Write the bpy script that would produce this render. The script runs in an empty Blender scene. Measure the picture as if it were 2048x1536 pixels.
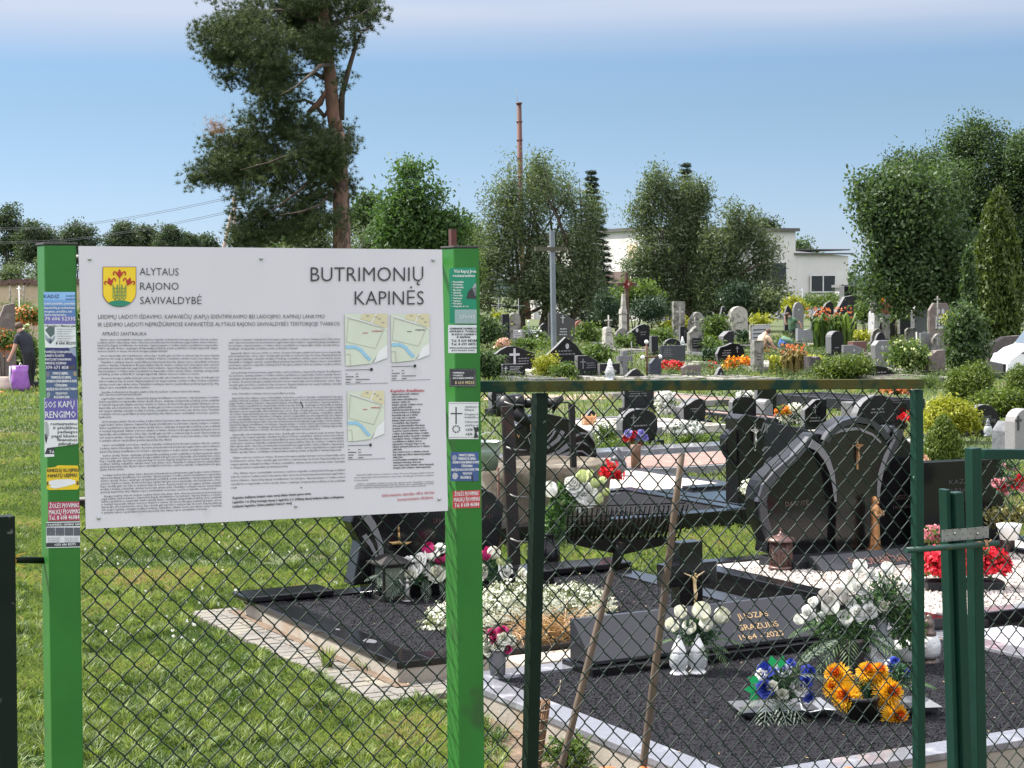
import bpy, math, random
import numpy as np
from mathutils import Vector, Matrix, noise
S = bpy.context.scene
COL = S.collection
RAD = math.radians
rng = np.random.default_rng(7)
random.seed(7)

# ------------------------------------------------------------------ camera
F, CAM_H = 3650.0, 2.2
PITCH, ROLL = math.atan(183 / F), 0.010
cf = np.array([0, math.cos(PITCH), -math.sin(PITCH)])
cu = np.array([0, math.sin(PITCH), math.cos(PITCH)])
cr = np.array([1.0, 0, 0])
crr = math.cos(ROLL) * cr - math.sin(ROLL) * cu
cuu = math.sin(ROLL) * cr + math.cos(ROLL) * cu
CP = np.array([0, 0, CAM_H])
cam_d = bpy.data.cameras.new('camera')
cam = bpy.data.objects.new('camera', cam_d)
COL.objects.link(cam)
cam_d.sensor_width = 36.0
cam_d.lens = F / 2048 * 36
cam_d.clip_end = 6000
cam_d.clip_start = 0.05
cam.matrix_world = Matrix(((crr[0], cuu[0], -cf[0], 0), (crr[1], cuu[1], -cf[1], 0), (crr[2], cuu[2], -cf[2], CAM_H), (0, 0, 0, 1)))
S.camera = cam

# ------------------------------------------------------------------ sky, sun, exposure
SUN_DIR = Vector((-0.88, 0.47, 0.0)).normalized()
SUN_EL = RAD(50)
W = bpy.data.worlds.new('World'); S.world = W; W.use_nodes = True
nt = W.node_tree; N = nt.nodes; L = nt.links
bg = N['Background']
sky = N.new('ShaderNodeTexSky'); sky.sky_type = 'NISHITA'; sky.sun_disc = False
sky.sun_elevation = SUN_EL
sky.sun_rotation = math.atan2(SUN_DIR.x, SUN_DIR.y)
sky.altitude = 100; sky.air_density = 0.8; sky.dust_density = 0.15; sky.ozone_density = 2.6
tc = N.new('ShaderNodeTexCoord')
mp = N.new('ShaderNodeMapping'); mp.inputs['Scale'].default_value = (0.8, 0.8, 14)
mp.inputs['Rotation'].default_value = (0.0, RAD(3), 0)
L.new(tc.outputs['Generated'], mp.inputs['Vector'])
nz = N.new('ShaderNodeTexNoise'); nz.inputs['Scale'].default_value = 1.6; nz.inputs['Detail'].default_value = 3.5; nz.inputs['Roughness'].default_value = 0.45
L.new(mp.outputs[0], nz.inputs['Vector'])
sep = N.new('ShaderNodeSeparateXYZ'); L.new(tc.outputs['Generated'], sep.inputs[0])
mr = N.new('ShaderNodeMapRange'); mr.inputs['From Min'].default_value = 0.122; mr.inputs['From Max'].default_value = 0.150
L.new(sep.outputs['Z'], mr.inputs['Value'])
cr2 = N.new('ShaderNodeValToRGB'); cr2.color_ramp.elements[0].position = 0.25; cr2.color_ramp.elements[1].position = 0.55
L.new(nz.outputs['Fac'], cr2.inputs[0])
mul = N.new('ShaderNodeMath'); mul.operation = 'MULTIPLY'; L.new(mr.outputs[0], mul.inputs[0]); L.new(cr2.outputs[0], mul.inputs[1])
mul2 = N.new('ShaderNodeMath'); mul2.operation = 'MULTIPLY'; mul2.inputs[1].default_value = 0.75; L.new(mul.outputs[0], mul2.inputs[0])
tint = N.new('ShaderNodeMixRGB'); tint.blend_type = 'MULTIPLY'; tint.inputs[0].default_value = 1.0
tint.inputs[2].default_value = (0.90, 0.93, 1.02, 1)
L.new(sky.outputs[0], tint.inputs[1])
hz = N.new('ShaderNodeMapRange'); hz.inputs['From Min'].default_value = 0.10; hz.inputs['From Max'].default_value = 0.0; L.new(sep.outputs['Z'], hz.inputs['Value'])
hm = N.new('ShaderNodeMixRGB'); L.new(hz.outputs[0], hm.inputs[0]); hm.inputs[1].default_value = (0.91, 0.955, 0.99, 1); hm.inputs[2].default_value = (0.80, 0.88, 1.24, 1); L.new(hm.outputs[0], tint.inputs[2])
mx = N.new('ShaderNodeMixRGB'); L.new(mul2.outputs[0], mx.inputs[0]); L.new(tint.outputs[0], mx.inputs[1])
mx.inputs[2].default_value = (5.8, 6.1, 7.0, 1)
# sky dimmed towards this horizon; unseen white fill added overhead and behind to light the board
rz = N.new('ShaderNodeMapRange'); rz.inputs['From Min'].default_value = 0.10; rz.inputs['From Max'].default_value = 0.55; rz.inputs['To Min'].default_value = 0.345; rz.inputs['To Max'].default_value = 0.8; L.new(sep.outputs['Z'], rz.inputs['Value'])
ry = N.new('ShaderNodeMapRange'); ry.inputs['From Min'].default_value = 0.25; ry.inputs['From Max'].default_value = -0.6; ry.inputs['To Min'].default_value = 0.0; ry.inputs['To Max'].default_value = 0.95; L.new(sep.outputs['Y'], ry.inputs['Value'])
rh = N.new('ShaderNodeMapRange'); rh.inputs['From Min'].default_value = 0.08; rh.inputs['From Max'].default_value = 0.35; L.new(sep.outputs['Z'], rh.inputs['Value'])   # added fill fades low down, as if trees and roofs stood behind the viewer
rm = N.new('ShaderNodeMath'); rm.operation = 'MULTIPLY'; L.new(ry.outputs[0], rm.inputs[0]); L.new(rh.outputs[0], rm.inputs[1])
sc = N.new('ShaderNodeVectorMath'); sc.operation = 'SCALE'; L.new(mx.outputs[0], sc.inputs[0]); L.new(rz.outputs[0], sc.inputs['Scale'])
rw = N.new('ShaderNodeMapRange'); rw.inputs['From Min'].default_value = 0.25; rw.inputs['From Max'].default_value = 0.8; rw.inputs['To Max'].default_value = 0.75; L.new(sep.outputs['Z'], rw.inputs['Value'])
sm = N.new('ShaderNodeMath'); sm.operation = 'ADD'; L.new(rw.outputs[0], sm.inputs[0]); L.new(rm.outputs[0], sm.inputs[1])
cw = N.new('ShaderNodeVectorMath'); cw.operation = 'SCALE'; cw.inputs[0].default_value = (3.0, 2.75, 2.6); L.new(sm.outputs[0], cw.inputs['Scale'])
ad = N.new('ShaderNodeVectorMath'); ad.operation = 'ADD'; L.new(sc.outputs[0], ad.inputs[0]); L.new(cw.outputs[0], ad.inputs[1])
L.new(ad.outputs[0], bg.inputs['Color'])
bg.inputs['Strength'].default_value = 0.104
sl = bpy.data.lights.new('sun', 'SUN'); sl.energy = 3.3; sl.angle = RAD(0.5); sl.color = (1.0, 0.955, 0.88)
so = bpy.data.objects.new('sun', sl); COL.objects.link(so)
sd = Vector((SUN_DIR.x * math.cos(SUN_EL), SUN_DIR.y * math.cos(SUN_EL), math.sin(SUN_EL)))
so.rotation_euler = sd.to_track_quat('Z', 'Y').to_euler()
so.location = (-20, 15, 30)
S.view_settings.view_transform = 'Standard'
S.view_settings.look = 'None'
S.view_settings.exposure = 1.62
S.view_settings.gamma = 1
S.render.engine = 'CYCLES'
S.cycles.use_denoising = True
S.cycles.max_bounces = 6; S.cycles.transparent_max_bounces = 8
S.cycles.diffuse_bounces = 3; S.cycles.glossy_bounces = 3; S.cycles.transmission_bounces = 4
S.cycles.sample_clamp_indirect = 6

# ------------------------------------------------------------------ rays of the photograph's camera
def ray(x, y): return cf * F + crr * (x - 1024) + cuu * (768 - y)
def gz(x, y, z=0.0):
    d = ray(x, y); return CP + d * ((z - CAM_H) / d[2])
def gY(x, y, Y):
    d = ray(x, y); return CP + d * (Y / d[1])
GA = RAD(28)
E1 = np.array([math.cos(GA), math.sin(GA), 0]); E2 = np.array([-math.sin(GA), math.cos(GA), 0])
def gb(x, y, b):
    d = ray(x, y); return CP + d * (b / float(d @ E2))
def AB(a, b, z=0.0): return E1 * a + E2 * b + np.array([0, 0, z])
def hor(x): return 585 - (x - 1024) * ROLL
class Plane:
    def __init__(s, p, n): s.p = np.array(p, float); s.n = np.array(n, float) / np.linalg.norm(n)
    def hit(s, x, y, off=0.0):
        d = ray(x, y); return CP + d * (float((s.p + s.n * off - CP) @ s.n) / float(d @ s.n))

# ------------------------------------------------------------------ materials
MATS = {}
def lin(c):
    return tuple(((v / 255) / 12.92 if v / 255 <= 0.04045 else ((v / 255 + 0.055) / 1.055) ** 2.4) for v in c)
def mat(name, c1, c2=None, rough=0.6, scale=8.0, detail=4, bump=0.0, bscale=None, metal=0.0, spec=0.5, coord='Object', ramp=(0.35, 0.65), vor=False, trans=0.0, coat=0.0, stretch=None, c3=None, s3=1.0, r3=(0.5, 0.6), transmission=0.0):
    if name in MATS: return MATS[name]
    m = bpy.data.materials.new(name); m.use_nodes = True; MATS[name] = m
    n = m.node_tree.nodes; l = m.node_tree.links
    b = n['Principled BSDF']
    b.inputs['Roughness'].default_value = rough; b.inputs['Metallic'].default_value = metal
    b.inputs['Specular IOR Level'].default_value = spec; b.inputs['Coat Weight'].default_value = coat
    if transmission: b.inputs['Transmission Weight'].default_value = transmission
    c2 = c2 or tuple(v * 0.8 for v in c1)
    t = n.new('ShaderNodeTexCoord'); mp = n.new('ShaderNodeMapping')
    if stretch: mp.inputs['Scale'].default_value = stretch
    l.new(t.outputs[coord], mp.inputs[0])
    if vor:
        x = n.new('ShaderNodeTexVoronoi'); x.inputs['Scale'].default_value = scale; l.new(mp.outputs[0], x.inputs['Vector'])
        s_ = n.new('ShaderNodeSeparateColor'); l.new(x.outputs['Color'], s_.inputs[0]); src = s_.outputs[0]; hsrc = x.outputs['Distance']
    else:
        x = n.new('ShaderNodeTexNoise'); x.inputs['Scale'].default_value = scale; x.inputs['Detail'].default_value = detail; x.inputs['Roughness'].default_value = 0.6
        l.new(mp.outputs[0], x.inputs['Vector']); src = x.outputs['Fac']; hsrc = x.outputs['Fac']
    r = n.new('ShaderNodeValToRGB'); r.color_ramp.elements[0].position = ramp[0]; r.color_ramp.elements[1].position = ramp[1]
    r.color_ramp.elements[0].color = (*c1, 1); r.color_ramp.elements[1].color = (*c2, 1)
    l.new(src, r.inputs[0]); out = r.outputs[0]
    if c3:
        y = n.new('ShaderNodeTexNoise'); y.inputs['Scale'].default_value = s3; y.inputs['Detail'].default_value = 5; l.new(t.outputs[coord], y.inputs['Vector'])
        r2 = n.new('ShaderNodeMapRange'); r2.inputs[1].default_value = r3[0]; r2.inputs[2].default_value = r3[1]; l.new(y.outputs['Fac'], r2.inputs[0])
        q = n.new('ShaderNodeMixRGB'); l.new(r2.outputs[0], q.inputs[0]); l.new(out, q.inputs[1]); q.inputs[2].default_value = (*c3, 1); out = q.outputs[0]
    l.new(out, b.inputs['Base Color'])
    if bump:
        if bscale:
            y = n.new('ShaderNodeTexNoise'); y.inputs['Scale'].default_value = bscale; y.inputs['Detail'].default_value = 5; l.new(mp.outputs[0], y.inputs['Vector']); hsrc = y.outputs['Fac']
        bp = n.new('ShaderNodeBump'); bp.inputs['Strength'].default_value = bump; bp.inputs['Distance'].default_value = 0.01
        l.new(hsrc, bp.inputs['Height']); l.new(bp.outputs[0], b.inputs['Normal'])
    if trans:
        o = n['Material Output']; tr = n.new('ShaderNodeBsdfTranslucent'); l.new(out, tr.inputs[0]); ms = n.new('ShaderNodeMixShader'); ms.inputs[0].default_value = trans
        l.new(b.outputs[0], ms.inputs[1]); l.new(tr.outputs[0], ms.inputs[2]); l.new(ms.outputs[0], o.inputs[0])
    return m
def leafmat(name, c1, c2, trans=0.35, rough=0.55, c3=None, spec=0.3):
    """leaf colour from the per-leaf attribute 'tint' (each leaf its own green)"""
    if name in MATS: return MATS[name]
    m = bpy.data.materials.new(name); m.use_nodes = True; MATS[name] = m
    n = m.node_tree.nodes; l = m.node_tree.links; b = n['Principled BSDF']; o = n['Material Output']
    b.inputs['Roughness'].default_value = rough; b.inputs['Specular IOR Level'].default_value = spec
    a = n.new('ShaderNodeAttribute'); a.attribute_name = 'tint'
    r = n.new('ShaderNodeValToRGB'); r.color_ramp.elements[0].color = (*c1, 1); r.color_ramp.elements[1].color = (*c2, 1)
    r.color_ramp.elements[0].position = 0.1; r.color_ramp.elements[1].position = 0.9
    if c3:
        e = r.color_ramp.elements.new(0.985); e.color = (*c3, 1)
        e = r.color_ramp.elements.new(0.965); e.color = (*c2, 1)
    l.new(a.outputs['Fac'], r.inputs[0]); l.new(r.outputs[0], b.inputs['Base Color'])
    t = n.new('ShaderNodeBsdfTranslucent'); g = n.new('ShaderNodeMixRGB'); g.blend_type = 'MULTIPLY'; g.inputs[0].default_value = 1; g.inputs[2].default_value = (1, 1, .96, 1) if name.startswith('petal') else (1.2, 1.3, 0.6, 1)
    l.new(r.outputs[0], g.inputs[1]); l.new(g.outputs[0], t.inputs[0])
    ms = n.new('ShaderNodeMixShader'); ms.inputs[0].default_value = trans
    l.new(b.outputs[0], ms.inputs[1]); l.new(t.outputs[0], ms.inputs[2]); l.new(ms.outputs[0], o.inputs[0])
    return m
def plain(name, c, rough=0.6, metal=0.0, spec=0.5, **k):
    return mat(name, c, tuple(v * 0.93 for v in c), rough=rough, metal=metal, spec=spec, scale=12, **k)

# ------------------------------------------------------------------ mesh builder (world coordinates; M maps local to world)
def frame(o, yaw=GA, tilt=0.0, lean=0.0):
    return Matrix.Translation(Vector(o)) @ Matrix.Rotation(yaw, 4, 'Z') @ Matrix.Rotation(tilt, 4, 'X') @ Matrix.Rotation(lean, 4, 'Y')
class MB:
    def __init__(s, M=None):
        s.v = []; s.f = []; s.mi = []; s.n = 0; s.M = np.array(M) if M is not None else None; s.smooth = []; s.cm = 0; s.edge = 0
    def add(s, V, Fs, smooth=False):
        V = np.asarray(V, float).reshape(-1, 3)
        if s.M is not None: V = V @ s.M[:3, :3].T + s.M[:3, 3]
        s.v.append(V)
        for f in Fs:
            s.f.append([i + s.n for i in f]); s.smooth.append(smooth); s.mi.append(s.cm)
        s.n += len(V); return s
    def box(s, c, d, rz=0.0, taper=1.0):
        x, y, z = d[0] / 2, d[1] / 2, d[2] / 2
        V = np.array([(-x, -y, -z), (x, -y, -z), (x, y, -z), (-x, y, -z), (-x * taper, -y * taper, z), (x * taper, -y * taper, z), (x * taper, y * taper, z), (-x * taper, y * taper, z)])
        if rz:
            ca, sa = math.cos(rz), math.sin(rz); V = V @ np.array([[ca, sa, 0], [-sa, ca, 0], [0, 0, 1]])
        return s.add(V + np.array(c), [(0, 3, 2, 1), (4, 5, 6, 7), (0, 1, 5, 4), (1, 2, 6, 5), (2, 3, 7, 6), (3, 0, 4, 7)])
    def prism(s, out, y0, y1, smooth=False):
        n = len(out); V = [(x, y0, z) for x, z in out] + [(x, y1, z) for x, z in out]
        a = sum(out[i][0] * out[(i + 1) % n][1] - out[(i + 1) % n][0] * out[i][1] for i in range(n))
        ids = list(range(n)) if a > 0 else list(range(n))[::-1]
        Fs = [ids, [i + n for i in ids[::-1]]]
        for k in range(n):
            i, j = ids[k], ids[(k + 1) % n]; Fs.append((j, i, i + n, j + n))
        s.add(V, Fs, smooth)
        if s.edge: s.mi[-n:] = [1] * n
        return s
    def plate(s, out, z0, z1):
        n = len(out); a = sum(out[i][0] * out[(i + 1) % n][1] - out[(i + 1) % n][0] * out[i][1] for i in range(n))
        o = out if a > 0 else out[::-1]
        V = [(x, y, z0) for x, y in o] + [(x, y, z1) for x, y in o]
        Fs = [list(range(n))[::-1], list(range(n, 2 * n))] + [(i, (i + 1) % n, (i + 1) % n + n, i + n) for i in range(n)]
        return s.add(V, Fs)
    def tube(s, pts, rad, n=8, cap=True, flat=1.0):
        P = [Vector(p) for p in pts]; m = len(P)
        if not hasattr(rad, '__len__'): rad = [rad] * m
        V = []; up = None
        for i, p in enumerate(P):
            t = (P[min(i + 1, m - 1)] - P[max(i - 1, 0)])
            if t.length < 1e-9: t = Vector((0, 0, 1))
            t.normalize()
            if up is None: up = Vector((0, 0, 1)) if abs(t.z) < 0.9 else Vector((1, 0, 0))
            a = t.cross(up)
            if a.length < 1e-6: a = t.orthogonal()
            a.normalize(); b = a.cross(t).normalized(); up = b
            for k in range(n):
                w = 2 * math.pi * k / n
                V.append(p + (a * math.cos(w) + b * math.sin(w) * flat) * rad[i])
        Fs = []
        for i in range(m - 1):
            for k in range(n):
                k2 = (k + 1) % n; Fs.append((i * n + k, i * n + k2, (i + 1) * n + k2, (i + 1) * n + k))
        s.add([tuple(v) for v in V], Fs, True)
        if cap and m > 1:
            b = s.n - m * n
            s.f.append([b + k for k in range(n)][::-1]); s.f.append([b + (m - 1) * n + k for k in range(n)]); s.smooth += [False] * 2; s.mi += [s.cm] * 2
        return s
    def lathe(s, prof, c=(0, 0, 0), n=16, sx=1.0, sy=1.0, wob=None):
        V = []; m = len(prof)
        for i, (r, z) in enumerate(prof):
            for k in range(n):
                w = 2 * math.pi * k / n; q = r * (wob(w, z) if wob else 1)
                V.append((c[0] + q * math.cos(w) * sx, c[1] + q * math.sin(w) * sy, c[2] + z))
        Fs = [(i * n + k, i * n + (k + 1) % n, (i + 1) * n + (k + 1) % n, (i + 1) * n + k) for i in range(m - 1) for k in range(n)]
        Fs += [list(range(n))[::-1], list(range((m - 1) * n, m * n))]
        return s.add(V, Fs, True)
    def ball(s, c, r, n=10, m=7):
        if not hasattr(r, '__len__'): r = (r, r, r)
        pr = [(max(1e-4, math.sin(math.pi * i / m)), -math.cos(math.pi * i / m)) for i in range(m + 1)]
        V = [(c[0] + r[0] * q * math.cos(2 * math.pi * k / n), c[1] + r[1] * q * math.sin(2 * math.pi * k / n), c[2] + r[2] * z) for q, z in pr for k in range(n)]
        return s.add(V, [(i * n + k, i * n + (k + 1) % n, (i + 1) * n + (k + 1) % n, (i + 1) * n + k) for i in range(m) for k in range(n)], True)
    def grid(s, P):                       # P: rows x cols x 3
        P = np.asarray(P, float); r, c = P.shape[:2]
        return s.add(P.reshape(-1, 3), [(i * c + j, i * c + j + 1, (i + 1) * c + j + 1, (i + 1) * c + j) for i in range(r - 1) for j in range(c - 1)], True)

def link(name, me, parent=None, off=None):
    o = bpy.data.objects.new(name, me); COL.objects.link(o)
    if parent is not None: o.parent = parent
    return o
def origin(o):
    while o.parent is not None: o = o.parent
    return np.array(o.location)
def part(name, mb, m, parent=None, bevel=0.0, label=None, at=None, sub=0):
    me = bpy.data.meshes.new(name)
    V = np.concatenate(mb.v) if mb.v else np.zeros((0, 3))
    loc = np.zeros(3)
    if parent is not None: V = V - origin(parent)
    elif at is not None: loc = np.array(at, float); V = V - loc
    me.from_pydata(V.tolist(), [], mb.f)
    me.polygons.foreach_set('use_smooth', mb.smooth)
    ms = m if isinstance(m, (list, tuple)) else [m]
    for q in ms: me.materials.append(q)
    if len(ms) > 1: me.polygons.foreach_set('material_index', mb.mi)
    me.update()
    o = link(name, me, parent)
    if parent is None: o.location = loc
    if bevel:
        b = o.modifiers.new('bevel', 'BEVEL'); b.width = bevel; b.segments = 2; b.limit_method = 'ANGLE'; b.angle_limit = RAD(40)
    if label: o['label'] = label
    return o
def tag(o, label=None, cat=None, group=None, kind=None):
    if label: o['label'] = label
    if cat: o['category'] = cat
    if group: o['group'] = group
    if kind: o['kind'] = kind
    return o
def thing(name, loc, label, cat, group=None):
    o = bpy.data.objects.new(name, None); COL.objects.link(o); o.location = tuple(float(v) for v in loc)
    o.empty_display_size = 0.1
    return tag(o, label, cat, group)
def npmesh(name, V, nper, m, parent=None, tint=None, at=None, smooth=False):
    """V: (faces*nper,3) world points, each run of nper one face"""
    V = np.asarray(V, np.float64).reshape(-1, 3); nf = len(V) // nper
    loc = origin(parent) if parent is not None else (np.array(at, float) if at is not None else np.zeros(3))
    me = bpy.data.meshes.new(name)
    me.vertices.add(len(V)); me.vertices.foreach_set('co', (V - loc).astype(np.float32).ravel())
    me.loops.add(len(V)); me.loops.foreach_set('vertex_index', np.arange(len(V), dtype=np.int32))
    me.polygons.add(nf); me.polygons.foreach_set('loop_start', np.arange(0, len(V), nper, dtype=np.int32))
    me.update(calc_edges=True)
    if tint is not None:
        a = me.attributes.new('tint', 'FLOAT', 'POINT'); a.data.foreach_set('value', np.repeat(tint, nper).astype(np.float32))
    me.materials.append(m)
    o = link(name, me, parent)
    if parent is None: o.location = loc
    return o

# ------------------------------------------------------------------ leaves
def rnd_unit(n, r=rng):
    v = r.normal(size=(n, 3)); return v / np.linalg.norm(v, axis=1)[:, None]
def leaves(C, size, asp=0.5, tint=None, out=None, outw=0.6, dirn=None, r=rng):
    """diamond leaves at points C"""
    n = len(C); nrm = rnd_unit(n, r)
    if out is not None: nrm = nrm + out * outw
    nrm /= np.linalg.norm(nrm, axis=1)[:, None] + 1e-9
    a = rnd_unit(n, r) if dirn is None else dirn + rnd_unit(n, r) * 0.45
    a = a - nrm * np.sum(a * nrm, 1)[:, None]; a /= np.linalg.norm(a, axis=1)[:, None] + 1e-9
    b = np.cross(nrm, a); s = (size * r.uniform(0.6, 1.3, n))[:, None] if not hasattr(size, '__len__') else size[:, None]
    V = np.stack([C - a * s, C + b * s * asp, C + a * s, C - b * s * asp], 1)
    return V.reshape(-1, 3)
def cloud(blobs, nclump, per, csize, r=rng, shell=0.55, flatb=0.0, gap=0.0, an=(1, 1, .7)):
    """clumps of points over ellipsoids: blobs [(centre, (rx,ry,rz), weight)]"""
    w = np.array([b[2] for b in blobs], float); w /= w.sum()
    idx = r.choice(len(blobs), nclump, p=w)
    c = np.array([b[0] for b in blobs])[idx]; rad = np.array([b[1] for b in blobs])[idx]
    d = rnd_unit(nclump, r); q = (shell + (1 - shell) * r.random(nclump)) ** 0.8
    q = np.where(r.random(nclump) < 0.25, r.random(nclump) ** 0.5, q)
    if flatb: d[:, 2] = np.where(d[:, 2] < -flatb, -flatb * r.random(nclump), d[:, 2])
    if gap: q = np.where(r.random(nclump) < .12, q * r.uniform(1.0, 1.28, nclump), q)
    cc = c + d * rad * q[:, None]
    if gap:
        g = np.array([noise.noise((p_[0] / gap, p_[1] / gap, p_[2] / gap)) for p_ in cc]); k_ = g > -0.12; cc = cc[k_]; d = d[k_]; nclump = len(cc)
    tc_ = r.random(nclump)
    cs = csize * r.uniform(0.6, 1.5, nclump)
    P = np.repeat(cc, per, 0) + np.clip(r.normal(size=(nclump * per, 3)), -1.7, 1.7) * np.repeat(cs, per)[:, None] * np.array(an)
    O = np.repeat(d, per, 0)
    t = np.clip(np.repeat(tc_, per) * 0.65 + r.random(nclump * per) * 0.35, 0, 1)
    return P, O, t
TRUNK = lambda: mat('bark', (0.09, 0.065, 0.045), (0.03, 0.024, 0.02), rough=0.9, scale=9, bump=0.8, stretch=(1, 1, 0.25))
def curve_pts(a, b, n=6, bend=0.1, r=random):
    a, b = np.array(a, float), np.array(b, float); Lg = np.linalg.norm(b - a); o = np.array([r.uniform(-1, 1), r.uniform(-1, 1), r.uniform(-.3, .6)]) * Lg * bend
    return [tuple(a + (b - a) * t + o * math.sin(math.pi * t)) for t in np.linspace(0, 1, n)]

# ------------------------------------------------------------------ text
_tc = {}
def glyphs(s, res=1, off=0.0):
    k = (s, res, off)
    if k in _tc: return _tc[k]
    c = bpy.data.curves.new('t', 'FONT'); c.body = s; c.resolution_u = res; c.size = 1.0; c.offset = off
    o = bpy.data.objects.new('t', c); COL.objects.link(o)
    dg = bpy.context.evaluated_depsgraph_get()
    me = bpy.data.meshes.new_from_object(o.evaluated_get(dg))
    V = np.zeros(len(me.vertices) * 3); me.vertices.foreach_get('co', V); V = V.reshape(-1, 3)[:, :2]
    Fs = [tuple(p.vertices) for p in me.polygons]
    bpy.data.objects.remove(o); bpy.data.curves.remove(c); bpy.data.meshes.remove(me)
    _tc[k] = (V, Fs); return _tc[k]
CAPH = 0.70
def text3(mb, s, A, B, up, h, n, eps=0.0015, res=1, off=0.0):
    """text from A (baseline start) to B (baseline end) in space, cap height h metres"""
    V, Fs = glyphs(s, res, off)
    if len(V) == 0: return
    x0, x1 = V[:, 0].min(), V[:, 0].max(); A = np.array(A); B = np.array(B)
    t = ((V[:, 0] - x0) / max(1e-6, x1 - x0))[:, None]
    P = A + (B - A) * t + np.array(up) * (V[:, 1] * h / CAPH)[:, None] + np.array(n) * eps
    d = float(np.cross(B - A, up) @ np.array(n))
    if d < 0: Fs = [f[::-1] for f in Fs]
    mb.add(P, Fs)
def ptext(mb, pl, s, x0, y0, x1, y1, h, eps=0.0015, res=1, bold=0, off=0.0):
    """text on plane pl between the photo's pixel baseline ends, cap height h pixels"""
    A = pl.hit(x0, y0); B = pl.hit(x1, y1); T = pl.hit(x0, y0 - h) - A
    text3(mb, s, A, B, T / np.linalg.norm(T), np.linalg.norm(T), pl.n, eps, res, off)
    for k in range(bold):
        dx = 0.35 * (k + 1); A2 = pl.hit(x0 + dx, y0); B2 = pl.hit(x1 + dx, y1)
        text3(mb, s, A2, B2, T / np.linalg.norm(T), np.linalg.norm(T), pl.n, eps + 0.0002 * (k + 1), res)
def pquad(mb, pl, pts, eps=0.0):
    V = [pl.hit(x, y) + pl.n * eps for x, y in pts]
    c = np.cross(V[1] - V[0], V[2] - V[0])
    ids = list(range(len(V)))
    if float(c @ pl.n) < 0: ids = ids[::-1]
    mb.add(V, [ids])
def pline(mb, pl, pts, w, eps=0.001):
    for (xa, ya), (xb, yb) in zip(pts[:-1], pts[1:]):
        dx, dy = xb - xa, yb - ya; q = math.hypot(dx, dy) or 1; nx, ny = -dy / q * w / 2, dx / q * w / 2
        pquad(mb, pl, [(xa + nx, ya + ny), (xb + nx, yb + ny), (xb - nx, yb - ny), (xa - nx, ya - ny)], eps)
# ------------------------------------------------------------------ ground
gm = mat('lawn_ground', (0.085, 0.105, 0.03), (0.045, 0.065, 0.018), rough=0.95, scale=1.3, detail=8, bump=0.5, bscale=40, c3=(0.13, 0.10, 0.055), s3=0.45, r3=(0.58, 0.72), ramp=(0.3, 0.7))
mb = MB(); mb.add([(-1500, -60, 0), (1500, -60, 0), (1500, 2500, 0), (-1500, 2500, 0)], [(0, 1, 2, 3)])
tag(part('ground', mb, gm), kind='structure')
PLOTS = [(4.12, 7.08, 9.15, 11.8), (3.85, 4.3, 8.83, 12.07), (3.85, 5.2, 8.83, 9.2), (4.2, 7.4, 6.1, 8.8), (7.35, 10.4, 8.3, 11.3), (7.2, 9.95, 13.85, 16.2), (8.6, 11.2, 15.7, 18.1), (9.9, 12.2, 13.8, 15), (10.9, 13.6, 18.1, 19.6)]
# bare trodden soil beside the fence and a worn track across the lawn
mb = MB(frame((0, 0, 0.0), GA))
def ragged(cx, cy, rx, ry, n=26, k=0.25):
    return [(cx + rx * math.cos(w) * (1 + k * noise.noise((math.cos(w) * 2 + cx, math.sin(w) * 2, 1))), cy + ry * math.sin(w) * (1 + k * noise.noise((math.cos(w) * 3, math.sin(w) * 3 + cx, 5)))) for w in np.linspace(0, 2 * math.pi, n, endpoint=False)]
for c in [(4.05, 8.0, .55, .6), (3.9, 6.8, .35, 1.0), (4.9, 5.85, 1.0, .22), (6.5, 5.7, 1.4, .3)]:
    o = ragged(*c); mb.add([(x, y, 0.004 + 0.001 * c[0]) for x, y in o], [list(range(len(o)))])
soil = mat('trodden_soil', (0.19, 0.13, 0.085), (0.10, 0.07, 0.045), rough=0.95, scale=14, detail=8, bump=0.9, bscale=60)
tag(part('soil', mb, soil), kind='structure')
mb = MB(frame((0, 0, 0), GA)); sp_ = [(4.10 + .02 * noise.noise((b * 3, 0, 0)), b) for b in np.linspace(9.1, 11.9, 40)] + [(4.19, b) for b in np.linspace(11.9, 9.1, 12)]
mb.add([(x, y, .036) for x, y in sp_], [list(range(len(sp_)))]); tag(part('soil_strip', mb, soil), kind='structure')
mb = MB(); pts = [gz(950, 801), gz(1150, 800), gz(1400, 797), gz(1400, 789), gz(1150, 789), gz(950, 791)]
mb.add([(p[0], p[1], 0.006) for p in pts], [range(6)])
tag(part('path', mb, mat('sand_path', (0.33, 0.24, 0.17), (0.23, 0.17, 0.12), rough=0.9, scale=5, detail=6)), kind='structure')
# pavers along the first grave
mb = MB(frame((0, 0, 0), GA)); pr = random.Random(3)
def pavers(a0, a1, b0, b1, da=0.2, db=0.1):
    b = b0; r = 0
    while b < b1 - 0.01:
        a = a0
        while a < a1 - 0.01:
            w = min(da, a1 - a)
            mb.box((a + w / 2, b + db / 2, 0.012 + pr.uniform(-.003, .003)), (w - 0.011, db - 0.011, 0.04)); a += w
        b += db; r += 1
pavers(3.86, 4.2, 8.85, 12.05, 0.17, 0.1); pavers(4.2, 5.0, 8.85, 9.2, 0.2, 0.115)
pv = mat('concrete_paver', (0.185, 0.172, 0.148), (0.13, 0.12, 0.104), rough=0.85, scale=6, detail=8, bump=0.3, bscale=80, c3=(0.22, 0.2, 0.15), s3=3, r3=(0.55, 0.7))
tag(part('pavement', mb, pv, bevel=0.004), kind='structure')

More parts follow.
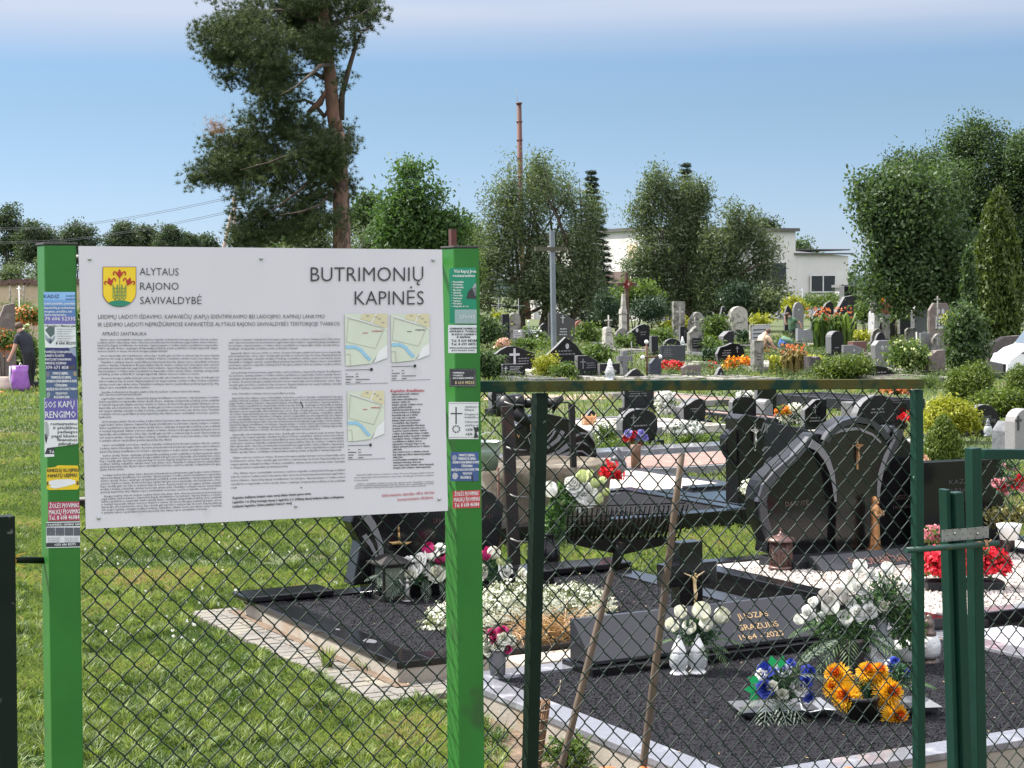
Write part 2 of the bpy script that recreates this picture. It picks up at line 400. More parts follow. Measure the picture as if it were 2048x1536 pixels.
# ------------------------------------------------------------------ grass blades
def in_plots(P):
    a = P @ E1; b = P @ E2; m = np.zeros(len(P), bool)
    for a0, a1, b0, b1 in PLOTS: m |= (a > a0) & (a < a1) & (b > b0) & (b < b1)
    return m
def grass(n, x0, x1, y0, y1, seed, hmin=0.025, hmax=0.06):
    r = np.random.default_rng(seed)
    px = r.uniform(x0, x1, n); py = r.uniform(y0, y1, n)
    d = cf * F + np.outer(px - 1024, crr) + np.outer(768 - py, cuu)
    P = CP + d * ((-CAM_H) / d[:, 2])[:, None]
    P = P[~in_plots(P)]; P = P[(P[:, 1] < 90) & (P[:, 1] > 6)]
    # patchiness
    k = np.array([noise.noise((p[0] * 0.9, p[1] * 0.9, 0)) + 0.5 * noise.noise((p[0] * 3, p[1] * 3, 4)) for p in P])
    bare = np.array([noise.noise((p[0] * 1.7 + 9, p[1] * 1.7, 2)) for p in P])
    near = np.clip((11 - P[:, 1]) / 4, 0, 1)
    keep = (bare < 0.34 - 0.2 * near) | (r.random(len(P)) < 0.25); P = P[keep]; k = k[keep]
    n = len(P); Y = P[:, 1]
    h = r.uniform(hmin, hmax, n) * (1 + 0.9 * k) * (1 + Y / 60); w = np.maximum(0.0022, Y * 0.00022) * r.uniform(.7, 1.4, n)
    th = r.uniform(0, 2 * np.pi, n); lean = r.uniform(0.1, 0.9, n)
    side = np.stack([np.cos(th), np.sin(th), np.zeros(n)], 1); ld = np.stack([-np.sin(th), np.cos(th), np.zeros(n)], 1)
    up = np.array([0, 0, 1.0])
    A = P - side * w[:, None]; B = P + side * w[:, None]
    M1 = P + up * (h * .6)[:, None] + ld * (h * lean * .3)[:, None]; T = P + up * h[:, None] * (1 - .3 * lean)[:, None] + ld * (h * lean)[:, None]
    V = np.stack([A, B, M1 + side * (w * .6)[:, None], T], 1)
    t = np.clip(0.42 + 0.75 * k + r.normal(0, 0.2, n), 0, 1)
    return V.reshape(-1, 3), t
gl = leafmat('grass_blade', (0.044, 0.084, 0.022), (0.225, 0.278, 0.088), trans=0.35, rough=0.5, c3=(.30, .25, .13))
V1, t1 = grass(210000, -60, 960, 1020, 1720, 1, 0.025, 0.055)
V2, t2 = grass(110000, -60, 960, 770, 1060, 2, 0.03, 0.06)
V3, t3 = grass(70000, 940, 2150, 775, 1180, 3, 0.03, 0.06)
V4, t4 = grass(45000, -100, 2150, 632, 790, 4, 0.03, 0.09)
def clumps(n, per, y0, seed):
    r = np.random.default_rng(seed); P = []
    while len(P) < n:
        p = gz(r.uniform(-30, 1010), y0 + (1640 - y0) * r.random() ** .8)
        if not in_plots(p[None])[0]: P.append(p)
    P = np.repeat(np.array(P), per, 0); m = len(P); th = r.uniform(0, 6.28, m); d = np.stack([np.cos(th), np.sin(th), np.zeros(m)], 1); sd = np.stack([-np.sin(th), np.cos(th), np.zeros(m)], 1) * r.uniform(.0018, .0034, m)[:, None]
    h = r.uniform(.04, .10, m) * np.repeat(r.uniform(.6, 1.3, n), per); l = h * r.uniform(.2, .9, m); P = P + d * (r.random(m) * .035)[:, None]; up = np.array([0, 0, 1.])
    M1 = P + up * (h * .65)[:, None] + d * (l * .35)[:, None]; T_ = P + up * (h * .9)[:, None] + d * l[:, None]
    V = np.stack([np.stack([P - sd, P + sd, M1 + sd, M1 - sd], 1), np.stack([M1 - sd, M1 + sd, T_ + sd * .1, T_ - sd * .1], 1)], 1).reshape(-1, 3)
    return V, np.repeat(np.clip(np.repeat(r.uniform(.1, .95, n), per) + r.normal(0, .12, m), 0, .96), 2)
V5, t5 = clumps(900, 34, 1060, 5)
o = npmesh('grass', np.concatenate([V1, V2, V3, V4, V5]), 4, gl, tint=np.concatenate([t1, t2, t3, t4, t5])); tag(o, 'short green lawn grass between the graves and the fence', 'grass', kind='stuff')
# clover leaves and scattered white clover heads
r_ = np.random.default_rng(8); cc_ = np.array([gz(r_.uniform(0, 1000), r_.uniform(1300, 1600)) for _ in range(90)]); cc_ = cc_[~in_plots(cc_)]
P = np.repeat(cc_, 40, 0) + r_.normal(size=(len(cc_) * 40, 3)) * np.array([.05, .05, 0]) + np.array([0, 0, .03]); up_ = np.tile([0, 0, 1.5], (len(P), 1))
tag(npmesh('clover', leaves(P, .010, .9, out=up_, outw=1.5, r=r_), 4, leafmat('clover_leaf', (.05, .11, .03), (.15, .26, .07), trans=.3), tint=r_.random(len(P))), 'low clover patches in the lawn behind the mesh', 'clover', kind='stuff')
P = np.array([gz(r_.uniform(170, 900), r_.uniform(1040, 1300)) for _ in range(130)]); P = P[~in_plots(P)] + np.array([0, 0, .05])
tag(npmesh('clover_heads', leaves(np.repeat(P, 4, 0) + r_.normal(size=(len(P) * 4, 3)) * .004, .009, .9, r=r_), 4, leafmat('petal_clover', (.6, .6, .52), (.75, .75, .68), trans=.2), tint=r_.random(len(P) * 4)), 'tiny white clover heads dotted over the lawn', 'clover', kind='stuff')
# clover and weed tufts
def tuft(loc, n, h, spread, label, cat='weed', m=gl, w=0.004, name='weed_tuft', seed=1):
    r = np.random.default_rng(seed); th = r.uniform(0, 2 * np.pi, n); ln = r.uniform(.3, 1.0, n) * spread; hh = h * r.uniform(.6, 1.1, n)
    base = np.array(loc) + np.stack([np.cos(th), np.sin(th), np.zeros(n)], 1) * (r.random(n) * spread * .25)[:, None]
    dirv = np.stack([np.cos(th), np.sin(th), np.zeros(n)], 1); side = np.stack([-np.sin(th), np.cos(th), np.zeros(n)], 1); up = np.array([0, 0, 1.])
    V = []; pts = []
    for q, ww in ((0, 1), (.35, 1), (.7, .8), (1, .08)):
        pts.append((base + dirv * (ln * q ** 1.6)[:, None] + up * (hh * (q * 1.35 - 0.35 * q ** 3 * (1 + ln / h * .4)))[:, None], ww * w))
    for (p0, w0), (p1, w1) in zip(pts[:-1], pts[1:]): V.append(np.stack([p0 - side * w0, p0 + side * w0, p1 + side * w1, p1 - side * w1], 1))
    V = np.stack(V, 1).reshape(-1, 3)
    o = npmesh(name, V, 4, m, tint=np.repeat(np.clip(r.normal(.55, .25, n), 0, 1), 3), at=loc)
    return tag(o, label, cat)
tuft(gz(655, 1345), 60, .16, .10, 'upright leafy weed growing from the edge of the pavers', seed=4)
tuft(gz(742, 1345), 70, .10, .16, 'sprawling grass tuft at the foot of the concrete kerb base', seed=5)
tuft(gz(640, 1430), 120, .12, .12, 'taller green grass clump beside the paver strip', seed=6)
tuft(gz(420, 1225), 60, .12, .1, 'grass tuft at the far paver corner', seed=8)

# ------------------------------------------------------------------ trees
def pb(x, y, rx, ry, Y, w=None, dy=0.0, k=0.8):
    c = gY(x, y, Y + dy); s = Y / F
    return (c, (rx * s, min(rx, ry * 1.3) * s * k, ry * s), w or rx * ry)
LIME = leafmat('broadleaf_green', (0.030, 0.060, 0.024), (0.095, 0.145, 0.058), trans=0.35)
WILL = leafmat('willow_green', (0.050, 0.076, 0.038), (0.155, 0.195, 0.105), trans=0.38)
ASH = leafmat('ash_green', (0.030, 0.070, 0.022), (0.10, 0.17, 0.05), trans=0.38)
DARK = leafmat('dark_tree_green', (0.030, 0.050, 0.028), (0.085, 0.115, 0.065), trans=0.35)
PINE = leafmat('pine_needles', (0.022, 0.040, 0.016), (0.085, 0.115, 0.042), trans=0.2)
SPR = leafmat('spruce_needles', (0.012, 0.025, 0.014), (0.035, 0.06, 0.03), trans=0.1)
JUN = leafmat('juniper_green', (0.015, 0.035, 0.018), (0.05, 0.09, 0.045), trans=0.15)
THU = leafmat('thuja_green', (0.038, 0.070, 0.012), (0.16, 0.215, 0.035), trans=0.25)
YEL = leafmat('golden_green', (0.16, 0.19, 0.018), (0.42, 0.41, 0.045), trans=0.3)
BRI = leafmat('fresh_green', (0.040, 0.078, 0.018), (0.14, 0.20, 0.05), trans=0.35)
def tree(name, blobs, base, Y, label, m, nclump, per, csize, lsize, cat='tree', group=None, limbs=6, trunk_r=0.15, asp=0.5, seed=1, shell=0.5, trunks=None, outw=0.5, flatb=0.0, gap=0.0, an=(1, 1, .7)):
    r = np.random.default_rng(seed); rr_ = random.Random(seed)
    b0 = gz(base[0], base[1]) if Y is None else gY(base[0], base[1], Y); b0 = np.array([b0[0], b0[1], 0.0])
    t = thing(name, b0, label, cat, group)
    sat = []
    for (c_, rd_, w_) in blobs:          # smaller boughs break up the outline
        for _ in range(4):
            d_ = rnd_unit(1, r)[0]; d_[2] = abs(d_[2]) * .9 + .1; k_ = r.uniform(.16, .34); sat.append((c_ + d_ * np.array(rd_) * r.uniform(.72, 1.0), (rd_[0] * k_, rd_[1] * k_, rd_[2] * k_ * 1.2), w_ * k_ * .32))
    P, O, ti = cloud(blobs + sat, nclump, per, csize, r, shell, flatb, gap or csize * 3.2, an)
    k = P[:, 2] > 0.05; P, O, ti = P[k], O[k], ti[k]
    npmesh('crown', leaves(P, lsize, asp, out=O, outw=outw, r=r), 4, m, t, ti)
    mb = MB(); top = max(blobs, key=lambda q: q[2])[0]
    for (dx, q) in (trunks or [(0, 1.0)]):
        s0 = b0 + np.array([dx, 0, 0]); tp = np.array(top) + np.array([dx * 2, 0, 0]); zt = s0 + (tp - s0) * 0.6
        pts = curve_pts(s0, zt, 6, 0.05, rr_); mb.tube(pts, [trunk_r * q * (1 - .55 * i / 5) for i in range(6)], 8)
        for j in range(limbs):
            bl = blobs[rr_.randrange(len(blobs))]; i0 = rr_.randint(2, 5); st = pts[i0]
            en = np.array(bl[0]) + np.array([rr_.uniform(-.7, .7) * bl[1][0], rr_.uniform(-.5, .5) * bl[1][1], rr_.uniform(-.2, .8) * bl[1][2]])
            mb.tube(curve_pts(st, en, 6, .08, rr_), [trunk_r * q * .42 * (1 - .85 * i2 / 5) + .004 for i2 in range(6)], 5)
    part('trunk', mb, TRUNK(), t)
    return t
# --- the big pine
Yp = 45.0; sp = Yp / F
pt = thing('pine_tree', (*gY(684, 700, Yp)[:2], 0), 'tall old pine with a reddish trunk rising behind the notice board', 'tree')
pbark = mat('pine_bark', (0.20, 0.125, 0.09), (0.075, 0.05, 0.04), rough=0.9, scale=16, bump=1.0, stretch=(1, 1, .4), vor=True)
obark = mat('pine_bark_orange', (0.20, 0.105, 0.068), (0.11, 0.062, 0.045), rough=0.85, scale=7, bump=.6, stretch=(1, 1, .4))
pr_ = random.Random(5)
def pp(x, y, dy=0.0): return gY(x, y, Yp + dy)
mb = MB(); g0 = gY(686, 700, Yp); g0[2] = -0.05
mb.tube([g0, pp(684, 495), pp(683, 430), pp(680, 330), pp(674, 265)], [.27, .225, .215, .19, .18], 14, cap=True); part('trunk', mb, pbark, pt)
mb = MB(); mb.tube([pp(674, 267), pp(668, 235), pp(664, 200), pp(660, 150), pp(654, 100), pp(648, 40), pp(640, -60)], [.179, .17, .165, .15, .145, .13, .09], 14)
mb.tube([pp(655, 232), pp(668, 205), pp(652, 184), pp(640, 205), pp(616, 226)], [.10, .10, .09, .09, .06], 8)
part('upper_trunk', mb, obark, pt, label='orange flaking upper trunk with a broken bough')
mb = MB()
mb.tube([pp(682, 240), pp(684, 190), pp(700, 130), pp(712, 90), pp(708, 62), pp(730, 60), pp(750, 52)], [.09, .075, .06, .05, .04, .025, .012], 7)
mb.tube([pp(712, 88), pp(722, 66), pp(742, 55)], [.04, .02, .01], 5)
LB = [(pp(650, 235), pp(610, 200), pp(555, 203, 1)), (pp(670, 260, -.2), pp(600, 300, -1), pp(480, 340, -2)), (pp(668, 300), pp(560, 330), pp(430, 355)), (pp(655, 120), pp(590, 90), pp(470, 60)), (pp(658, 160), pp(600, 150), pp(480, 130)), (pp(650, 60), pp(560, 20), pp(430, 20)), (pp(650, 80), pp(690, 40), pp(750, 10)), (pp(645, 20), pp(600, -30), pp(540, -60)), (pp(660, 130, -.4), pp(620, 150, -2), pp(560, 190, -3)), (pp(672, 330), pp(600, 380, -1), pp(510, 440, -1)), (pp(655, 110, .3), pp(620, 90, 2), pp(560, 100, 3.4)), (pp(678, 330, -.1), pp(692, 300, -.6), pp(700, 260, -.8)), (pp(674, 270), pp(560, 250, 1.5), pp(430, 260, 1)), (pp(676, 380), pp(640, 410, -1), pp(560, 430, -1.6))]
for a, b, c in LB: mb.tube([a, tuple((np.array(a) + b) / 2 + np.array([0, 0, .1])), b, tuple((np.array(b) + c) / 2 + np.array([0, 0, -.05])), c], [.06, .05, .035, .022, .008], 6)
part('limbs', mb, TRUNK(), pt)
PB = [(470, 20, 60, 55, 1), (540, 45, 75, 70, 2), (610, 20, 70, 60, 2), (430, 55, 48, 28, .5), (480, 90, 62, 50, 1.4), (440, 110, 45, 22, .35), (560, 110, 70, 52, 1.3), (520, 140, 55, 40, .9), (620, 60, 55, 50, 1), (610, 135, 60, 50, .8), (720, 20, 52, 42, .9), (752, 45, 22, 28, .2), (700, 70, 30, 40, .3), (640, -20, 90, 45, 1.5), (535, 165, 40, 22, .5), (462, 150, 22, 34, .3), (560, 190, 48, 26, .5), (645, 90, 36, 42, .5),
      (430, 262, 42, 18, .45), (470, 290, 62, 38, 1.3), (540, 270, 70, 44, 1.2), (600, 265, 62, 36, .9), (470, 340, 75, 34, 1.1), (405, 358, 36, 12, .22), (540, 340, 85, 50, 1.6), (620, 320, 75, 52, 1.6), (650, 300, 42, 40, .8), (690, 285, 26, 26, .35), (520, 230, 60, 22, .5), (510, 400, 55, 50, .8), (580, 400, 65, 42, .7), (640, 370, 55, 42, .8), (480, 440, 26, 46, .45), (620, 430, 46, 26, .3), (700, 380, 14, 22, .12), (500, 475, 36, 26, .3), (690, 160, 34, 26, .16), (700, 240, 24, 12, .07), (420, 310, 40, 22, .35), (650, 160, 40, 20, .3), (580, 215, 40, 20, .3), (520, 452, 50, 38, .8), (590, 452, 50, 32, .6), (650, 420, 48, 44, .8), (485, 480, 26, 18, .25), (545, 480, 40, 16, .3), (440, 335, 50, 26, .5), (430, 90, 40, 30, .4), (490, 55, 60, 50, .8)]
blobs = [pb(x, y, rx, ry, Yp, w=w, dy=pr_.uniform(-1.0, 1.0), k=1.1) for x, y, rx, ry, w in PB]
r_ = np.random.default_rng(11)
P, O, ti = cloud(blobs, 3700, 8, 0.15, r_, 0.35, gap=.8)     # P: tufts; every tuft carries a spray of needles
nn = 24; Pn = np.repeat(P, nn, 0); dn = rnd_unit(len(Pn), r_) * 0.9 + np.repeat(rnd_unit(len(P), r_), nn, 0) * .5 + np.array([0, 0, .35]); dn /= np.linalg.norm(dn, axis=1)[:, None]
ln = (r_.uniform(.08, .15, len(Pn)))[:, None]; sd_ = np.cross(dn, rnd_unit(len(Pn), r_)); sd_ /= np.linalg.norm(sd_, axis=1)[:, None]
V = np.stack([Pn - sd_ * .0055, Pn + sd_ * .0055, Pn + dn * ln], 1)
npmesh('crown', V, 3, PINE, pt, np.repeat(ti, nn))
# dead rust-red twig clump on the lower left bough
P = np.array(pp(432, 252)) + r_.normal(size=(260, 3)) * np.array([.17, .15, .13]); dn = rnd_unit(260, r_); sd_ = np.cross(dn, rnd_unit(260, r_))
npmesh('dead_twigs', np.stack([P - sd_ * .008, P + sd_ * .008, P + dn * .14], 1), 3, leafmat('dead_needles', (.22, .08, .04), (.38, .17, .09), trans=.2), pt, r_.random(260))

# --- trees of the middle background
tree('willow_tree', [pb(1060, 400, 60, 75, 95), pb(1010, 430, 50, 70, 95), pb(1100, 380, 50, 50, 95, dy=2), pb(1160, 430, 45, 50, 95), pb(1030, 500, 75, 70, 95), pb(1120, 520, 80, 70, 95), pb(1000, 560, 60, 60, 95), pb(1090, 590, 80, 45, 95, dy=-1), pb(1170, 520, 38, 45, 95), pb(975, 500, 35, 50, 95), pb(1080, 345, 28, 28, 95, w=700), pb(1150, 375, 22, 24, 95, w=400), pb(960, 590, 50, 45, 95), pb(1180, 580, 40, 45, 95), pb(1130, 590, 70, 40, 95)], (1085, 640), 95, 'broad grey green willow in front of the white building, chimney behind it', WILL, 3300, 22, .34, .105, an=(.7, .7, 1.25), trunk_r=.3, asp=.3, limbs=14, seed=21, shell=.35, trunks=[(0, 1), (-1.1, .8), (1.2, .7)])
tree('willow_tree', [pb(1320, 400, 42, 50, 100), pb(1370, 420, 50, 55, 100), pb(1280, 440, 32, 34, 100), pb(1330, 480, 70, 55, 100), pb(1300, 540, 50, 60, 100), pb(1370, 540, 60, 60, 100), pb(1400, 400, 24, 28, 100, w=700), pb(1345, 590, 60, 30, 100), pb(1290, 560, 42, 50, 100), pb(1400, 480, 44, 50, 100), pb(1395, 580, 50, 40, 100)], (1380, 640), 100, 'open willow with the tip of a spruce showing above it', WILL, 2600, 22, .34, .11, an=(.7, .7, 1.25), trunk_r=.34, asp=.3, limbs=12, seed=22, shell=.35)
tree('willow_tree', [pb(1470, 450, 40, 35, 98), pb(1500, 480, 45, 35, 98), pb(1450, 510, 50, 45, 98), pb(1500, 560, 50, 45, 98), pb(1440, 580, 40, 35, 98), pb(1490, 425, 22, 18, 98, w=400), pb(1540, 590, 35, 25, 98), pb(1535, 500, 28, 24, 98, w=400), pb(1480, 600, 70, 30, 98)], (1430, 640), 98, 'smaller leaning willow near the right end of the white building', WILL, 1700, 22, .34, .11, an=(.7, .7, 1.25), trunk_r=.3, asp=.3, limbs=12, seed=23, shell=.35)
tree('ash_tree', [pb(820, 370, 38, 42, 75), pb(800, 410, 42, 36, 75), pb(860, 410, 30, 42, 75), pb(830, 460, 70, 50, 75), pb(790, 470, 42, 40, 75), pb(890, 460, 36, 42, 75), pb(850, 520, 75, 45, 75)], (835, 640), 75, 'bright green ash tree behind the top edge of the notice board', ASH, 1500, 22, .33, .10, trunk_r=.2, asp=.45, seed=24, shell=.4)
def spruce(px, ytop, ybase, wpx, Y, label, seed=1, n=2600):
    r = np.random.default_rng(seed); tp = gY(px, ytop, Y); b0 = np.array([tp[0], tp[1], 0.0]); Hh = tp[2]; wd = wpx * Y / F
    t = thing('spruce_tree', b0, label, 'tree', 'spruces behind the white building'); mb = MB(); mb.tube([b0, tp], [.22, .01], 8); part('trunk', mb, TRUNK(), t)
    q = r.random(n) ** .8; tier = np.round(q * 26) / 26; ang = r.uniform(0, 2 * np.pi, n); rad = (tier + .03) * wd * r.uniform(.1, 1, n) ** .6 * (1 + .15 * np.sin(ang * 5 + tier * 40))
    z = Hh - tier * Hh - rad * .28
    P = b0 + np.stack([np.cos(ang) * rad, np.sin(ang) * rad, z], 1); per = 14
    Pn = np.repeat(P, per, 0) + r.normal(size=(n * per, 3)) * np.array([.13, .13, .06]); O = np.repeat(np.stack([np.cos(ang), np.sin(ang), -.2 * np.ones(n)], 1), per, 0)
    npmesh('crown', leaves(Pn, .13, .18, dirn=O, r=r), 4, SPR, t, np.clip(np.repeat(r.random(n), per), 0, 1))
spruce(1183, 345, 640, 62, 112, 'spruce whose tip stands right of the big willow', 3)
spruce(1372, 330, 640, 66, 112, 'spruce rising above the open willow', 4)
# the broad group of trees on the right
tree('lime_tree', [pb(1822, 414, 104, 70, 70), pb(1792, 470, 55, 104, 70), pb(1882, 374, 60, 60, 104), pb(1852, 470, 85, 80, 104), pb(1812, 550, 104, 55, 70), pb(1777, 429, 35, 50, 104, w=900), pb(1827, 349, 30, 30, 104, w=500), pb(1787, 334, 18, 26, 104, w=200), pb(1897, 540, 104, 60, 70), pb(1777, 530, 40, 40, 104, w=900), pb(1862, 600, 90, 28, 104), pb(1800, 332, 9, 24, 104, w=120), pb(1870, 314, 14, 30, 104, w=220), pb(1750, 384, 14, 18, 104, w=140), pb(1744, 470, 16, 24, 104, w=200)], (1830, 640), 104, 'large dark green lime tree nearest the gap of open sky', LIME, 3600, 36, .38, .088, an=(.8, .8, 1.15), trunk_r=.28, seed=31, shell=.45, asp=.6)
tree('lime_tree', [pb(1968, 354, 75, 104, 108), pb(1938, 314, 45, 40, 108, w=1500), pb(1908, 414, 104, 80, 108), pb(2018, 414, 75, 90, 108), pb(1958, 480, 90, 80, 108), pb(2048, 520, 80, 80, 108), pb(1968, 289, 26, 26, 108, w=500), pb(1913, 304, 20, 24, 108, w=300), pb(1908, 560, 104, 50, 108), pb(1903, 286, 10, 26, 108, w=150), pb(1963, 270, 12, 24, 108, w=170), pb(2000, 294, 10, 22, 108, w=130), pb(2038, 284, 12, 26, 108, w=160), pb(1883, 440, 60, 100, 108)], (1960, 640), 108, 'taller dark green lime tree behind the thuja column', LIME, 3600, 36, .39, .09, an=(.8, .8, 1.15), trunk_r=.3, seed=32, shell=.45, asp=.6)
tree('lime_tree', [pb(2080, 344, 104, 70, 106), pb(2060, 304, 40, 40, 106, w=1200), pb(2100, 420, 80, 90, 106), pb(2090, 540, 80, 104, 106)], (2100, 640), 106, 'dark lime tree cut by the right edge of the view', LIME, 1400, 34, .39, .09, trunk_r=.3, seed=33, shell=.45, asp=.6)
# thuja column, saplings and shrubs
def cone(name, px, ytop, ybase, wpx, Y, label, m, n, size, cat='tree', power=1.6, seed=1, z0=0.0, per=14, asp=.45, group=None):
    r = np.random.default_rng(seed); tp = gY(px, ytop, Y); b0 = np.array([tp[0], tp[1], z0]); Hh = tp[2] - z0; wd = wpx / 2 * Y / F
    t = thing(name, b0, label, cat, group)
    q = r.random(n); ang = r.uniform(0, 2 * np.pi, n); prof = (1 - q ** power) ** .75 * (1 - .25 * (1 - q) ** 4); rad = wd * prof * (0.72 + .28 * r.random(n)) * (1 + .09 * np.sin(ang * 7 + q * 9) + .06 * np.sin(q * 30))
    P = b0 + np.stack([np.cos(ang) * rad, np.sin(ang) * rad, q * Hh], 1)
    Pn = np.repeat(P, per, 0) + r.normal(size=(n * per, 3)) * size * np.array([.8, .8, 1.2]); O = np.repeat(np.stack([np.cos(ang), np.sin(ang), .4 * np.ones(n)], 1), per, 0)
    npmesh('crown', leaves(Pn, size, asp, out=O, outw=.5, dirn=O * .4 + np.array([0, 0, 1.]), r=r), 4, m, t, np.clip(np.repeat(r.random(n) * .6, per) + r.random(n * per) * .4, 0, 1))
    mb = MB(); mb.tube([b0 - np.array([0, 0, .02]), b0 + np.array([0, 0, Hh * .7])], [max(.02, wd * .09), .01], 7); part('trunk', mb, TRUNK(), t)
    return t
cone('thuja_tree', 1996, 388, 700, 92, 58, 'tall narrow thuja column on the right in front of the dark trees', leafmat('thuja_dark', (.030, .052, .012), (.105, .145, .03), trans=.25), 2600, .085, power=3.2, seed=41)
cone('sapling', 1937, 500, 700, 40, 50, 'young leafy tree with reddish tips left of the thuja column', LIME, 330, .07, seed=42, per=12, power=1.4)
tree('ivy_bush', [pb(1928, 660, 22, 44, 48), pb(1935, 710, 30, 30, 48)], (1930, 750), 48, 'dark green ivy bush under the young leafy tree', LIME, 420, 22, .17, .06, cat='bush', trunk_r=.05, limbs=3, seed=43)
tree('elder_bush', [pb(1790, 580, 50, 24, 100), pb(1850, 578, 45, 20, 100), pb(1740, 596, 30, 20, 100), pb(1790, 606, 70, 22, 100)], (1790, 640), 100, 'low spreading olive green bush under the lime trees', WILL, 520, 20, .22, .08, cat='bush', trunk_r=.03, limbs=4, seed=44)

def bush(px0, px1, py0, py1, label, m, Y=None, lsize=None, name='bush', cat='bush', dens=1.0, seed=None, group=None, flower=None, fn=0, asp=.5, flatb=.4, gp=.3):
    if Y is None: Y = min(8030 / max(8, (py1 - hor((px0 + px1) / 2))), 86)
    cx = (px0 + px1) / 2; rx = (px1 - px0) / 2; ry = (py1 - py0) / 2; seed = seed or int(px0 + py0)
    r = np.random.default_rng(seed); s = Y / F; zt = gY(cx, py0, Y)[2]; z0 = max(0.0, gY(cx, py1, Y)[2]); cz = (zt + z0) / 2; c = gY(cx, py0, Y)
    base = (c[0], c[1], 0)
    bl = []
    for i in range(7):
        bl.append((np.array([c[0] + rx * s * r.uniform(-.5, .5), c[1] + rx * s * r.uniform(-.3, .3), cz - (zt - z0) * .05 + r.uniform(-.12, .12) * (zt - z0)]), (rx * s * r.uniform(.4, .62), rx * s * .5, max(.03, (zt - z0) * r.uniform(.28, .46))), 1))
    ls = lsize or max(.012, Y * .0011)
    area = rx * ry * 3.14 / 4
    ncl = int(max(10, area * .35 * dens)); per = 12
    t = thing(name, base, label, cat, group)
    P, O, ti = cloud(bl, ncl, per, ls * 2.0, r, .5, flatb, gap=rx * s * gp); P[:, 2] = np.maximum(P[:, 2], .01)
    npmesh('foliage', leaves(P, ls, asp, out=O, outw=.5, r=r), 4, m, t, ti)
    mb = MB()
    for i in range(4): mb.tube([(c[0] + r.uniform(-.1, .1) * rx * s, c[1], 0), tuple(bl[i][0])], [max(.006, ls * .4), .003], 5)
    part('stems', mb, TRUNK(), t)
    if flower:
        P, O, ti = cloud(bl, fn, 5, ls * 1.4, r, .95, .0); npmesh('blossom', leaves(P + O * ls, ls * .9, .8, out=O, outw=1.4, r=r), 4, flower, t, ti)
    return t
# far tree line on the left, behind the notice board
far = [(20, 425, 34, 70, 170, 'slender dark tree at the left edge of the view'), (75, 450, 40, 46, 165, 'dark round tree above the sandy wall, second from the left'), (150, 450, 46, 46, 168, 'dark rounded tree above the left end of the board'), (245, 452, 32, 42, 172, 'dark tree above the coat of arms'), (290, 455, 26, 40, 175, 'narrow dark tree standing fourth in the distant row'), (335, 452, 30, 42, 171, 'dark oval tree fifth in the distant row'), (372, 466, 24, 36, 174, 'small dark tree sixth in the distant row'), (408, 470, 28, 34, 176, 'small dark tree just left of the power pole')]
for i, (x, y, rx, h, Y, lb) in enumerate(far):
    y += 14
    tree('distant_tree', [pb(x, y + h * .1, rx * .7, h * .5, Y), pb(x - rx * .4, y + h * .5, rx * .7, h * .5, Y), pb(x + rx * .45, y + h * .45, rx * .65, h * .5, Y), pb(x, y + h, rx, h * .7, Y)], (x, 640), Y, lb, DARK, 620, 26, .34, .12, group='distant tree row on the left', trunk_r=.25, limbs=5, seed=50 + i, shell=.35)
for i, (x0, x1, y0, y1, Y, m, lb) in enumerate([(-10, 70, 505, 600, 110, WILL, 'grey green bushes behind the sandy wall at the left edge'), (60, 150, 490, 600, 112, WILL, 'grey green bushes behind the left green post'), (150, 250, 488, 600, 108, BRI, 'light green bushes seen over the left end of the board'), (225, 340, 486, 600, 110, BRI, 'light green bushes seen over the lettering ALYTAUS'), (330, 470, 492, 600, 112, WILL, 'low bushes at the foot of the power pole'),
        (500, 640, 440, 600, 85, BRI, 'light green shrubbery left of the pine trunk'), (560, 690, 410, 600, 80, WILL, 'grey green shrubbery touching the pine trunk'), (695, 790, 430, 600, 82, WILL, 'grey green shrubbery right of the pine trunk'), (880, 970, 480, 620, 84, BRI, 'bright shrubbery behind the right green post'), (1180, 1290, 560, 640, 92, DARK, 'dark bushes under the white building wall'), (1560, 1720, 580, 625, 110, BRI, 'low green scrub beyond the building end')]):
    bush(x0, x1, y0, y1, lb, m, Y=Y, lsize=.10, name='shrubbery', dens=.75, seed=70 + i, asp=.35, group='background shrubbery')
for i, (x, y, rx, h, Y, lb) in enumerate([(1600, 515, 30, 70, 150, 'round tree behind the flat roofed annex'), (1640, 535, 26, 60, 155, 'tree just right of the annex end'), (1670, 555, 22, 45, 160, 'lower tree at the gap of open sky'), (925, 470, 26, 60, 120, 'tree behind the top of the right green post'), (1528, 462, 22, 44, 150, 'dark treetop showing over the building roof'), (735, 425, 26, 60, 120, 'tree beside the faint smoke right of the pine')]):
    tree('distant_tree', [pb(x, y, rx * .8, h * .5, Y), pb(x - rx * .3, y + h * .5, rx, h * .6, Y), pb(x + rx * .4, y + h * .6, rx * .8, h * .6, Y)], (x, 640), Y, lb, LIME if i != 4 else DARK, 480, 24, .42, .14, trunk_r=.2, limbs=4, seed=90 + i, shell=.35)
# distant wooded rise at the horizon
mb = MB(); r9 = random.Random(9)
Vh = []; xs = np.linspace(-500, 800, 130)
for x in xs: Vh.append((x, 900 + 40 * math.sin(x * .01), -1)); Vh.append((x, 905 + 40 * math.sin(x * .01), 9 + 5 * noise.noise((x * .012, 0, 0)) + 2.5 * noise.noise((x * .09, 3, 0)))); Vh.append((x, 990, -1))
mb.add(Vh, [(3 * i, 3 * i + 3, 3 * i + 4, 3 * i + 1) for i in range(129)] + [(3 * i + 1, 3 * i + 4, 3 * i + 5, 3 * i + 2) for i in range(129)])
tag(part('hills', mb, mat('far_woods', (0.055, 0.085, 0.075), (0.08, 0.12, 0.11), rough=1, scale=.08, detail=6)), kind='structure')

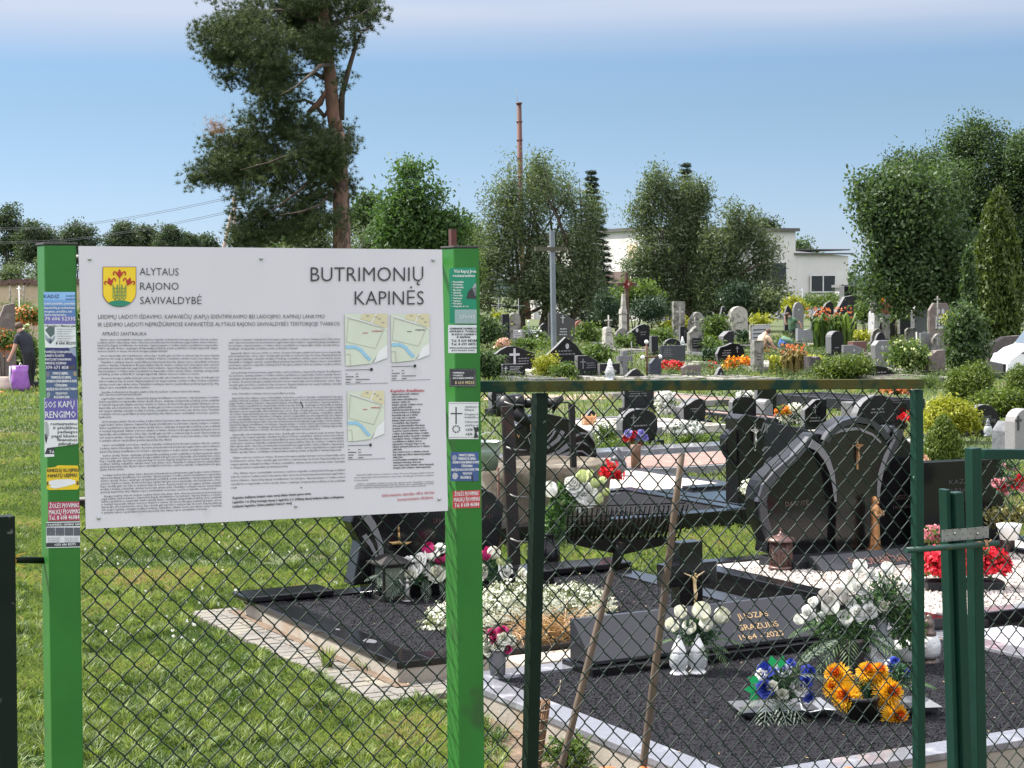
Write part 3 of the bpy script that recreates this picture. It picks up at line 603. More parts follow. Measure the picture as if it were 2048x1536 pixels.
# ------------------------------------------------------------------ white building
bp_ = np.array([9.85, 135.0, 0])
b_white = mat('white_render', (0.60, 0.585, 0.56), (0.50, 0.49, 0.475), rough=0.9, scale=.5, detail=7, bump=.15, c3=(.36, .34, .32), s3=.35, r3=(.6, .75))
tb = thing('building', bp_, 'long flat roofed white rendered building behind the willows', 'building')
mb = MB(frame(bp_, GA)); mb.box((6.9, 9, 2.2), (13.8, 18, 9.0)); part('wall', mb, b_white, tb)
mb = MB(frame(bp_, GA)); mb.box((6.9, 9, 6.82), (14.3, 18.5, .24)); part('roof', mb, plain('roof_dark', (.09, .085, .085)), tb)
mb = MB(frame(bp_, GA)); mb.box((16.4, 6, 1.6), (5.2, 11.8, 6.0)); mb.add([(13.8, .1, 4.6), (19.0, .1, 4.6), (19.0, .1, 4.8), (13.8, .1, 5.2), (13.8, 11.9, 4.6), (19.0, 11.9, 4.6), (19.0, 11.9, 4.8), (13.8, 11.9, 5.2)], [(0, 1, 2, 3), (7, 6, 5, 4), (3, 2, 6, 7), (1, 5, 6, 2)]); part('annex', mb, b_white, tb, label='lower annex with a single sloping roof')
mb = MB(frame(bp_, GA)); mb.box((16.5, -.03, 4.98), (5.7, .25, .12), 0); mb.box((16.4, 6.2, 5.3), (5.6, 12.2, .1)); part('annex_roof', mb, plain('roof_dark', (.09, .085, .085)), tb)
def win(u0, z0, w, h, side=0, nm='window'):
    # side 0: the front facing right; side 1: the sunny end facing left
    M = frame(bp_, GA) if side == 0 else frame(bp_, GA - math.pi / 2)
    if side == 0: f = lambda mb_, c, d: mb_.box((c[0], -c[1], c[2]), d)
    mbf = MB(frame(bp_, GA)); mbp = MB(frame(bp_, GA))
    def q(mb_, u, dep, z, du, dd, dz):
        if side == 0: mb_.box((u, -dep, z), (du, dd, dz))
        else: mb_.box((-dep, u, z), (dd, du, dz))
    q(mbp, u0 + w / 2, .02, z0 + h / 2, w - .1, .04, h - .1)
    for u in (u0, u0 + w / 2, u0 + w): q(mbf, u, .05, z0 + h / 2, .09, .1, h)
    for z in (z0, z0 + h): q(mbf, u0 + w / 2, .05, z, w, .1, .09)
    fr = part(nm, mbf, plain('window_frame', (.6, .6, .58)), tb); part('pane', mbp, plain('window_dark', (.015, .018, .022), rough=.12), fr)
win(9.9, 2.6, 3.0, 1.7); win(15.2, 2.0, 2.4, 1.3); win(6.2, 3.0, 2.2, 1.4)
mb = MB(frame(bp_, GA)); mb.box((-.03, 4.4, 1.9), (.08, 4.6, 3.6)); part('garage_door', mb, plain('brown_door', (.16, .11, .10)), tb, label='brown garage door in the sunlit end')
mb = MB(frame(bp_, GA)); mb.box((-.02, 1.6, 5.2), (.05, 1.4, 1.1)); part('wall_patch', mb, mat('patch_tan', (.62, .50, .36), (.5, .4, .3), rough=.9), tb)
mb = MB(frame(bp_, GA)); mb.tube([(-.12, -.12, 0), (-.12, -.12, 6.7)], .1, 8); mb.tube([(9.2, -.12, 0), (9.2, -.12, 6.7)], .06, 6); part('drainpipe', mb, plain('zinc', (.45, .46, .47), rough=.5), tb)
mb = MB(frame(bp_, GA)); mb.box((15.6, -.03, .9), (2.6, .06, .12)); part('ledge', mb, plain('ledge_grey', (.3, .3, .3)), tb)
# sandy wall at the far left
q0 = gY(-40, 640, 92); q1 = gY(230, 640, 92)
mb = MB(); c = (q0 + q1) / 2; mb.box((c[0], 92.3, 1.42), (q1[0] - q0[0], .5, 2.9)); tw = thing('wall', (c[0], 92.3, 0), 'long sandy coloured masonry wall at the far left', 'wall')
part('wall_face', mb, mat('sand_masonry', (.50, .39, .28), (.40, .31, .22), rough=.95, scale=1.4, detail=6, bump=.3), tw)
mb = MB()
for i in range(60): mb.box((q0[0] + (q1[0] - q0[0]) * (i + .5) / 60, 92.3, 2.95 + random.uniform(-.05, .08)), ((q1[0] - q0[0]) / 62, .8, .22))
part('wall_capping', mb, mat('capping', (.15, .09, .07), (.08, .05, .045), rough=.9), tw)
# chimney
Yc = 150; ct, cb = gY(1038, 208, Yc), gY(1043, 500, Yc)
t = thing('chimney', (cb[0], cb[1], 0), 'slim rusty steel chimney rising above the big willow', 'chimney')
mb = MB(); base = np.array([cb[0] + .5, cb[1], 0]); mb.tube([base, tuple(cb), tuple(ct)], [.27, .24, .2], 12)
part('stack', mb, mat('rusty_steel', (.13, .042, .030), (.07, .035, .028), rough=.75, scale=.7, detail=5, stretch=(1, 1, .3)), t)
mb = MB()
for i in range(9): p = cb + (ct - cb) * i / 8; mb.tube([p, p + np.array([0, 0, .12])], [.26, .26], 12)
part('bands', mb, plain('chimney_band', (.12, .05, .04)), t)
mb = MB(); mb.tube([tuple(ct + np.array([-.15, 0, -.5])), tuple(gY(1034, 178, Yc))], .018, 5); part('lightning_rod', mb, plain('rod_grey', (.2, .2, .2)), t)
# power pole with raking strut and its wires
Yw = 110
t = thing('power_pole', (*gY(470, 600, Yw)[:2], 0), 'concrete power pole with a raking strut left of the pine', 'pole')
pm = mat('pole_concrete', (.30, .24, .20), (.2, .16, .14), rough=.9)
mb = MB(); a = gY(471, 600, Yw); mb.tube([(a[0], a[1], 0), gY(468, 392, Yw)], [.17, .12], 8); part('pole', mb, pm, t)
mb = MB(); a = gY(415, 600, Yw); mb.tube([(a[0] - .2, a[1], 0), gY(464, 425, Yw)], [.16, .11], 8); part('strut', mb, pm, t)
mb = MB()
for x0_, x1_, y in ((456, 484, 417), (462, 492, 448), (462, 490, 396)): mb.tube([gY(x0_, y, Yw), gY(x1_, y, Yw)], .05, 6)
for x in (476, 482, 488, 492): mb.tube([gY(x, 447, Yw), gY(x, 458, Yw)], .035, 5)
mb.tube([gY(474, 458, Yw), gY(493, 458, Yw)], .04, 5); mb.tube([gY(474, 470, Yw), gY(486, 460, Yw)], .03, 5)
part('crossarms', mb, plain('pole_iron', (.08, .06, .055)), t)
for i, (ya, yb) in enumerate([(428, 396), (455, 424)]):
    mb = MB(); A_, B_ = gY(-200, ya + 20, 130), gY(466, yb, Yw)
    for o_ in (0, .35): mb.tube([tuple(A_ + (B_ - A_) * q + np.array([0, 0, o_ * .3 - 1.3 * math.sin(math.pi * q) * .8])) for q in np.linspace(0, 1, 14)], .011, 4)
    tag(part('power_line', mb, plain('wire_grey', (.07, .075, .085), spec=.1), at=tuple(A_)), ['upper pair of thin overhead wires running left from the pole', 'lower pair of thin overhead wires running left from the pole'][i], 'wire', 'overhead wires')
# ------------------------------------------------------------------ notice board with its two green posts
def fhit(px, py, b): return gb(px, py, b)
PG = mat('green_paint', (0.028, 0.155, 0.026), (0.024, 0.130, 0.022), rough=0.42, scale=3, detail=5, bump=.06, bscale=30, spec=.3, c3=(.03, .09, .025), s3=5, r3=(.62, .72))
BW = mat('board_white', (0.60, 0.575, 0.62), (0.555, 0.535, 0.58), rough=0.5, scale=2.5, detail=8, spec=.3, stretch=(1, 1, .4), c3=(.50, .48, .50), s3=9, r3=(.66, .8))
INK = plain('ink_black', (0.035, 0.03, 0.035), rough=.5); INKG = plain('ink_body', (0.018, 0.016, 0.02), rough=.5); INKR = plain('ink_red', (0.45, 0.03, 0.05), rough=.5)
STEEL = plain('galvanised', (.45, .46, .46), rough=.35, metal=.8); CAPD = plain('post_cap', (.05, .045, .045), rough=.6)
sgn = thing('notice_board', fhit(520, 1600, 5.62) * np.array([1, 1, 0]), 'large white municipal notice board mounted between two green square posts covered in stickers', 'sign')
PS = 0.098
def sign_post(pxt, pyt, pxb, pyb, b):
    top = fhit(pxt, pyt, b); bot = fhit(pxb, pyb, b); d = (bot - top); bot = top + d * (top[2] + .25) / (top[2] - bot[2])
    M0 = MB(); V = []
    for c in (bot, top):
        for sx, sy in ((-1, -1), (1, -1), (1, 1), (-1, 1)): V.append(c + E1 * sx * PS / 2 + E2 * sy * PS / 2)
    M0.add(V, [(0, 3, 2, 1), (4, 5, 6, 7), (0, 1, 5, 4), (1, 2, 6, 5), (2, 3, 7, 6), (3, 0, 4, 7)])
    p = part('post', M0, PG, sgn, bevel=.006)
    mc = MB(frame(top + np.array([0, 0, .0]), GA)); mc.box((0, 0, .003), (PS + .006, PS + .006, .006)); part('cap', mc, CAPD, p, bevel=.001)
    return p, Plane((top + bot) / 2 - E2 * PS / 2, -E2 + np.array([0, 0, float((top - bot)[0] * 0)]))
postL, plL = sign_post(113, 490, 128, 1536, 5.62)
postR, plR = sign_post(921, 496, 932, 1536, 5.62)
plL.n = np.array(-E2); plR.n = np.array(-E2)
# cross bars behind the panel
mb = MB()
for y0_, y1_ in ((518, 523), (1003, 985)):
    a = fhit(150, y0_, 5.68); b = fhit(957, y1_, 5.68); v = [a, b]
    mb.tube([a, b], .014, 4)
part('cross_bar', mb, plain('bar_brown', (.05, .04, .04)), sgn)
# the panel: left edge nearer, slightly out of line with the posts
TL, BL = gY(157, 492, 5.60), gY(172, 1058, 5.60); TR, BR = gY(884, 499, 6.055), gY(896, 1021.5, 6.055)
bn = np.cross(BR - BL, TL - BL); bn /= np.linalg.norm(bn); bn = bn if bn[1] < 0 else -bn
th_ = .006
mb = MB(); V = [BL, BR, TR, TL]; V = V + [v - bn * th_ for v in V]
mb.add(V, [(0, 1, 2, 3), (7, 6, 5, 4), (1, 0, 4, 5), (2, 1, 5, 6), (3, 2, 6, 7), (0, 3, 7, 4)])
panel = part('panel', mb, BW, sgn)
pl = Plane((BL + BR + TL + TR) / 4, bn)
# keep lettering in front of the slightly warped panel
e_ = max(abs(float((q - pl.p) @ bn)) for q in (TL, TR, BL, BR)) + .0012
def T(mb, s, x0, y0, x1, y1, h, bold=0, res=1): ptext(mb, pl, s, x0, y0, x1, y1, h, e_, res, bold, -.007 if h > 7 else 0)
mb = MB(); T(mb, 'BUTRIMONIŲ', 621, 562.5, 846, 562, 29, res=3); T(mb, 'KAPINĖS', 709, 609.5, 847, 609, 28, res=3); part('title_lettering', mb, INK, panel)
mb = MB(); T(mb, 'ALYTAUS', 279, 550, 357, 551, 15, res=2); T(mb, 'RAJONO', 280, 579.5, 357, 579.5, 15, res=2); T(mb, 'SAVIVALDYBĖ', 280, 608, 403, 608, 15, res=2)
part('name_lettering', mb, INK, panel)
mb = MB(); T(mb, 'LEIDIMŲ LAIDOTI IŠDAVIMO, KAPAVIEČIŲ (KAPŲ) IDENTIFIKAVIMO BEI LAIDOJIMO, KAPINIŲ LANKYMO', 196, 637.5, 649, 636.5, 8.2, res=2)
T(mb, 'IR LEIDIMO LAIDOTI NEPRIŽIŪRIMOSE KAPAVIETĖSE ALYTAUS RAJONO SAVIVALDYBĖS TERITORIJOJE TVARKOS', 196, 653, 679, 651, 8.2, res=2)
T(mb, 'APRAŠO SANTRAUKA', 204, 671, 293, 671, 7.4, res=2); part('heading_lettering', mb, INK, panel)
TXT = ('Alytaus rajono savivaldybės teritorijoje esančiose kapinėse leidimą laidoti žmogaus palaikus išduoda seniūnas. Leidimas laidoti išduodamas darbo dienomis pirmadieniais-ketvirtadieniais '
       'pagal leidimo laidoti išdavimo, kapaviečių (kapų) identifikavimo bei laidojimo, kapinių lankymo ir leidimo laidoti neprižiūrimose kapavietėse tvarkos aprašą. Asmuo, atsakingas už kapavietės priežiūrą, '
       'privalo prižiūrėti ir tvarkyti kapavietę, laikytis viešosios tvarkos ir rimties. Kremuoti žmogaus palaikai laidojami urnose kapavietėje arba kolumbariumo nišoje. Kapo duobės gylis turi būti ne mažesnis kaip du metrai. '
       'Kapinių lankytojai turi saugoti aplinką, nelaužyti medžių ir krūmų, nešiukšlinti, atliekas mesti į tam skirtas vietas. Paminklai ir antkapiai statomi nepažeidžiant gretimų kapaviečių ribų. ').split()
tw_ = [0]
def body(mb, xa, xb, y0, y1, n, skew, last=1.0, bold=0, h=4.0, nch=None, ind=5.0, dx=0.0):
    """paragraph of n justified lines from baseline y0 to y1 at the left edge, right end raised by skew px"""
    for i in range(n):
        y = y0 + (y1 - y0) * i / max(1, n - 1); q = last if i == n - 1 else 1.0; x0 = xa + (ind if i == 0 else 0) + dx * i; x1 = xa + dx * i + (xb - xa) * q
        want = nch or int((x1 - x0) / 2.3); s = ''
        while len(s) < want: s += (' ' if s else '') + TXT[tw_[0] % len(TXT)]; tw_[0] += 1
        T(mb, s, x0, y, x1, y - skew * (x1 - x0) / (xb - xa), h, bold)
BD = MB(); BB = MB()
body(BD, 195, 436, 681, 704, 5, .5, .58); body(BB, 196, 438, 713, 719, 2, .5, 1); body(BD, 197, 438, 726, 750, 5, 1, .84)
body(BD, 198, 438, 758, 777, 4, 2, .42); body(BB, 198, 400, 786, 791, 2, 2, .42); body(BD, 198, 438, 799, 836, 7, 3, .1)
body(BD, 199, 440, 845, 883, 7, 4, .6); body(BD, 200, 441, 892, 905, 3, 5, .98); body(BD, 200, 441, 913, 941, 6, 6, .2)
body(BD, 201, 442, 952, 986, 7, 8, .96); body(BD, 203, 443, 994, 1027, 7, 9, .88)
body(BD, 457, 680, 681, 699, 4, 1.5, .62); body(BD, 457, 682, 708, 738, 6, 2.5, .2); body(BD, 458, 683, 747, 778, 6, 3, .6); body(BB, 458, 640, 789, 789, 1, 2, .72)
body(BD, 459, 685, 798, 862, 13, 3.5, .8); body(BD, 460, 687, 871, 906, 7, 5, .98); body(BD, 461, 689, 917, 937, 4, 6, .5); body(BD, 462, 690, 948, 977, 5, 7, .05)
body(BD, 708, 867, 951, 962, 3, 5, .18, h=3.1, nch=76); body(BD, 709, 867, 969, 977, 3, 5, .9, h=3.1, nch=76)
for i in range(29):
    x1_ = 783 + [55, 35, 52, 36, 62, 40, 57, 56, 52, 48, 57, 53, 66, 66, 69, 74, 76, 70, 60, 66, 76, 20, 74, 78, 22, 64, 58, 84, 78][i]; y = 790 + 5.25 * i; s = ''
    while len(s) < (x1_ - 783) / 2.1: s += (' ' if s else '') + TXT[(i * 7 + len(s)) % len(TXT)]
    T(BD, s, 783 + i * .1, y, x1_, y - 2 * (x1_ - 783) / 76, 3.3, 1)
part('body_lettering', BD, INKG, panel)
T(BB, 'Kapinėse leidžiama lankytis visais metų laikais šviesiu paros metu.', 465, 998, 622, 989, 5.0, 1, 2)
T(BB, 'Lapkričio 1 d. (Visų šventųjų diena) ir lapkričio 2 d. (Vėlinių diena) lankymo laikas neribojamas.', 465, 1006.5, 688, 995.5, 5.0, 1, 2)
T(BB, 'Lankantis kapinėse, būtina palaikyti švarą ir rimtį.', 465, 1015, 584, 1008, 5.0, 1, 2)
part('bold_lettering', BB, INK, panel)
mb = MB(); T(mb, 'Kapinėse draudžiama:', 781, 784.5, 848, 783, 6, 1, 2); T(mb, 'Informacinis stendas nėra skirtas', 764, 994, 868, 987, 6.5, 0, 2); T(mb, 'komerciniams tikslams.', 795, 1002, 867, 997, 6.5, 0, 2)
part('red_lettering', mb, INKR, panel)
# coat of arms: three red lilies on gold above a green mound
def shield(cx, cy, w, h, n=10):
    o = [(cx - w / 2, cy - h / 2), (cx + w / 2, cy - h / 2), (cx + w / 2, cy + h * .14)]
    for i in range(1, n + 1):
        a = i / n * math.pi / 2; o.append((cx + w / 2 * math.cos(a), cy + h * .14 + h * .36 * math.sin(a)))
    for i in range(n - 1, -1, -1):
        a = i / n * math.pi / 2; o.append((cx - w / 2 * math.cos(a), cy + h * .14 + h * .36 * math.sin(a)))
    return o
sx, sy = 238.5, 573.5
mb = MB(); pquad(mb, pl, shield(sx, sy, 67, 80), e_); arms = part('coat_of_arms', mb, plain('arms_outline', (.16, .03, .02)), panel)
mb = MB(); pquad(mb, pl, shield(sx, sy, 65, 78), e_ + .0006); part('gold_field', mb, plain('arms_gold', (.78, .55, .02)), arms)
mb = MB(); o = [(sx - 22 + 44 * i / 10, 604.5 - 4.5 * math.sin(math.pi * i / 10)) for i in range(11)] + [(sx + 22 * math.cos(a) , 604 + 8.5 * math.sin(a)) for a in np.linspace(.05, math.pi - .05, 9)]
pquad(mb, pl, o, e_ + .0012); part('green_mound', mb, plain('arms_green', (.02, .22, .14)), arms)
mb = MB(); ep = e_ + .0018
def lily(mb, cx, cy, ang, s):
    ca, sa = math.cos(ang), math.sin(ang); R = lambda x, y: (cx + (x * ca - y * sa) * s, cy + (x * sa + y * ca) * s)
    pquad(mb, pl, [R(-3.2, 5), R(-4.6, -2), R(0, -10), R(4.6, -2), R(3.2, 5), R(0, 8)], ep)
    for q in (-1, 1):
        arc = [R(q * x, y) for x, y in ((1.5, 6), (5, 2), (7.5, -3), (11, -4), (13, -.5), (11.5, 3.5))]
        pline(mb, pl, arc, 2.6 * s, ep + .0002)
    pline(mb, pl, [R(-1.5, 9.5), R(0, 7), R(1.5, 9.5)], 1.6 * s, ep)
lily(mb, sx, 547, 0, .95); lily(mb, sx - 19, 563, -.35, .9); lily(mb, sx + 19, 563, .35, .9); part('lilies', mb, plain('arms_red', (.42, .03, .02)), arms)
mb = MB()
for dx, y0_, y1_ in ((0, 557, 603), (-9, 572, 603), (9, 572, 603)):
    pline(mb, pl, [(sx + dx + (dx * .9 if dx else 0) * .35, y0_), (sx + dx, (y0_ + y1_) / 2), (sx + dx * .9, y1_)], 1.3, ep + .0003)
    for yy in range(572, 600, 7):
        for q in (-1, 1): pline(mb, pl, [(sx + dx, yy + 6), (sx + dx + q * 3.4, yy + 3), (sx + dx + q * 4.2, yy - 3)], 1.7, ep + .0003)
part('lily_stems', mb, plain('arms_stem', (.20, .30, .08)), arms)
# three maps
def site_map(x0, y0, x1, y1, k):
    w, h = x1 - x0, y1 - y0; R = lambda u, v: (x0 + u * w, y0 + v * h + (1 - u) * .5)
    mb = MB(); pquad(mb, pl, [R(0, 0), R(1, 0), R(1, .66), R(.86, .7), R(.62, .96), R(.14, 1), R(.02, 1)], e_); mp_ = part('site_map', mb, plain('map_green', (.58, .62, .52)), panel)
    e2 = e_ + .0007
    mb = MB(); pquad(mb, pl, [R(.44, 0), R(1, 0), R(1, .3), R(.60, .16), R(.35, .1)], e2); part('built_area', mb, plain('map_sand', (.60, .55, .36)), mp_)
    mb = MB(); pline(mb, pl, [R(.62, .2), R(.74, 0)], 2.2, e2 + .0005); pquad(mb, pl, [R(.80, .72), R(1, .60), R(1, .85), R(.68, .95)], e2); pline(mb, pl, [R(.02, .04), R(.6, .19), R(1, .31)], 2, e2 + .0005); part('roads', mb, plain('map_white', (.72, .71, .73)), mp_)
    mb = MB(); pts = [R(.02, .64), R(.24, .64), R(.38, .70), R(.50, .82), R(.60, .89)]; pline(mb, pl, pts, 6.6, e2 + .0004)
    for p in pts[1:-1]: pquad(mb, pl, [(p[0] + 3.3 * math.cos(a), p[1] + 3.3 * math.sin(a)) for a in np.linspace(0, 6.28, 10)[:-1]], e2 + .0006)
    part('pond', mb, plain('map_blue', (.28, .50, .68)), mp_)
    mb = MB(); pline(mb, pl, [R(.08, .09), R(.04, .54), R(.72, .67), R(.93, .28), R(.08, .09)], .7, e2 + .001); pline(mb, pl, [R(.02, .78), R(.12, .78), R(.14, 1)], .8, e2 + .001)
    for u, v in ((.5, .04), (.78, .1), (.86, .17), (.7, .06)): pline(mb, pl, [R(u, v), R(u + .07, v)], 2.2, e2 + .001)
    part('boundary', mb, plain('map_line', (.38, .34, .30)), mp_)
    mb = MB(); ptext(mb, pl, 'BUTRIMONYS', *R(.64, .35), *R(.88, .35), 2.6, e2 + .001, 1, 1); pline(mb, pl, [R(.42, .37), R(.54, .37)], 1.2, e2 + .001); part('place_name', mb, INKR if k != 1 else INK, mp_)
    mb = MB(); q = y1 + 9; pline(mb, pl, [(x0 + 1, q), (x0 + w * .6, q - 1)], 1.0, e_); pquad(mb, pl, [(x0 + w * .6, q - 4), (x0 + w * .66, q - 4), (x0 + w * .66, q + 1), (x0 + w * .63, q + 2), (x0 + w * .6, q + 1)], e_)
    for i in range(4):
        yy = q + 8 + i * 5.4; pline(mb, pl, [(x0 + 2, yy), (x0 + 2 + [3, 16, 11, 9][i], yy)], 1.3, e_); pline(mb, pl, [(x0 + 22, yy), (x0 + 22 + [5, 6, 28, 10][i], yy - .4)], 1.2, e_)
    pline(mb, pl, [(x0 + 1, q + 28), (x0 + w + 2, q + 26)], .7, e_); part('map_caption', mb, INKG, panel)
site_map(689, 627, 774, 731, 0); site_map(781, 627, 858, 724, 1); site_map(694, 781, 768, 882, 2)
# screws
for x, y in ((179, 518), (522, 517), (866, 520), (197, 1036), (591, 1012), (878, 998)):
    c = pl.hit(x, y); M = MB(); z = Vector(bn).to_track_quat('Z', 'Y').to_matrix().to_4x4(); M = MB(Matrix.Translation(Vector(c + bn * (e_ - .0005))) @ z)
    M.lathe([(.0001, -.004), (.0052, -.004), (.0052, .002), (.0035, .0042), (.0001, .0045)], n=10); part('screw', M, STEEL, sgn)
mb = MB(); pline(mb, pl, [(600, 803), (602, 806), (605, 812), (605, 817)], 1.8, e_); pquad(mb, pl, [(600, 974), (604, 974), (603, 977)], e_); part('scratch_mark', mb, INK, sgn)

# ------------------------------------------------------------------ stickers on the posts
def sticker(P, poly, col, texts=(), label=None, deco=(), name='sticker', border=None):
    mb = MB(); pquad(mb, P, poly, .0012); s = part(name, mb, plain('stk_%s' % '_'.join('%d' % int(v * 100) for v in col), col, rough=.4), sgn, label=label)
    groups = {}
    for c, pts in deco: groups.setdefault(('q', c), []).append(pts)
    for (k, c), ps in groups.items():
        mb = MB()
        for i, p in enumerate(ps): pquad(mb, P, p, .0018 + .0001 * i)
        part('printed_field', mb, plain('stk_%s' % '_'.join('%d' % int(v * 100) for v in c), c, rough=.4), s)
    bc = {}
    for t in texts: bc.setdefault(t[6], []).append(t)
    for c, ts in bc.items():
        mb = MB()
        for (tx, x0, y0, x1, y1, h, _c) in ts: ptext(mb, P, tx, x0, y0, x1, y1, h, .003, 1, 1)
        part('lettering', mb, plain('stk_%s' % '_'.join('%d' % int(v * 100) for v in c), c, rough=.5), s)
    return s
WH, BK, NV, DKB = (.72, .72, .74), (.03, .03, .035), (.03, .035, .14), (.05, .09, .25)
R4 = lambda x0, y0, x1, y1, s=0: [(x0, y0), (x1, y0 + s), (x1, y1 + s), (x0, y1)]
sticker(plL, [(87, 584), (150, 584), (151, 648), (88, 648)], (.10, .20, .45), [('KADIZ', 87, 596, 118, 596, 7, DKB), ('kadiz.lt', 132, 593, 150, 593, 3.5, DKB), ('.kadiz.lt', 130, 599.5, 150, 599.5, 3.5, DKB), ('aplink paminklus, paminklai', 88, 609, 149, 609, 4.2, WH), ('kapaviečių projektavimas', 88, 617.5, 149, 617.5, 4.6, WH), ('dengimas, priežiūra, kiti', 88, 625, 143, 625, 4.4, WH), ('darbai kapavietėse', 88, 631.5, 132, 631.5, 4.4, WH), ('70 606 52335', 89, 641, 150, 641, 7.6, WH)], 'pale blue to violet sticker topmost on the left post', [((.25, .45, .75), R4(87, 584, 150, 600)), ((.17, .32, .62), R4(87, 600, 150, 612)), ((.16, .15, .42), R4(88, 632, 151, 648))])
sticker(plL, [(88, 648), (151, 648), (152, 693), (140, 696), (90, 695)], (.68, .70, .72), [('s Kapinėse / Akmens gam', 89, 653.5, 151, 653.5, 4.2, BK), ('8 606 85295', 111, 689, 151, 689, 5.8, BK)] + [('• Paminklų restauravimas ir liejimas'[:30 - 3 * (i % 3)], 112, 659 + i * 4.7, 148 - 5 * (i % 3), 659 + i * 4.7, 2.2, (.3, .3, .33)) for i in range(6)], 'white sticker with two small kerb pictures', [((.09, .13, .13), [(90, 660), (96, 654), (109, 654), (109, 668), (101, 675)]), ((.3, .36, .42), [(90, 668), (101, 679), (110, 670), (110, 676), (102, 688), (90, 678)]), ((.06, .10, .16), [(91, 679), (98, 676), (109, 679), (100, 688)])])
sticker(plL, [(90, 696), (152, 695), (153, 741), (91, 741)], NV, [('PAVIEČIŲ DENGIMAS', 89, 706, 142, 706, 4.6, WH), ('RANITO PLOKŠTE', 90, 713.5, 128, 713.5, 4.6, WH), ('MATŲ BETONAVIMAS', 90, 721, 142, 721, 4.6, WH), ('INKELIŲ DĖJIMAS', 90, 728.5, 132, 728.5, 4.6, WH), ('370 671 858', 91, 738, 136, 738, 6.6, WH)], 'navy sticker with four lines and a half scratched number', [((.28, .33, .45), [(137, 697), (151, 695), (152, 714), (146, 710)]), ((.06, .06, .08), [(136, 732), (150, 730), (150, 738), (138, 739)])])
sticker(plL, [(91, 741), (154, 740), (155, 799), (92, 799)], (.07, .11, .22), [('PAMATŲ LIEJIMAS,', 105, 749, 136, 749, 5.2, WH), ('TRINKELIŲ KLOJIMAS,', 101, 757, 142, 757, 5.2, WH), ('APLINKUI ATNAUJINIMAS IR KAPŲ', 92, 765, 153, 764.5, 5.2, WH), ('UŽDENGIMAS', 109, 773, 134, 773, 5.2, WH), ('MEDŽIŲ IR VISOS KITOS KAPŲ TVARKOS', 92, 781, 154, 780, 5.2, WH), ('PASLAUGOS', 111, 789, 134, 789, 5.2, WH), ('865880388', 107, 797, 138, 797, 6, WH)], 'slate blue sticker with centred narrow white lines', [((.25, .3, .3), [(93, 786), (98, 783), (101, 788), (97, 797), (93, 795)]), ((.3, .25, .16), [(146, 744), (152, 742), (153, 752), (147, 751)]), ((.2, .18, .2), [(90 + 2, 744), (98, 744), (98, 753), (93, 754)])])
sticker(plL, [(88, 796), (155, 797), (156, 886), (149, 889), (109, 894), (108, 913), (89, 914)], (.70, .70, .72), [('SOS KAPŲ', 89, 815.5, 148, 814, 12.5, WH), ('RENGIMO', 90, 836, 151, 835, 13.5, WH), ('restauravimo', 101, 850, 154, 850, 6, BK), ('ir priežiūros', 106, 858, 154, 858, 6, BK), ('paslaugos', 115, 866, 154, 866, 6, BK), ('pagal kliento', 103, 874.5, 154, 874.5, 6, BK), ('finansines', 114, 882, 154, 882, 6, BK), ('galimybes', 116, 890, 150, 890, 6, BK), ('Tel.', 98, 906, 108, 906, 6, WH)], 'white and violet sticker with a drawing of a calla flower, torn at its lower right', [((.13, .10, .36), [(89, 797), (154, 798), (155, 839), (89, 840)]), ((.04, .04, .05), [(94, 896), (109, 894), (108, 908), (89, 908)]), ((.35, .38, .38), [(89, 845), (93, 842), (97, 850), (98, 868), (95, 878), (91, 872)]), ((.04, .03, .05), [(89, 868), (93, 866), (95, 876), (92, 888), (90, 880)])])
sticker(plL, [(93, 936), (110, 934), (116, 930.5), (155, 931), (157, 935), (158, 976), (154, 979), (98, 980), (93, 977)], (.72, .50, .02), [('RINKELIŲ KLOJIMAS', 94, 944, 157, 943, 7, BK), ('PAMATŲ LIEJIMAS', 95, 955, 154, 953, 7, BK), ('8', 93, 971, 96, 971, 9, BK), ('8', 152, 970, 157, 970, 9, BK)], 'yellow sticker with a whited out number', [((.70, .70, .72), [(98, 962), (112, 959), (140, 958), (150, 961), (151, 967), (130, 973), (110, 977), (98, 974), (103, 970), (97, 968)])])
sticker(plL, R4(96, 1004, 159, 1042, -1), (.40, .05, .11), [('ŽOLĖS PJOVIMAS', 98, 1016, 157, 1014.5, 9, WH), ('MALKŲ PJOVIMAS', 97, 1028.5, 159, 1026.5, 9, WH), ('Tel. 8 608 46084', 97, 1040, 158, 1038, 9, WH)], 'crimson sticker with three white lines on the left post')
sticker(plL, R4(92, 1044, 160, 1096, -1.5), (.62, .63, .66), [('UI KAPINĖSE / AKMENS GAM', 93, 1051.5, 160, 1050, 4, WH), ('+370 606 85295', 108, 1092, 151, 1090, 5, WH)] + [('• Kapaviečių dengimas', 94 + 34 * (i % 2), 1077 + 4 * (i // 2), 120 + 36 * (i % 2), 1076 + 4 * (i // 2), 1.9, (.3, .3, .33)) for i in range(6)], 'white sticker with a row of four dark grave pictures, lowest on the left post', [(BK, R4(92, 1046, 160, 1053, -1.5)), (BK, R4(92, 1086, 160, 1094, -1.5))] + [((.10, .10, .13), R4(93 + 18 * i, 1055, min(110 + 18 * i, 160), 1071)) for i in range(4)] + [((.3, .31, .35), [(94 + 18 * i, 1070), (100 + 18 * i, 1069), (min(109 + 18 * i, 159), 1059), (min(109 + 18 * i, 159), 1057), (102 + 18 * i, 1066)]) for i in range(4)])
GRN = (.01, .22, .12)
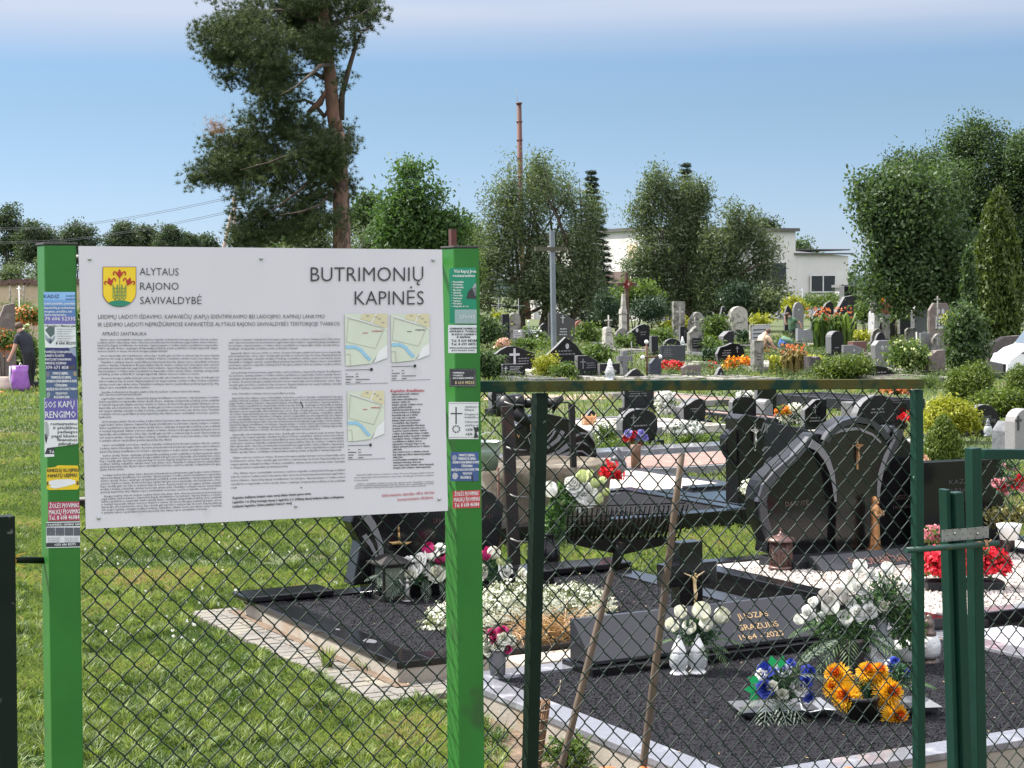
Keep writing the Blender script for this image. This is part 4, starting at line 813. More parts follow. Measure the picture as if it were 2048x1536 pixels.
sticker(plR, [(898, 540), (902, 536), (951, 535), (953, 620), (953, 648), (899, 647)], GRN, [('Visi kapų įren', 907, 545.5, 951, 545.5, 6.6, WH), ('restauravimo', 905, 554, 949, 554, 6.2, WH), ('276682', 918, 637, 949, 637, 7, (.6, .65, .66))] + [(w_, 902, 565.5 + 5.4 * i, 902 + 5 + 1.75 * len(w_), 565.5 + 5.4 * i, 3.6, WH) for i, w_ in enumerate(['• Paminklai', '• Plokštės', '• Trinkelės', '• Bortai', '• Skalda', '• Tvorelės', '• Pamatai', '• Optyva', '• Kryžiai', '• Angelai ir t.t.'])], 'green sticker with a list of bullet points and a headstone picture', [((.28, .38, .38), R4(909, 619, 953, 647)), ((.03, .03, .035), [(932, 597), (936, 583), (943, 576), (951, 575), (952, 598)]), ((.3, .32, .33), [(944, 575), (949, 567), (952, 567), (952, 592), (948, 591)])])
sticker(plR, R4(896, 650, 953, 706), (.64, .66, .68), [('GAMINAME PAMINKLUS', 898, 659, 953, 659, 3.8, BK), ('ANTKAPIUS, TVORELES', 898, 664.5, 953, 664.5, 3.8, BK), ('IR KITUS GAMINIUS', 903, 670.5, 952, 670.5, 3.8, BK), ('IŠ AKMENS.', 913, 676, 941, 676, 3.8, BK), ('Tel. 8 620 88288', 902, 683.5, 953, 683.5, 5, BK), ('Tel. 8 699 08751', 902, 690.5, 953, 690.5, 5, BK), ('www.marleuspaminklai', 898, 697, 953, 697, 3.4, BK), ('BŪTINAI MAL', 903, 702, 950, 702, 2.4, BK)], 'white sticker with black capitals and two phone numbers')
sticker(plR, R4(899, 738, 951, 773), (.55, .55, .55), [('• PAMINKLAI', 903, 747, 927, 747, 3.4, WH), ('• TVORELĖS', 903, 752.5, 925, 752.5, 3.4, WH), ('• KITI DARBAI KAPINĖSE', 903, 758, 946, 757.5, 3.4, WH), ('8 614 44203', 909, 768.5, 947, 768, 6.6, (.62, .5, .28))], 'black sticker with a thin white frame and a gold number', [(BK, R4(898.5, 737.5, 951.5, 773.5)), ((.55, .55, .55), R4(900, 739, 950, 772)), (BK, R4(901, 740, 949, 771)), ((.62, .5, .28), R4(903, 763, 907, 769))])
sticker(plR, R4(897, 804, 957, 878), (.66, .66, .68), [('Gaminame i', 929, 815, 956, 815, 3.8, (.2, .2, .22)), ('lūmpas', 929, 821, 947, 821, 3.8, (.2, .2, .22)), ('Dengiame k', 929, 830, 956, 830, 3.8, (.2, .2, .22)), ('kokybiško g', 929, 836, 957, 836, 3.8, (.2, .2, .22)), ('Dažome pam', 930, 845, 957, 845, 3.8, (.2, .2, .22)), ('plokštes vis', 930, 852, 957, 852, 3.8, (.2, .2, .22)), ('+370', 930, 862, 944, 862, 5.4, BK), ('+370', 930, 871, 944, 871, 5.4, BK)], 'white sticker with a thin cross and blotted out numbers', [(BK, R4(910.5, 814, 913, 848)), (BK, R4(901, 826, 924, 828.4)), ((.3, .3, .32), R4(897.5, 806, 957, 807)), ((.3, .3, .32), R4(898, 874, 957, 875))] + [(BK, [(912 + r_ * math.cos(a), 858 + r_ * math.sin(a)), (912 + (r_ + 1) * math.cos(a + .5), 858 + (r_ + 1) * math.sin(a + .5)), (912 + r_ * .6 * math.cos(a + .6), 858 + r_ * .6 * math.sin(a + .6))]) for a in np.linspace(0, 6.28, 10)[:-1] for r_ in (7.5,)] + [(BK, [(946, 853), (951, 855), (956, 853), (957, 862), (952, 865), (957, 875), (947, 876), (949, 864)])])
sticker(plR, R4(901, 904, 957, 962, 0), DKB, [('PAMATŲ LIEJIMAS,', 917, 912.5, 949, 912.5, 5, WH), ('TRINKELIŲ KLOJIMAS,', 915, 919.5, 951, 919.5, 5, WH), ('APLINKUI ATNAUJINIMAS IR KAPŲ', 904, 927, 957, 926.5, 5, WH), ('UŽDENGIMAS', 922, 934, 944, 934, 5, WH), ('MEDŽIŲ IR VISOS KITOS KAPŲ TVAR', 902, 942, 957, 941, 5, WH), ('PASLAUGOS', 925, 949, 943, 949, 5, WH), ('8658803', 920, 957.5, 941, 957.5, 6, WH)], 'mid blue sticker with a black smear at its number', [((.28, .3, .38), [(903, 915), (906, 910), (911, 910), (914, 915), (911, 921), (905, 921)]), ((.45, .45, .5), [(904, 950), (908, 945), (914, 947), (916, 953), (911, 959), (905, 957)]), (BK, [(942, 950), (945, 948), (946, 958), (945, 966), (943, 958)])])
sticker(plR, R4(905, 982, 960, 1017, -2), (.50, .05, .07), [('ŽOLĖS PJOVIMAS', 908, 992, 956, 990, 8.2, WH), ('MALKŲ PJOVIMAS', 907, 1003.5, 959, 1001, 8.2, WH), ('Tel. 8 608 46084', 908, 1014.5, 957, 1012, 8.2, WH)], 'red sticker lowest on the right post')

# ------------------------------------------------------------------ chain link fence
FB = 5.76
DG = mat('dark_green_paint', (0.012, 0.045, 0.030), (0.010, 0.036, 0.026), rough=0.45, scale=5, bump=.1, bscale=60, spec=.2)
MOSS = mat('mossy_green_rail', (0.008, 0.030, 0.022), (0.060, 0.052, 0.014), rough=0.8, spec=.15, scale=5.5, detail=8, bump=.3, bscale=70, ramp=(.42, .52), c3=(.05, .06, .02), s3=13, r3=(.52, .62))
BG = mat('gate_green_paint', (0.0065, 0.037, 0.025), (0.005, 0.030, 0.020), rough=0.4, spec=.25, scale=6, bump=.1, bscale=60, c3=(.22, .25, .2), s3=22, r3=(.735, .76))
WIRE = mat('wire_green', (0.008, 0.024, 0.016), (0.005, 0.015, 0.010), rough=.5, scale=30, spec=.3)
fn_ = thing('chain_link_fence', fhit(1080, 1500, FB) * np.array([1, 1, 0]), 'dark green chain link fence with a mossy top rail running right from the notice board', 'fence')
a0 = float(fhit(163, 900, FB) @ E1); a1 = float(fhit(1834, 900, FB) @ E1)
zt0, zt1 = fhit(955, 785, FB)[2], fhit(1842, 779, FB)[2]; ar0, ar1 = float(fhit(955, 785, FB) @ E1), float(fhit(1842, 779, FB) @ E1)
zr = lambda a: zt0 + (zt1 - zt0) * (a - ar0) / (ar1 - ar0)
def mesh_wires(mb, a0, a1, ztop, zbot, b, w=.0403, h=.0873, rad=.0027, seed=0, sag=1.0):
    nc = int((a1 - a0) / w) + 1; nr = int((max(ztop(a0), ztop(a1)) - zbot) / (h / 2)) + 1
    for i in range(nc):
        pts = []
        for k in range(nr + 1):
            odd = (k + i) % 2; a = a0 + (i + odd) * w + (.0022 if odd else -.0022)
            zz = ztop(a) - k * h / 2
            n1 = noise.noise((a * 1.3, zz * 1.3, seed)) * sag; n2 = noise.noise((a * 1.3, zz * 1.3, seed + 7)) * sag
            a2 = a + .012 * n1; z2 = zz + .010 * n2; yo = .0022 if odd else -.0022
            for s_, q in ((-1, .16), (0, 0), (1, .16)):
                z3 = z2 - s_ * h * .05; a3 = a2 - (1 if odd else -1) * w * .09 * abs(s_)
                pts.append(AB(a3, b + yo * (1 - 2 * (s_ > 0)) * (1 if s_ else 0) + .012 * noise.noise((a * .8, zz * .8, seed + 3)) * sag, z3))
        mb.tube(pts, rad, 5, cap=False)
mb = MB(); mesh_wires(mb, a0, a1 - .02, zr, 0.05, FB + .012); part('wire_mesh', mb, WIRE, fn_)
mb = MB(); t0, t1 = fhit(955, 773, FB - .03), fhit(1843, 767.5, FB - .03); tL = t0 - (t1 - t0) * .9
d_ = (t1 - t0) / np.linalg.norm(t1 - t0)
rail_s = AB(float(fhit(168, 800, FB) @ E1), FB, 0); rs = np.array([rail_s[0], rail_s[1], zr(float(rail_s @ E1)) + .02])
def bar(mb, a, b, wd, dp):      # rectangular bar from a to b, dp deep along the fence normal, wd high
    a = np.array(a); b = np.array(b); d = b - a; d /= np.linalg.norm(d); nrm = E2 - d * float(E2 @ d); nrm /= np.linalg.norm(nrm); up = np.cross(nrm, d)
    V = [c + nrm * sn * dp / 2 + up * su * wd / 2 for c in (a, b) for sn, su in ((-1, -1), (1, -1), (1, 1), (-1, 1))]
    mb.add(V, [(0, 1, 2, 3), (7, 6, 5, 4), (0, 4, 5, 1), (1, 5, 6, 2), (2, 6, 7, 3), (3, 7, 4, 0)])
bar(mb, t0 - d_ * 1.28, t1, .039, .04); part('top_rail', mb, MOSS, fn_, bevel=.003)
mb = MB(); a_, b_ = fhit(1080, 786, FB - .01), fhit(1060, 1536, FB - .01); bar(mb, a_, a_ + (b_ - a_) * 1.35, .046, .046); part('fence_post', mb, mat('dark_fence_post', (.004, .012, .007), (.006, .016, .010), rough=.5, spec=.15, scale=6, c3=(.08, .09, .07), s3=26, r3=(.72, .76)), fn_, bevel=.003)
mb = MB(); a_, b_ = fhit(1833, 779, FB - .01), fhit(1838, 1536, FB - .01); bar(mb, a_, a_ + (b_ - a_) * 1.35, .038, .04); part('end_post', mb, BG, fn_, bevel=.003)
# gate leaves right
def leaf(name, label, parts_): pass
GB = 5.80
gt = thing('gate', fhit(1990, 1500, GB) * np.array([1, 1, 0]), 'green tube framed chain link gate leaf at the right edge, shut with a bolt', 'gate', 'gate leaves of the fence')
mb = MB()
a_, b_ = fhit(1946, 905, GB), fhit(1957, 1536, GB); bar(mb, a_ + np.array([0, 0, .02]), a_ + (b_ - a_) * 1.35, .05, .05); part('stile', mb, BG, gt, bevel=.003)
mb = MB(); a_, b_ = fhit(1963, 908, GB), fhit(2140, 909, GB); bar(mb, a_, b_, .042, .045); part('top_rail', mb, BG, gt, bevel=.003)
mb = MB(); aa = float(fhit(1965, 920, GB) @ E1); zz0 = fhit(1965, 917, GB)[2]; mesh_wires(mb, aa, aa + .62, lambda a: zz0, .1, GB + .01, seed=9, sag=1.6); part('wire_mesh', mb, WIRE, gt)
gt2 = thing('gate_post', fhit(1910, 1500, GB) * np.array([1, 1, 0]), 'pair of green square tubes standing left of the right hand gate leaf', 'post')
mb = MB(); a_, b_ = fhit(1911, 984, GB - .02), fhit(1928, 1536, GB - .02); bar(mb, a_, a_ + (b_ - a_) * 1.4, .046, .05); part('tube', mb, BG, gt2, bevel=.003)
mb = MB(); a_, b_ = fhit(1889, 978, GB - .0), fhit(1906, 1536, GB - .0); bar(mb, a_, a_ + (b_ - a_) * 1.4, .022, .05); part('tube', mb, BG, gt2, bevel=.003)
mb = MB(); P0, P1 = fhit(1884, 1072, GB - .06), fhit(1977, 1064, GB - .06); bar(mb, P0, P1, .048, .004); hp = part('perforated_plate', mb, mat('galv_plate', (.30, .29, .28), (.22, .21, .205), rough=.45, metal=.55, scale=20), gt2)
PPL = Plane(fhit(1930, 1068, GB - .0625), -E2)
mb = MB()
for i in range(6):
    for j in range(3):
        x = 1889 + i * 15.5 + (6 if j == 1 else 0); y = 1061.5 + j * 9.5 - i * 1.3; pquad(mb, PPL, [(x + 1.1 * math.cos(a), y + 1.1 * math.sin(a)) for a in np.linspace(0, 6.28, 8)[:-1]], .0006)
part('hole', mb, BK and plain('hole_dark', (.01, .01, .01)), hp)
for x, y in ((1909, 1067), (1955, 1067)):
    c = PPL.hit(x, y); M = MB(Matrix.Translation(Vector(c)) @ Vector(-E2).to_track_quat('Z', 'Y').to_matrix().to_4x4()); M.lathe([(.0001, 0), (.006, 0), (.006, .003), (.003, .006), (.0001, .006)], n=8); part('bolt_head', M, STEEL, hp)
mb = MB(); mb.tube([fhit(1812, 1101, GB - .085), fhit(1900, 1094, GB - .085), fhit(1996, 1086, GB - .085)], [.012, .0125, .0115], 12)
tag(part('gate_bolt', mb, mat('bolt_green', (.010, .050, .034), (.010, .042, .03), rough=.5, c3=(.10, .08, .02), s3=14, r3=(.6, .66)), at=fhit(1900, 1094, GB - .085)), 'round green bar laid across the gate gap, held by orange twine', 'bolt')
def twine(mb, c, n, r, col_s): 
    rr_ = random.Random(col_s)
    for i in range(n):
        ph = rr_.uniform(0, 1); tl = rr_.uniform(-.4, .4)
        mb.tube([tuple(c + np.array([tl * .02 * math.cos(q) + (i - n / 2) * .0022, r * math.sin(q), r * math.cos(q)])) for q in np.linspace(0, 2 * math.pi, 12)], .0016, 5)
tm = mat('orange_twine', (.42, .23, .12), (.35, .2, .1), rough=.8)
mb = MB(); c = fhit(1972, 1088, GB - .085); twine(mb, c, 5, .016, 1); mb.tube([tuple(c), tuple(c + np.array([-.03, -.02, .012])), tuple(c + np.array([-.075, -.02, .006]))], .003, 5); mb.tube([tuple(c), tuple(c + np.array([.008, -.02, -.018])), tuple(c + np.array([.002, -.018, -.04]))], .003, 5); mb.tube([tuple(c), tuple(c + np.array([.018, -.02, .02]))], .003, 5)
tag(part('twine', mb, tm, at=c), 'orange twine knotted round the gate bolt', 'twine')
# gate leaf at the left edge
LG = thing('gate', fhit(14, 1500, 5.6) * np.array([1, 1, 0]), 'almost black green gate stile at the left edge with a short round bar', 'gate', 'gate leaves of the fence')
DKG = mat('weathered_dark_green', (.005, .010, .007), (.007, .014, .010), rough=.5, spec=.15, scale=5, c3=(.11, .12, .1), s3=16, r3=(.66, .72))
mb = MB(); a_, b_ = fhit(8, 1031, 5.6), fhit(14, 1536, 5.6); bar(mb, a_, a_ + (b_ - a_) * 1.35, .055, .055); part('stile', mb, DKG, LG, bevel=.003)
mb = MB(); a_, b_ = fhit(-60, 1118, 5.64), fhit(100, 1121, 5.64); mb.tube([a_, b_], .0105, 10); part('bar', mb, DKG, LG)
mb = MB(); bar(mb, fhit(-120, 1052, 5.6), fhit(-4, 1048, 5.6), .04, .04); part('top_rail', mb, DKG, LG)
mb = MB(); c = fhit(24, 1119, 5.6); ty = mat('yellow_twine', (.62, .42, .05), (.5, .32, .04), rough=.7)
for i in range(5): mb.tube([tuple(c + np.array([.0025 * i - .006 + .003 * math.sin(q * 2 + i), .022 * math.sin(q), .014 * math.cos(q) - .004])) for q in np.linspace(0, 6.28, 12)], .0013, 4)
for dx, dz in ((.035, .018), (.05, .022), (.03, .012), (.045, -.02)): mb.tube([tuple(c), tuple(c + np.array([dx * .5, -.02, dz * .8])), tuple(c + np.array([dx, -.02, dz]))], .0014, 4)
tag(part('twine', mb, ty, at=c), 'yellow twine tied round the gate bar at the left edge', 'twine')

# ------------------------------------------------------------------ tools leaning behind the fence
WOODH = mat('tool_handle_wood', (.115, .078, .05), (.065, .045, .03), rough=.75, scale=10, stretch=(1, 1, .12), bump=.4)
RB = 6.05
rk = thing('rake', fhit(1115, 1700, 5.95) * np.array([1, 1, 0]), 'black slatted leaf rake standing head up behind the fence, wooden handle', 'rake')
mb = MB(); pts = [fhit(1242, 1085, RB), fhit(1222, 1150, RB - .01), fhit(1175, 1330, RB - .06), fhit(1122, 1536, RB - .1)]; pts.append(pts[-1] + (pts[-1] - pts[-2]) * 1.4); mb.tube(pts, [.0125, .013, .014, .0145, .0145], 10); part('handle', mb, WOODH, rk)
mb = MB(); ft = mat('rake_plastic', (.006, .0055, .0055), (.010, .009, .008), rough=.6, spec=.15)
nt_ = 26
for i in range(nt_):
    u = i / (nt_ - 1); top = fhit(1136 + 240 * u, 1018 - 9 * u, RB - .06 + .05 * math.sin(math.pi * u)); mid = fhit(1134 + 222 * u, 1078 - 2 * u, RB); hub = fhit(1236 + (u - .5) * 60, 1092, RB)
    mb.tube([top, fhit(1135 + 232 * u, 1048 - 5 * u, RB - .02), mid], [.0034, .0042, .0042], 4, flat=1.3)
part('tines', mb, ft, rk)
mb = MB(); out = []
for u in np.linspace(0, 1, 14): out.append(fhit(1133 + 222 * u, 1076 - 2 * u, RB))
for u in np.linspace(1, 0, 14): out.append(fhit(1136 + 214 * u, 1086 + 25 * (1 - abs(2 * u - 1)) ** .9 - 2 * u, RB))
n = len(out); V = out + [p + E2 * .006 for p in out]; mb.add(V, [list(range(n))[::-1], list(range(n, 2 * n))] + [(i, (i + 1) % n, (i + 1) % n + n, i + n) for i in range(n)])
for yy in (1011, 1031, 1052): mb.tube([fhit(1135, yy + 2, RB - .035), fhit(1250, yy - 1, RB - .01), fhit(1372 - (yy - 1011) * .3, yy - 5, RB - .035)], .0026, 4)
part('fan_head', mb, ft, rk); mb = MB(); mb.tube([fhit(1240, 1085, RB - .01), fhit(1236, 1112, RB - .01), fhit(1228, 1140, RB - .012)], [.024, .022, .016], 10); part('socket', mb, ft, rk)
t = thing('tool_handle', fhit(1280, 1700, 5.9) * np.array([1, 1, 0]), 'bare wooden tool pole leaning right of the rake handle', 'pole')
mb = MB(); pts = [fhit(1364, 906, 5.98), fhit(1352, 1000, 5.98), fhit(1330, 1180, 5.96), fhit(1306, 1370, 5.94), fhit(1286, 1536, 5.92)]; pts.append(pts[-1] + (pts[-1] - pts[-2]) * 1.6); mb.tube(pts, [.0125, .014, .0145, .015, .0155, .0155], 10); part('pole', mb, WOODH, t)
t = thing('plastic_tool', fhit(1290, 1700, 5.9) * np.array([1, 1, 0]), 'bright orange plastic tool socket at the bottom of the picture', 'tool')
for q, (x0_, x1_) in enumerate(((1190, 1240), (1270, 1304), (1682, 1712))):
    mb = MB(); c = fhit((x0_ + x1_) / 2, 1540, 5.9); mb.ball((c[0], c[1], c[2]), ((x1_ - x0_) / 2 / 620, .02, .014)); part('orange_plastic', mb, plain('orange_plastic', (.75, .16, .03), rough=.4), t)
br = thing('broom', fhit(1070, 1700, 5.9) * np.array([1, 1, 0]), 'brown twig broom bound with pale string, standing upright beside the fence post', 'broom')
mb = MB(); rb = random.Random(4)
b0, b1 = fhit(1090, 1402, 5.95), fhit(1070, 1536, 5.9); dd = b1 - b0
for i in range(70):
    a = rb.uniform(0, 6.28); r_ = .021 * math.sqrt(rb.random()); o_ = E1 * r_ * math.cos(a) + E2 * r_ * math.sin(a); mb.tube([b0 + o_ * .9 + np.array([0, 0, rb.uniform(-.006, .008)]), b0 + o_ + dd * .5, b0 + o_ * .95 + dd * 1.6], .0028, 5)
part('twigs', mb, mat('broom_twigs', (.22, .11, .045), (.08, .04, .02), rough=.7, scale=25), br)
mb = MB()
for i in range(9):
    c = b0 + dd * (.12 + i * .15); mb.tube([tuple(c + E1 * .024 * math.cos(q) + E2 * .024 * math.sin(q) + np.array([0, 0, .004 * math.cos(q)])) for q in np.linspace(0, 6.283, 14)], .0016, 5, cap=False)
part('binding', mb, plain('string_pale', (.5, .4, .28)), br)
mb = MB(); mb.tube([fhit(1106, 1392, 5.95), fhit(1117, 1383, 5.95), fhit(1121, 1370, 5.95), fhit(1121, 1360, 5.95)], .002, 5); part('loose_string', mb, plain('string_pale', (.5, .4, .28)), br)
# ------------------------------------------------------------------ stone materials
GB_ = mat('black_granite', (0.006, 0.006, 0.007), (0.010, 0.010, 0.011), rough=0.12, scale=120, detail=2, spec=.3)
GBM = mat('black_granite_matt', (0.014, 0.0145, 0.017), (0.022, 0.0225, 0.026), rough=0.45, spec=.2, scale=90, detail=3, c3=(.035, .036, .04), s3=2.5, r3=(.5, .75))
GBW = mat('black_granite_weathered', (0.010, 0.010, 0.011), (0.018, 0.018, 0.018), rough=0.32, spec=.2, scale=30, detail=5, c3=(.05, .049, .045), s3=2.2, r3=(.58, .75))
BAND = mat('granite_sanded_band', (0.12, 0.122, 0.126), (0.15, 0.152, 0.157), rough=0.65, scale=150, detail=2)
GG = mat('grey_granite', (0.20, 0.20, 0.20), (0.11, 0.11, 0.115), rough=0.5, scale=70, detail=6, c3=(.09, .085, .075), s3=2.5, r3=(.55, .72))
GL = mat('light_concrete', (0.42, 0.40, 0.36), (0.30, 0.285, 0.25), rough=0.9, scale=9, detail=8, bump=.3, bscale=50, c3=(.13, .125, .105), s3=3.5, r3=(.52, .66))
GD = mat('weathered_concrete', (0.25, 0.24, 0.22), (0.17, 0.165, 0.15), rough=0.92, scale=10, detail=8, bump=.4, bscale=40, c3=(.07, .07, .055), s3=4, r3=(.48, .62))
GR = mat('red_brown_granite', (0.17, 0.085, 0.07), (0.11, 0.055, 0.05), rough=0.4, scale=80, detail=4)
GBR = mat('brown_grey_stone', (0.16, 0.125, 0.115), (0.10, 0.08, 0.075), rough=0.7, scale=20, detail=7, c3=(.20, .17, .14), s3=5, r3=(.55, .7))
WHT = mat('white_marble', (0.48, 0.48, 0.48), (0.38, 0.38, 0.39), rough=0.35, scale=7, detail=7)
CONC = mat('kerb_concrete', (0.38, 0.34, 0.28), (0.27, 0.24, 0.20), rough=0.9, scale=4, detail=8, bump=.3, bscale=60, c3=(.30, .21, .13), s3=3.0, r3=(.55, .7))
GOLD = plain('gold_letter', (.62, .42, .20), rough=.35, metal=.7); BRZ = mat('bronze', (.42, .24, .11), (.24, .13, .06), rough=.42, metal=.55, scale=30); SILV = plain('pale_letter', (.45, .45, .46), rough=.5)
ENG = plain('engraving_grey', (.16, .16, .165), rough=.7); ENGD = plain('engraving_dark', (.05, .05, .05), rough=.8)
BGRAV = mat('black_gravel', (0.006, 0.006, 0.008), (0.026, 0.026, 0.030), rough=0.8, scale=170, vor=True, bump=.3, ramp=(.3, 1.0), spec=.1)
WGRAV = mat('white_gravel', (0.34, 0.30, 0.265), (0.46, 0.42, 0.385), rough=0.8, scale=45, vor=True, bump=1.0, ramp=(.0, .8))
PGRAV = mat('pink_paving', (0.27, 0.165, 0.135), (0.20, 0.12, 0.098), rough=0.9, scale=14, detail=6, c3=(.28, .22, .17), s3=6, r3=(.55, .7))
GLASS = mat('lantern_glass', (.75, .78, .78), (.65, .68, .68), rough=.12, scale=20, transmission=.55, bump=.6, bscale=60)
IRON = mat('dark_iron', (.010, .009, .009), (.02, .018, .016), rough=.55, spec=.25, scale=20); RUST = mat('rusty_iron', (.13, .055, .035), (.07, .04, .03), rough=.8, scale=16)
WPL = plain('white_plastic', (.78, .78, .76), rough=.35)

def stones(name, a0, a1, b0, b1, z, n, size, m, label, seed, kind='stuff', cat='gravel'):
    r = np.random.default_rng(seed); A_ = r.uniform(a0, a1, n); B_ = r.uniform(b0, b1, n); C = np.outer(A_, E1) + np.outer(B_, E2) + np.array([0, 0, z])
    s = size * r.uniform(.5, 1.2, n); ax = [rnd_unit(n, r) for _ in range(2)]; x = ax[0]; y = np.cross(x, ax[1]); y /= np.linalg.norm(y, axis=1)[:, None]; w = np.cross(x, y)
    s = s[:, None]; x = x * s * .6; y = y * s * .5; w = w * s * .42
    q = [C + x, C + y, C - x, C - y, C + w, C - w]; tri = [(0, 1, 4), (1, 2, 4), (2, 3, 4), (3, 0, 4), (1, 0, 5), (2, 1, 5), (3, 2, 5), (0, 3, 5)]
    V = np.stack([np.stack([q[i], q[j], q[k]], 1) for i, j, k in tri], 1).reshape(-1, 3)
    o = npmesh(name, V, 3, m, tint=np.repeat(r.random(n), 8), at=AB((a0 + a1) / 2, (b0 + b1) / 2, 0))
    return tag(o, label, cat, kind=kind)
def kerb(a0, a1, b0, b1, z, kw, label, m=None, conc=True, hk=.045, sides='fblr', name='grave_kerb', over=.008, fw=None, mc=None):
    m = m or GB_; c = AB((a0 + a1) / 2, (b0 + b1) / 2); t = tag(thing(name, c, label, 'grave kerb'), kind='thing')
    M = frame((0, 0, 0), GA); fw = fw or kw; zb = z - hk
    def sl(n_, x0, x1, y0, y1): mb = MB(M); mb.box(((x0 + x1) / 2, (y0 + y1) / 2, zb + hk / 2), (x1 - x0, y1 - y0, hk)); part(n_, mb, m, t, bevel=.004)
    if 'l' in sides: sl('kerb_stone', a0, a0 + kw, b0, b1)
    if 'r' in sides: sl('kerb_stone', a1 - kw, a1, b0, b1)
    if 'f' in sides: sl('kerb_stone', a0 + kw + .002, a1 - kw - .002, b0 + .001, b0 + fw)
    if 'b' in sides: sl('kerb_stone', a0 + kw + .002, a1 - kw - .002, b1 - kw, b1 - .001)
    if conc:
        mb = MB(M); o = over
        for x0, x1, y0, y1 in ((a0 + o, a1 - o, b0 + o, b0 + o + .09), (a0 + o, a1 - o, b1 - .09 - o, b1 - o), (a0 + o, a0 + o + .09, b0 + o + .09, b1 - .09 - o), (a1 - o - .09, a1 - o, b0 + o + .09, b1 - .09 - o)):
            mb.box(((x0 + x1) / 2, (y0 + y1) / 2, (zb - .002) / 2 - .01), (x1 - x0, y1 - y0, zb + .018))
        part('foundation', mb, mc or CONC, t)
    return t
def fill(a0, a1, b0, b1, z, m, label, name='gravel', sub=1):
    mb = MB(frame((0, 0, 0), GA)); nx, ny = 24, 24
    P = [[(a0 + (a1 - a0) * i / nx, b0 + (b1 - b0) * j / ny, z + .006 * noise.noise((i * .7 + a0 * 9, j * .7, 0))) for i in range(nx + 1)] for j in range(ny + 1)]
    mb.grid(P); return tag(part(name, mb, m, at=AB((a0 + a1) / 2, (b0 + b1) / 2, 0)), label, 'gravel', kind='stuff')

# ------------------------------------------------------------------ first grave (left, behind the right green post)
k1 = kerb(4.15, 7.05, 9.2, 11.72, .15, .2, 'low black granite kerb on a raised concrete base, left of the rake, pavers beside it', hk=.04, mc=CONC)
mb = MB(frame((0, 0, 0), GA)); mb.box((4.40, 11.62, .172), (.62, .3, .04)); part('corner_block', mb, GB_, k1, bevel=.008)
mb = MB(frame((0, 0, 0), GA)); mb.box((6.62, 11.62, .175), (.95, .3, .045)); part('corner_block', mb, GB_, k1, bevel=.008)
fill(4.33, 6.87, 9.38, 11.54, .135, BGRAV, 'fine black gravel inside the low black granite kerb with the alyssum mound')
stones('loose_gravel', 4.35, 6.85, 9.4, 11.5, .139, 9000, .011, leafmat('gravel_bits', (.007, .007, .009), (.045, .045, .052), trans=0, rough=.7, spec=.15), 'black gravel chips scattered over the alyssum grave', 61)
for (a, b, s) in ((4.27, 9.85, .03), (4.25, 10.3, .012)):
    mb = MB(frame(AB(a, b, .1505), GA)); o = ragged(0, 0, s * 1.3, s * 2.2, 14, .5); mb.add([(x, y, 0) for x, y in o], [list(range(14))]); part('dried_stain', mb, plain('stain_grey', (.09, .09, .10)), k1)
def pprism(P, pts, depth, m, parent, name='slab', off=0.0, bevel=.006, mb=None, label=None):
    """outline given in photo pixels, cast on the vertical plane P, extruded backwards"""
    V = [P.hit(x, y) + P.n * off for x, y in pts]; n = len(V); own = mb is None; mb = mb or MB()
    c = np.zeros(3)
    for i in range(1, n - 1): c = c + np.cross(V[i] - V[0], V[i + 1] - V[0])
    if float(c @ P.n) < 0: V = V[::-1]
    W_ = V + [v - P.n * depth for v in V]
    mb.add(W_, [list(range(n)), list(range(n, 2 * n))[::-1]] + [(i, i + n, (i + 1) % n + n, (i + 1) % n) for i in range(n)])
    return part(name, mb, m, parent, bevel=bevel, label=label) if own else mb
def smooth(pts, k=3):
    out = []; n = len(pts)
    for i in range(n):
        p0, p1, p2, p3 = [np.array(pts[(i + j) % n], float) for j in (-1, 0, 1, 2)]
        for t_ in np.linspace(0, 1, k, endpoint=False):
            out.append(tuple(.5 * ((2 * p1) + (-p0 + p2) * t_ + (2 * p0 - 5 * p1 + 4 * p2 - p3) * t_ ** 2 + (-p0 + 3 * p1 - 3 * p2 + p3) * t_ ** 3)))
    return out
def band(P, c_, w0, w1, m, parent, off=.004, name='band', depth=.004):
    """tapering raised band along pixel centre line"""
    L_, R_ = [], []; n = len(c_)
    for i, (x, y) in enumerate(c_):
        xa, ya = c_[max(i - 1, 0)]; xb, yb = c_[min(i + 1, n - 1)]; dx, dy = xb - xa, yb - ya; q = math.hypot(dx, dy); w = (w0 + (w1 - w0) * i / (n - 1)) / 2
        L_.append((x - dy / q * w, y + dx / q * w)); R_.append((x + dy / q * w, y - dx / q * w))
    mb = MB()
    for i in range(n - 1): pprism(P, [L_[i], L_[i + 1], R_[i + 1], R_[i]], depth, m, parent, off=off, mb=mb)
    return part(name, mb, m, parent)
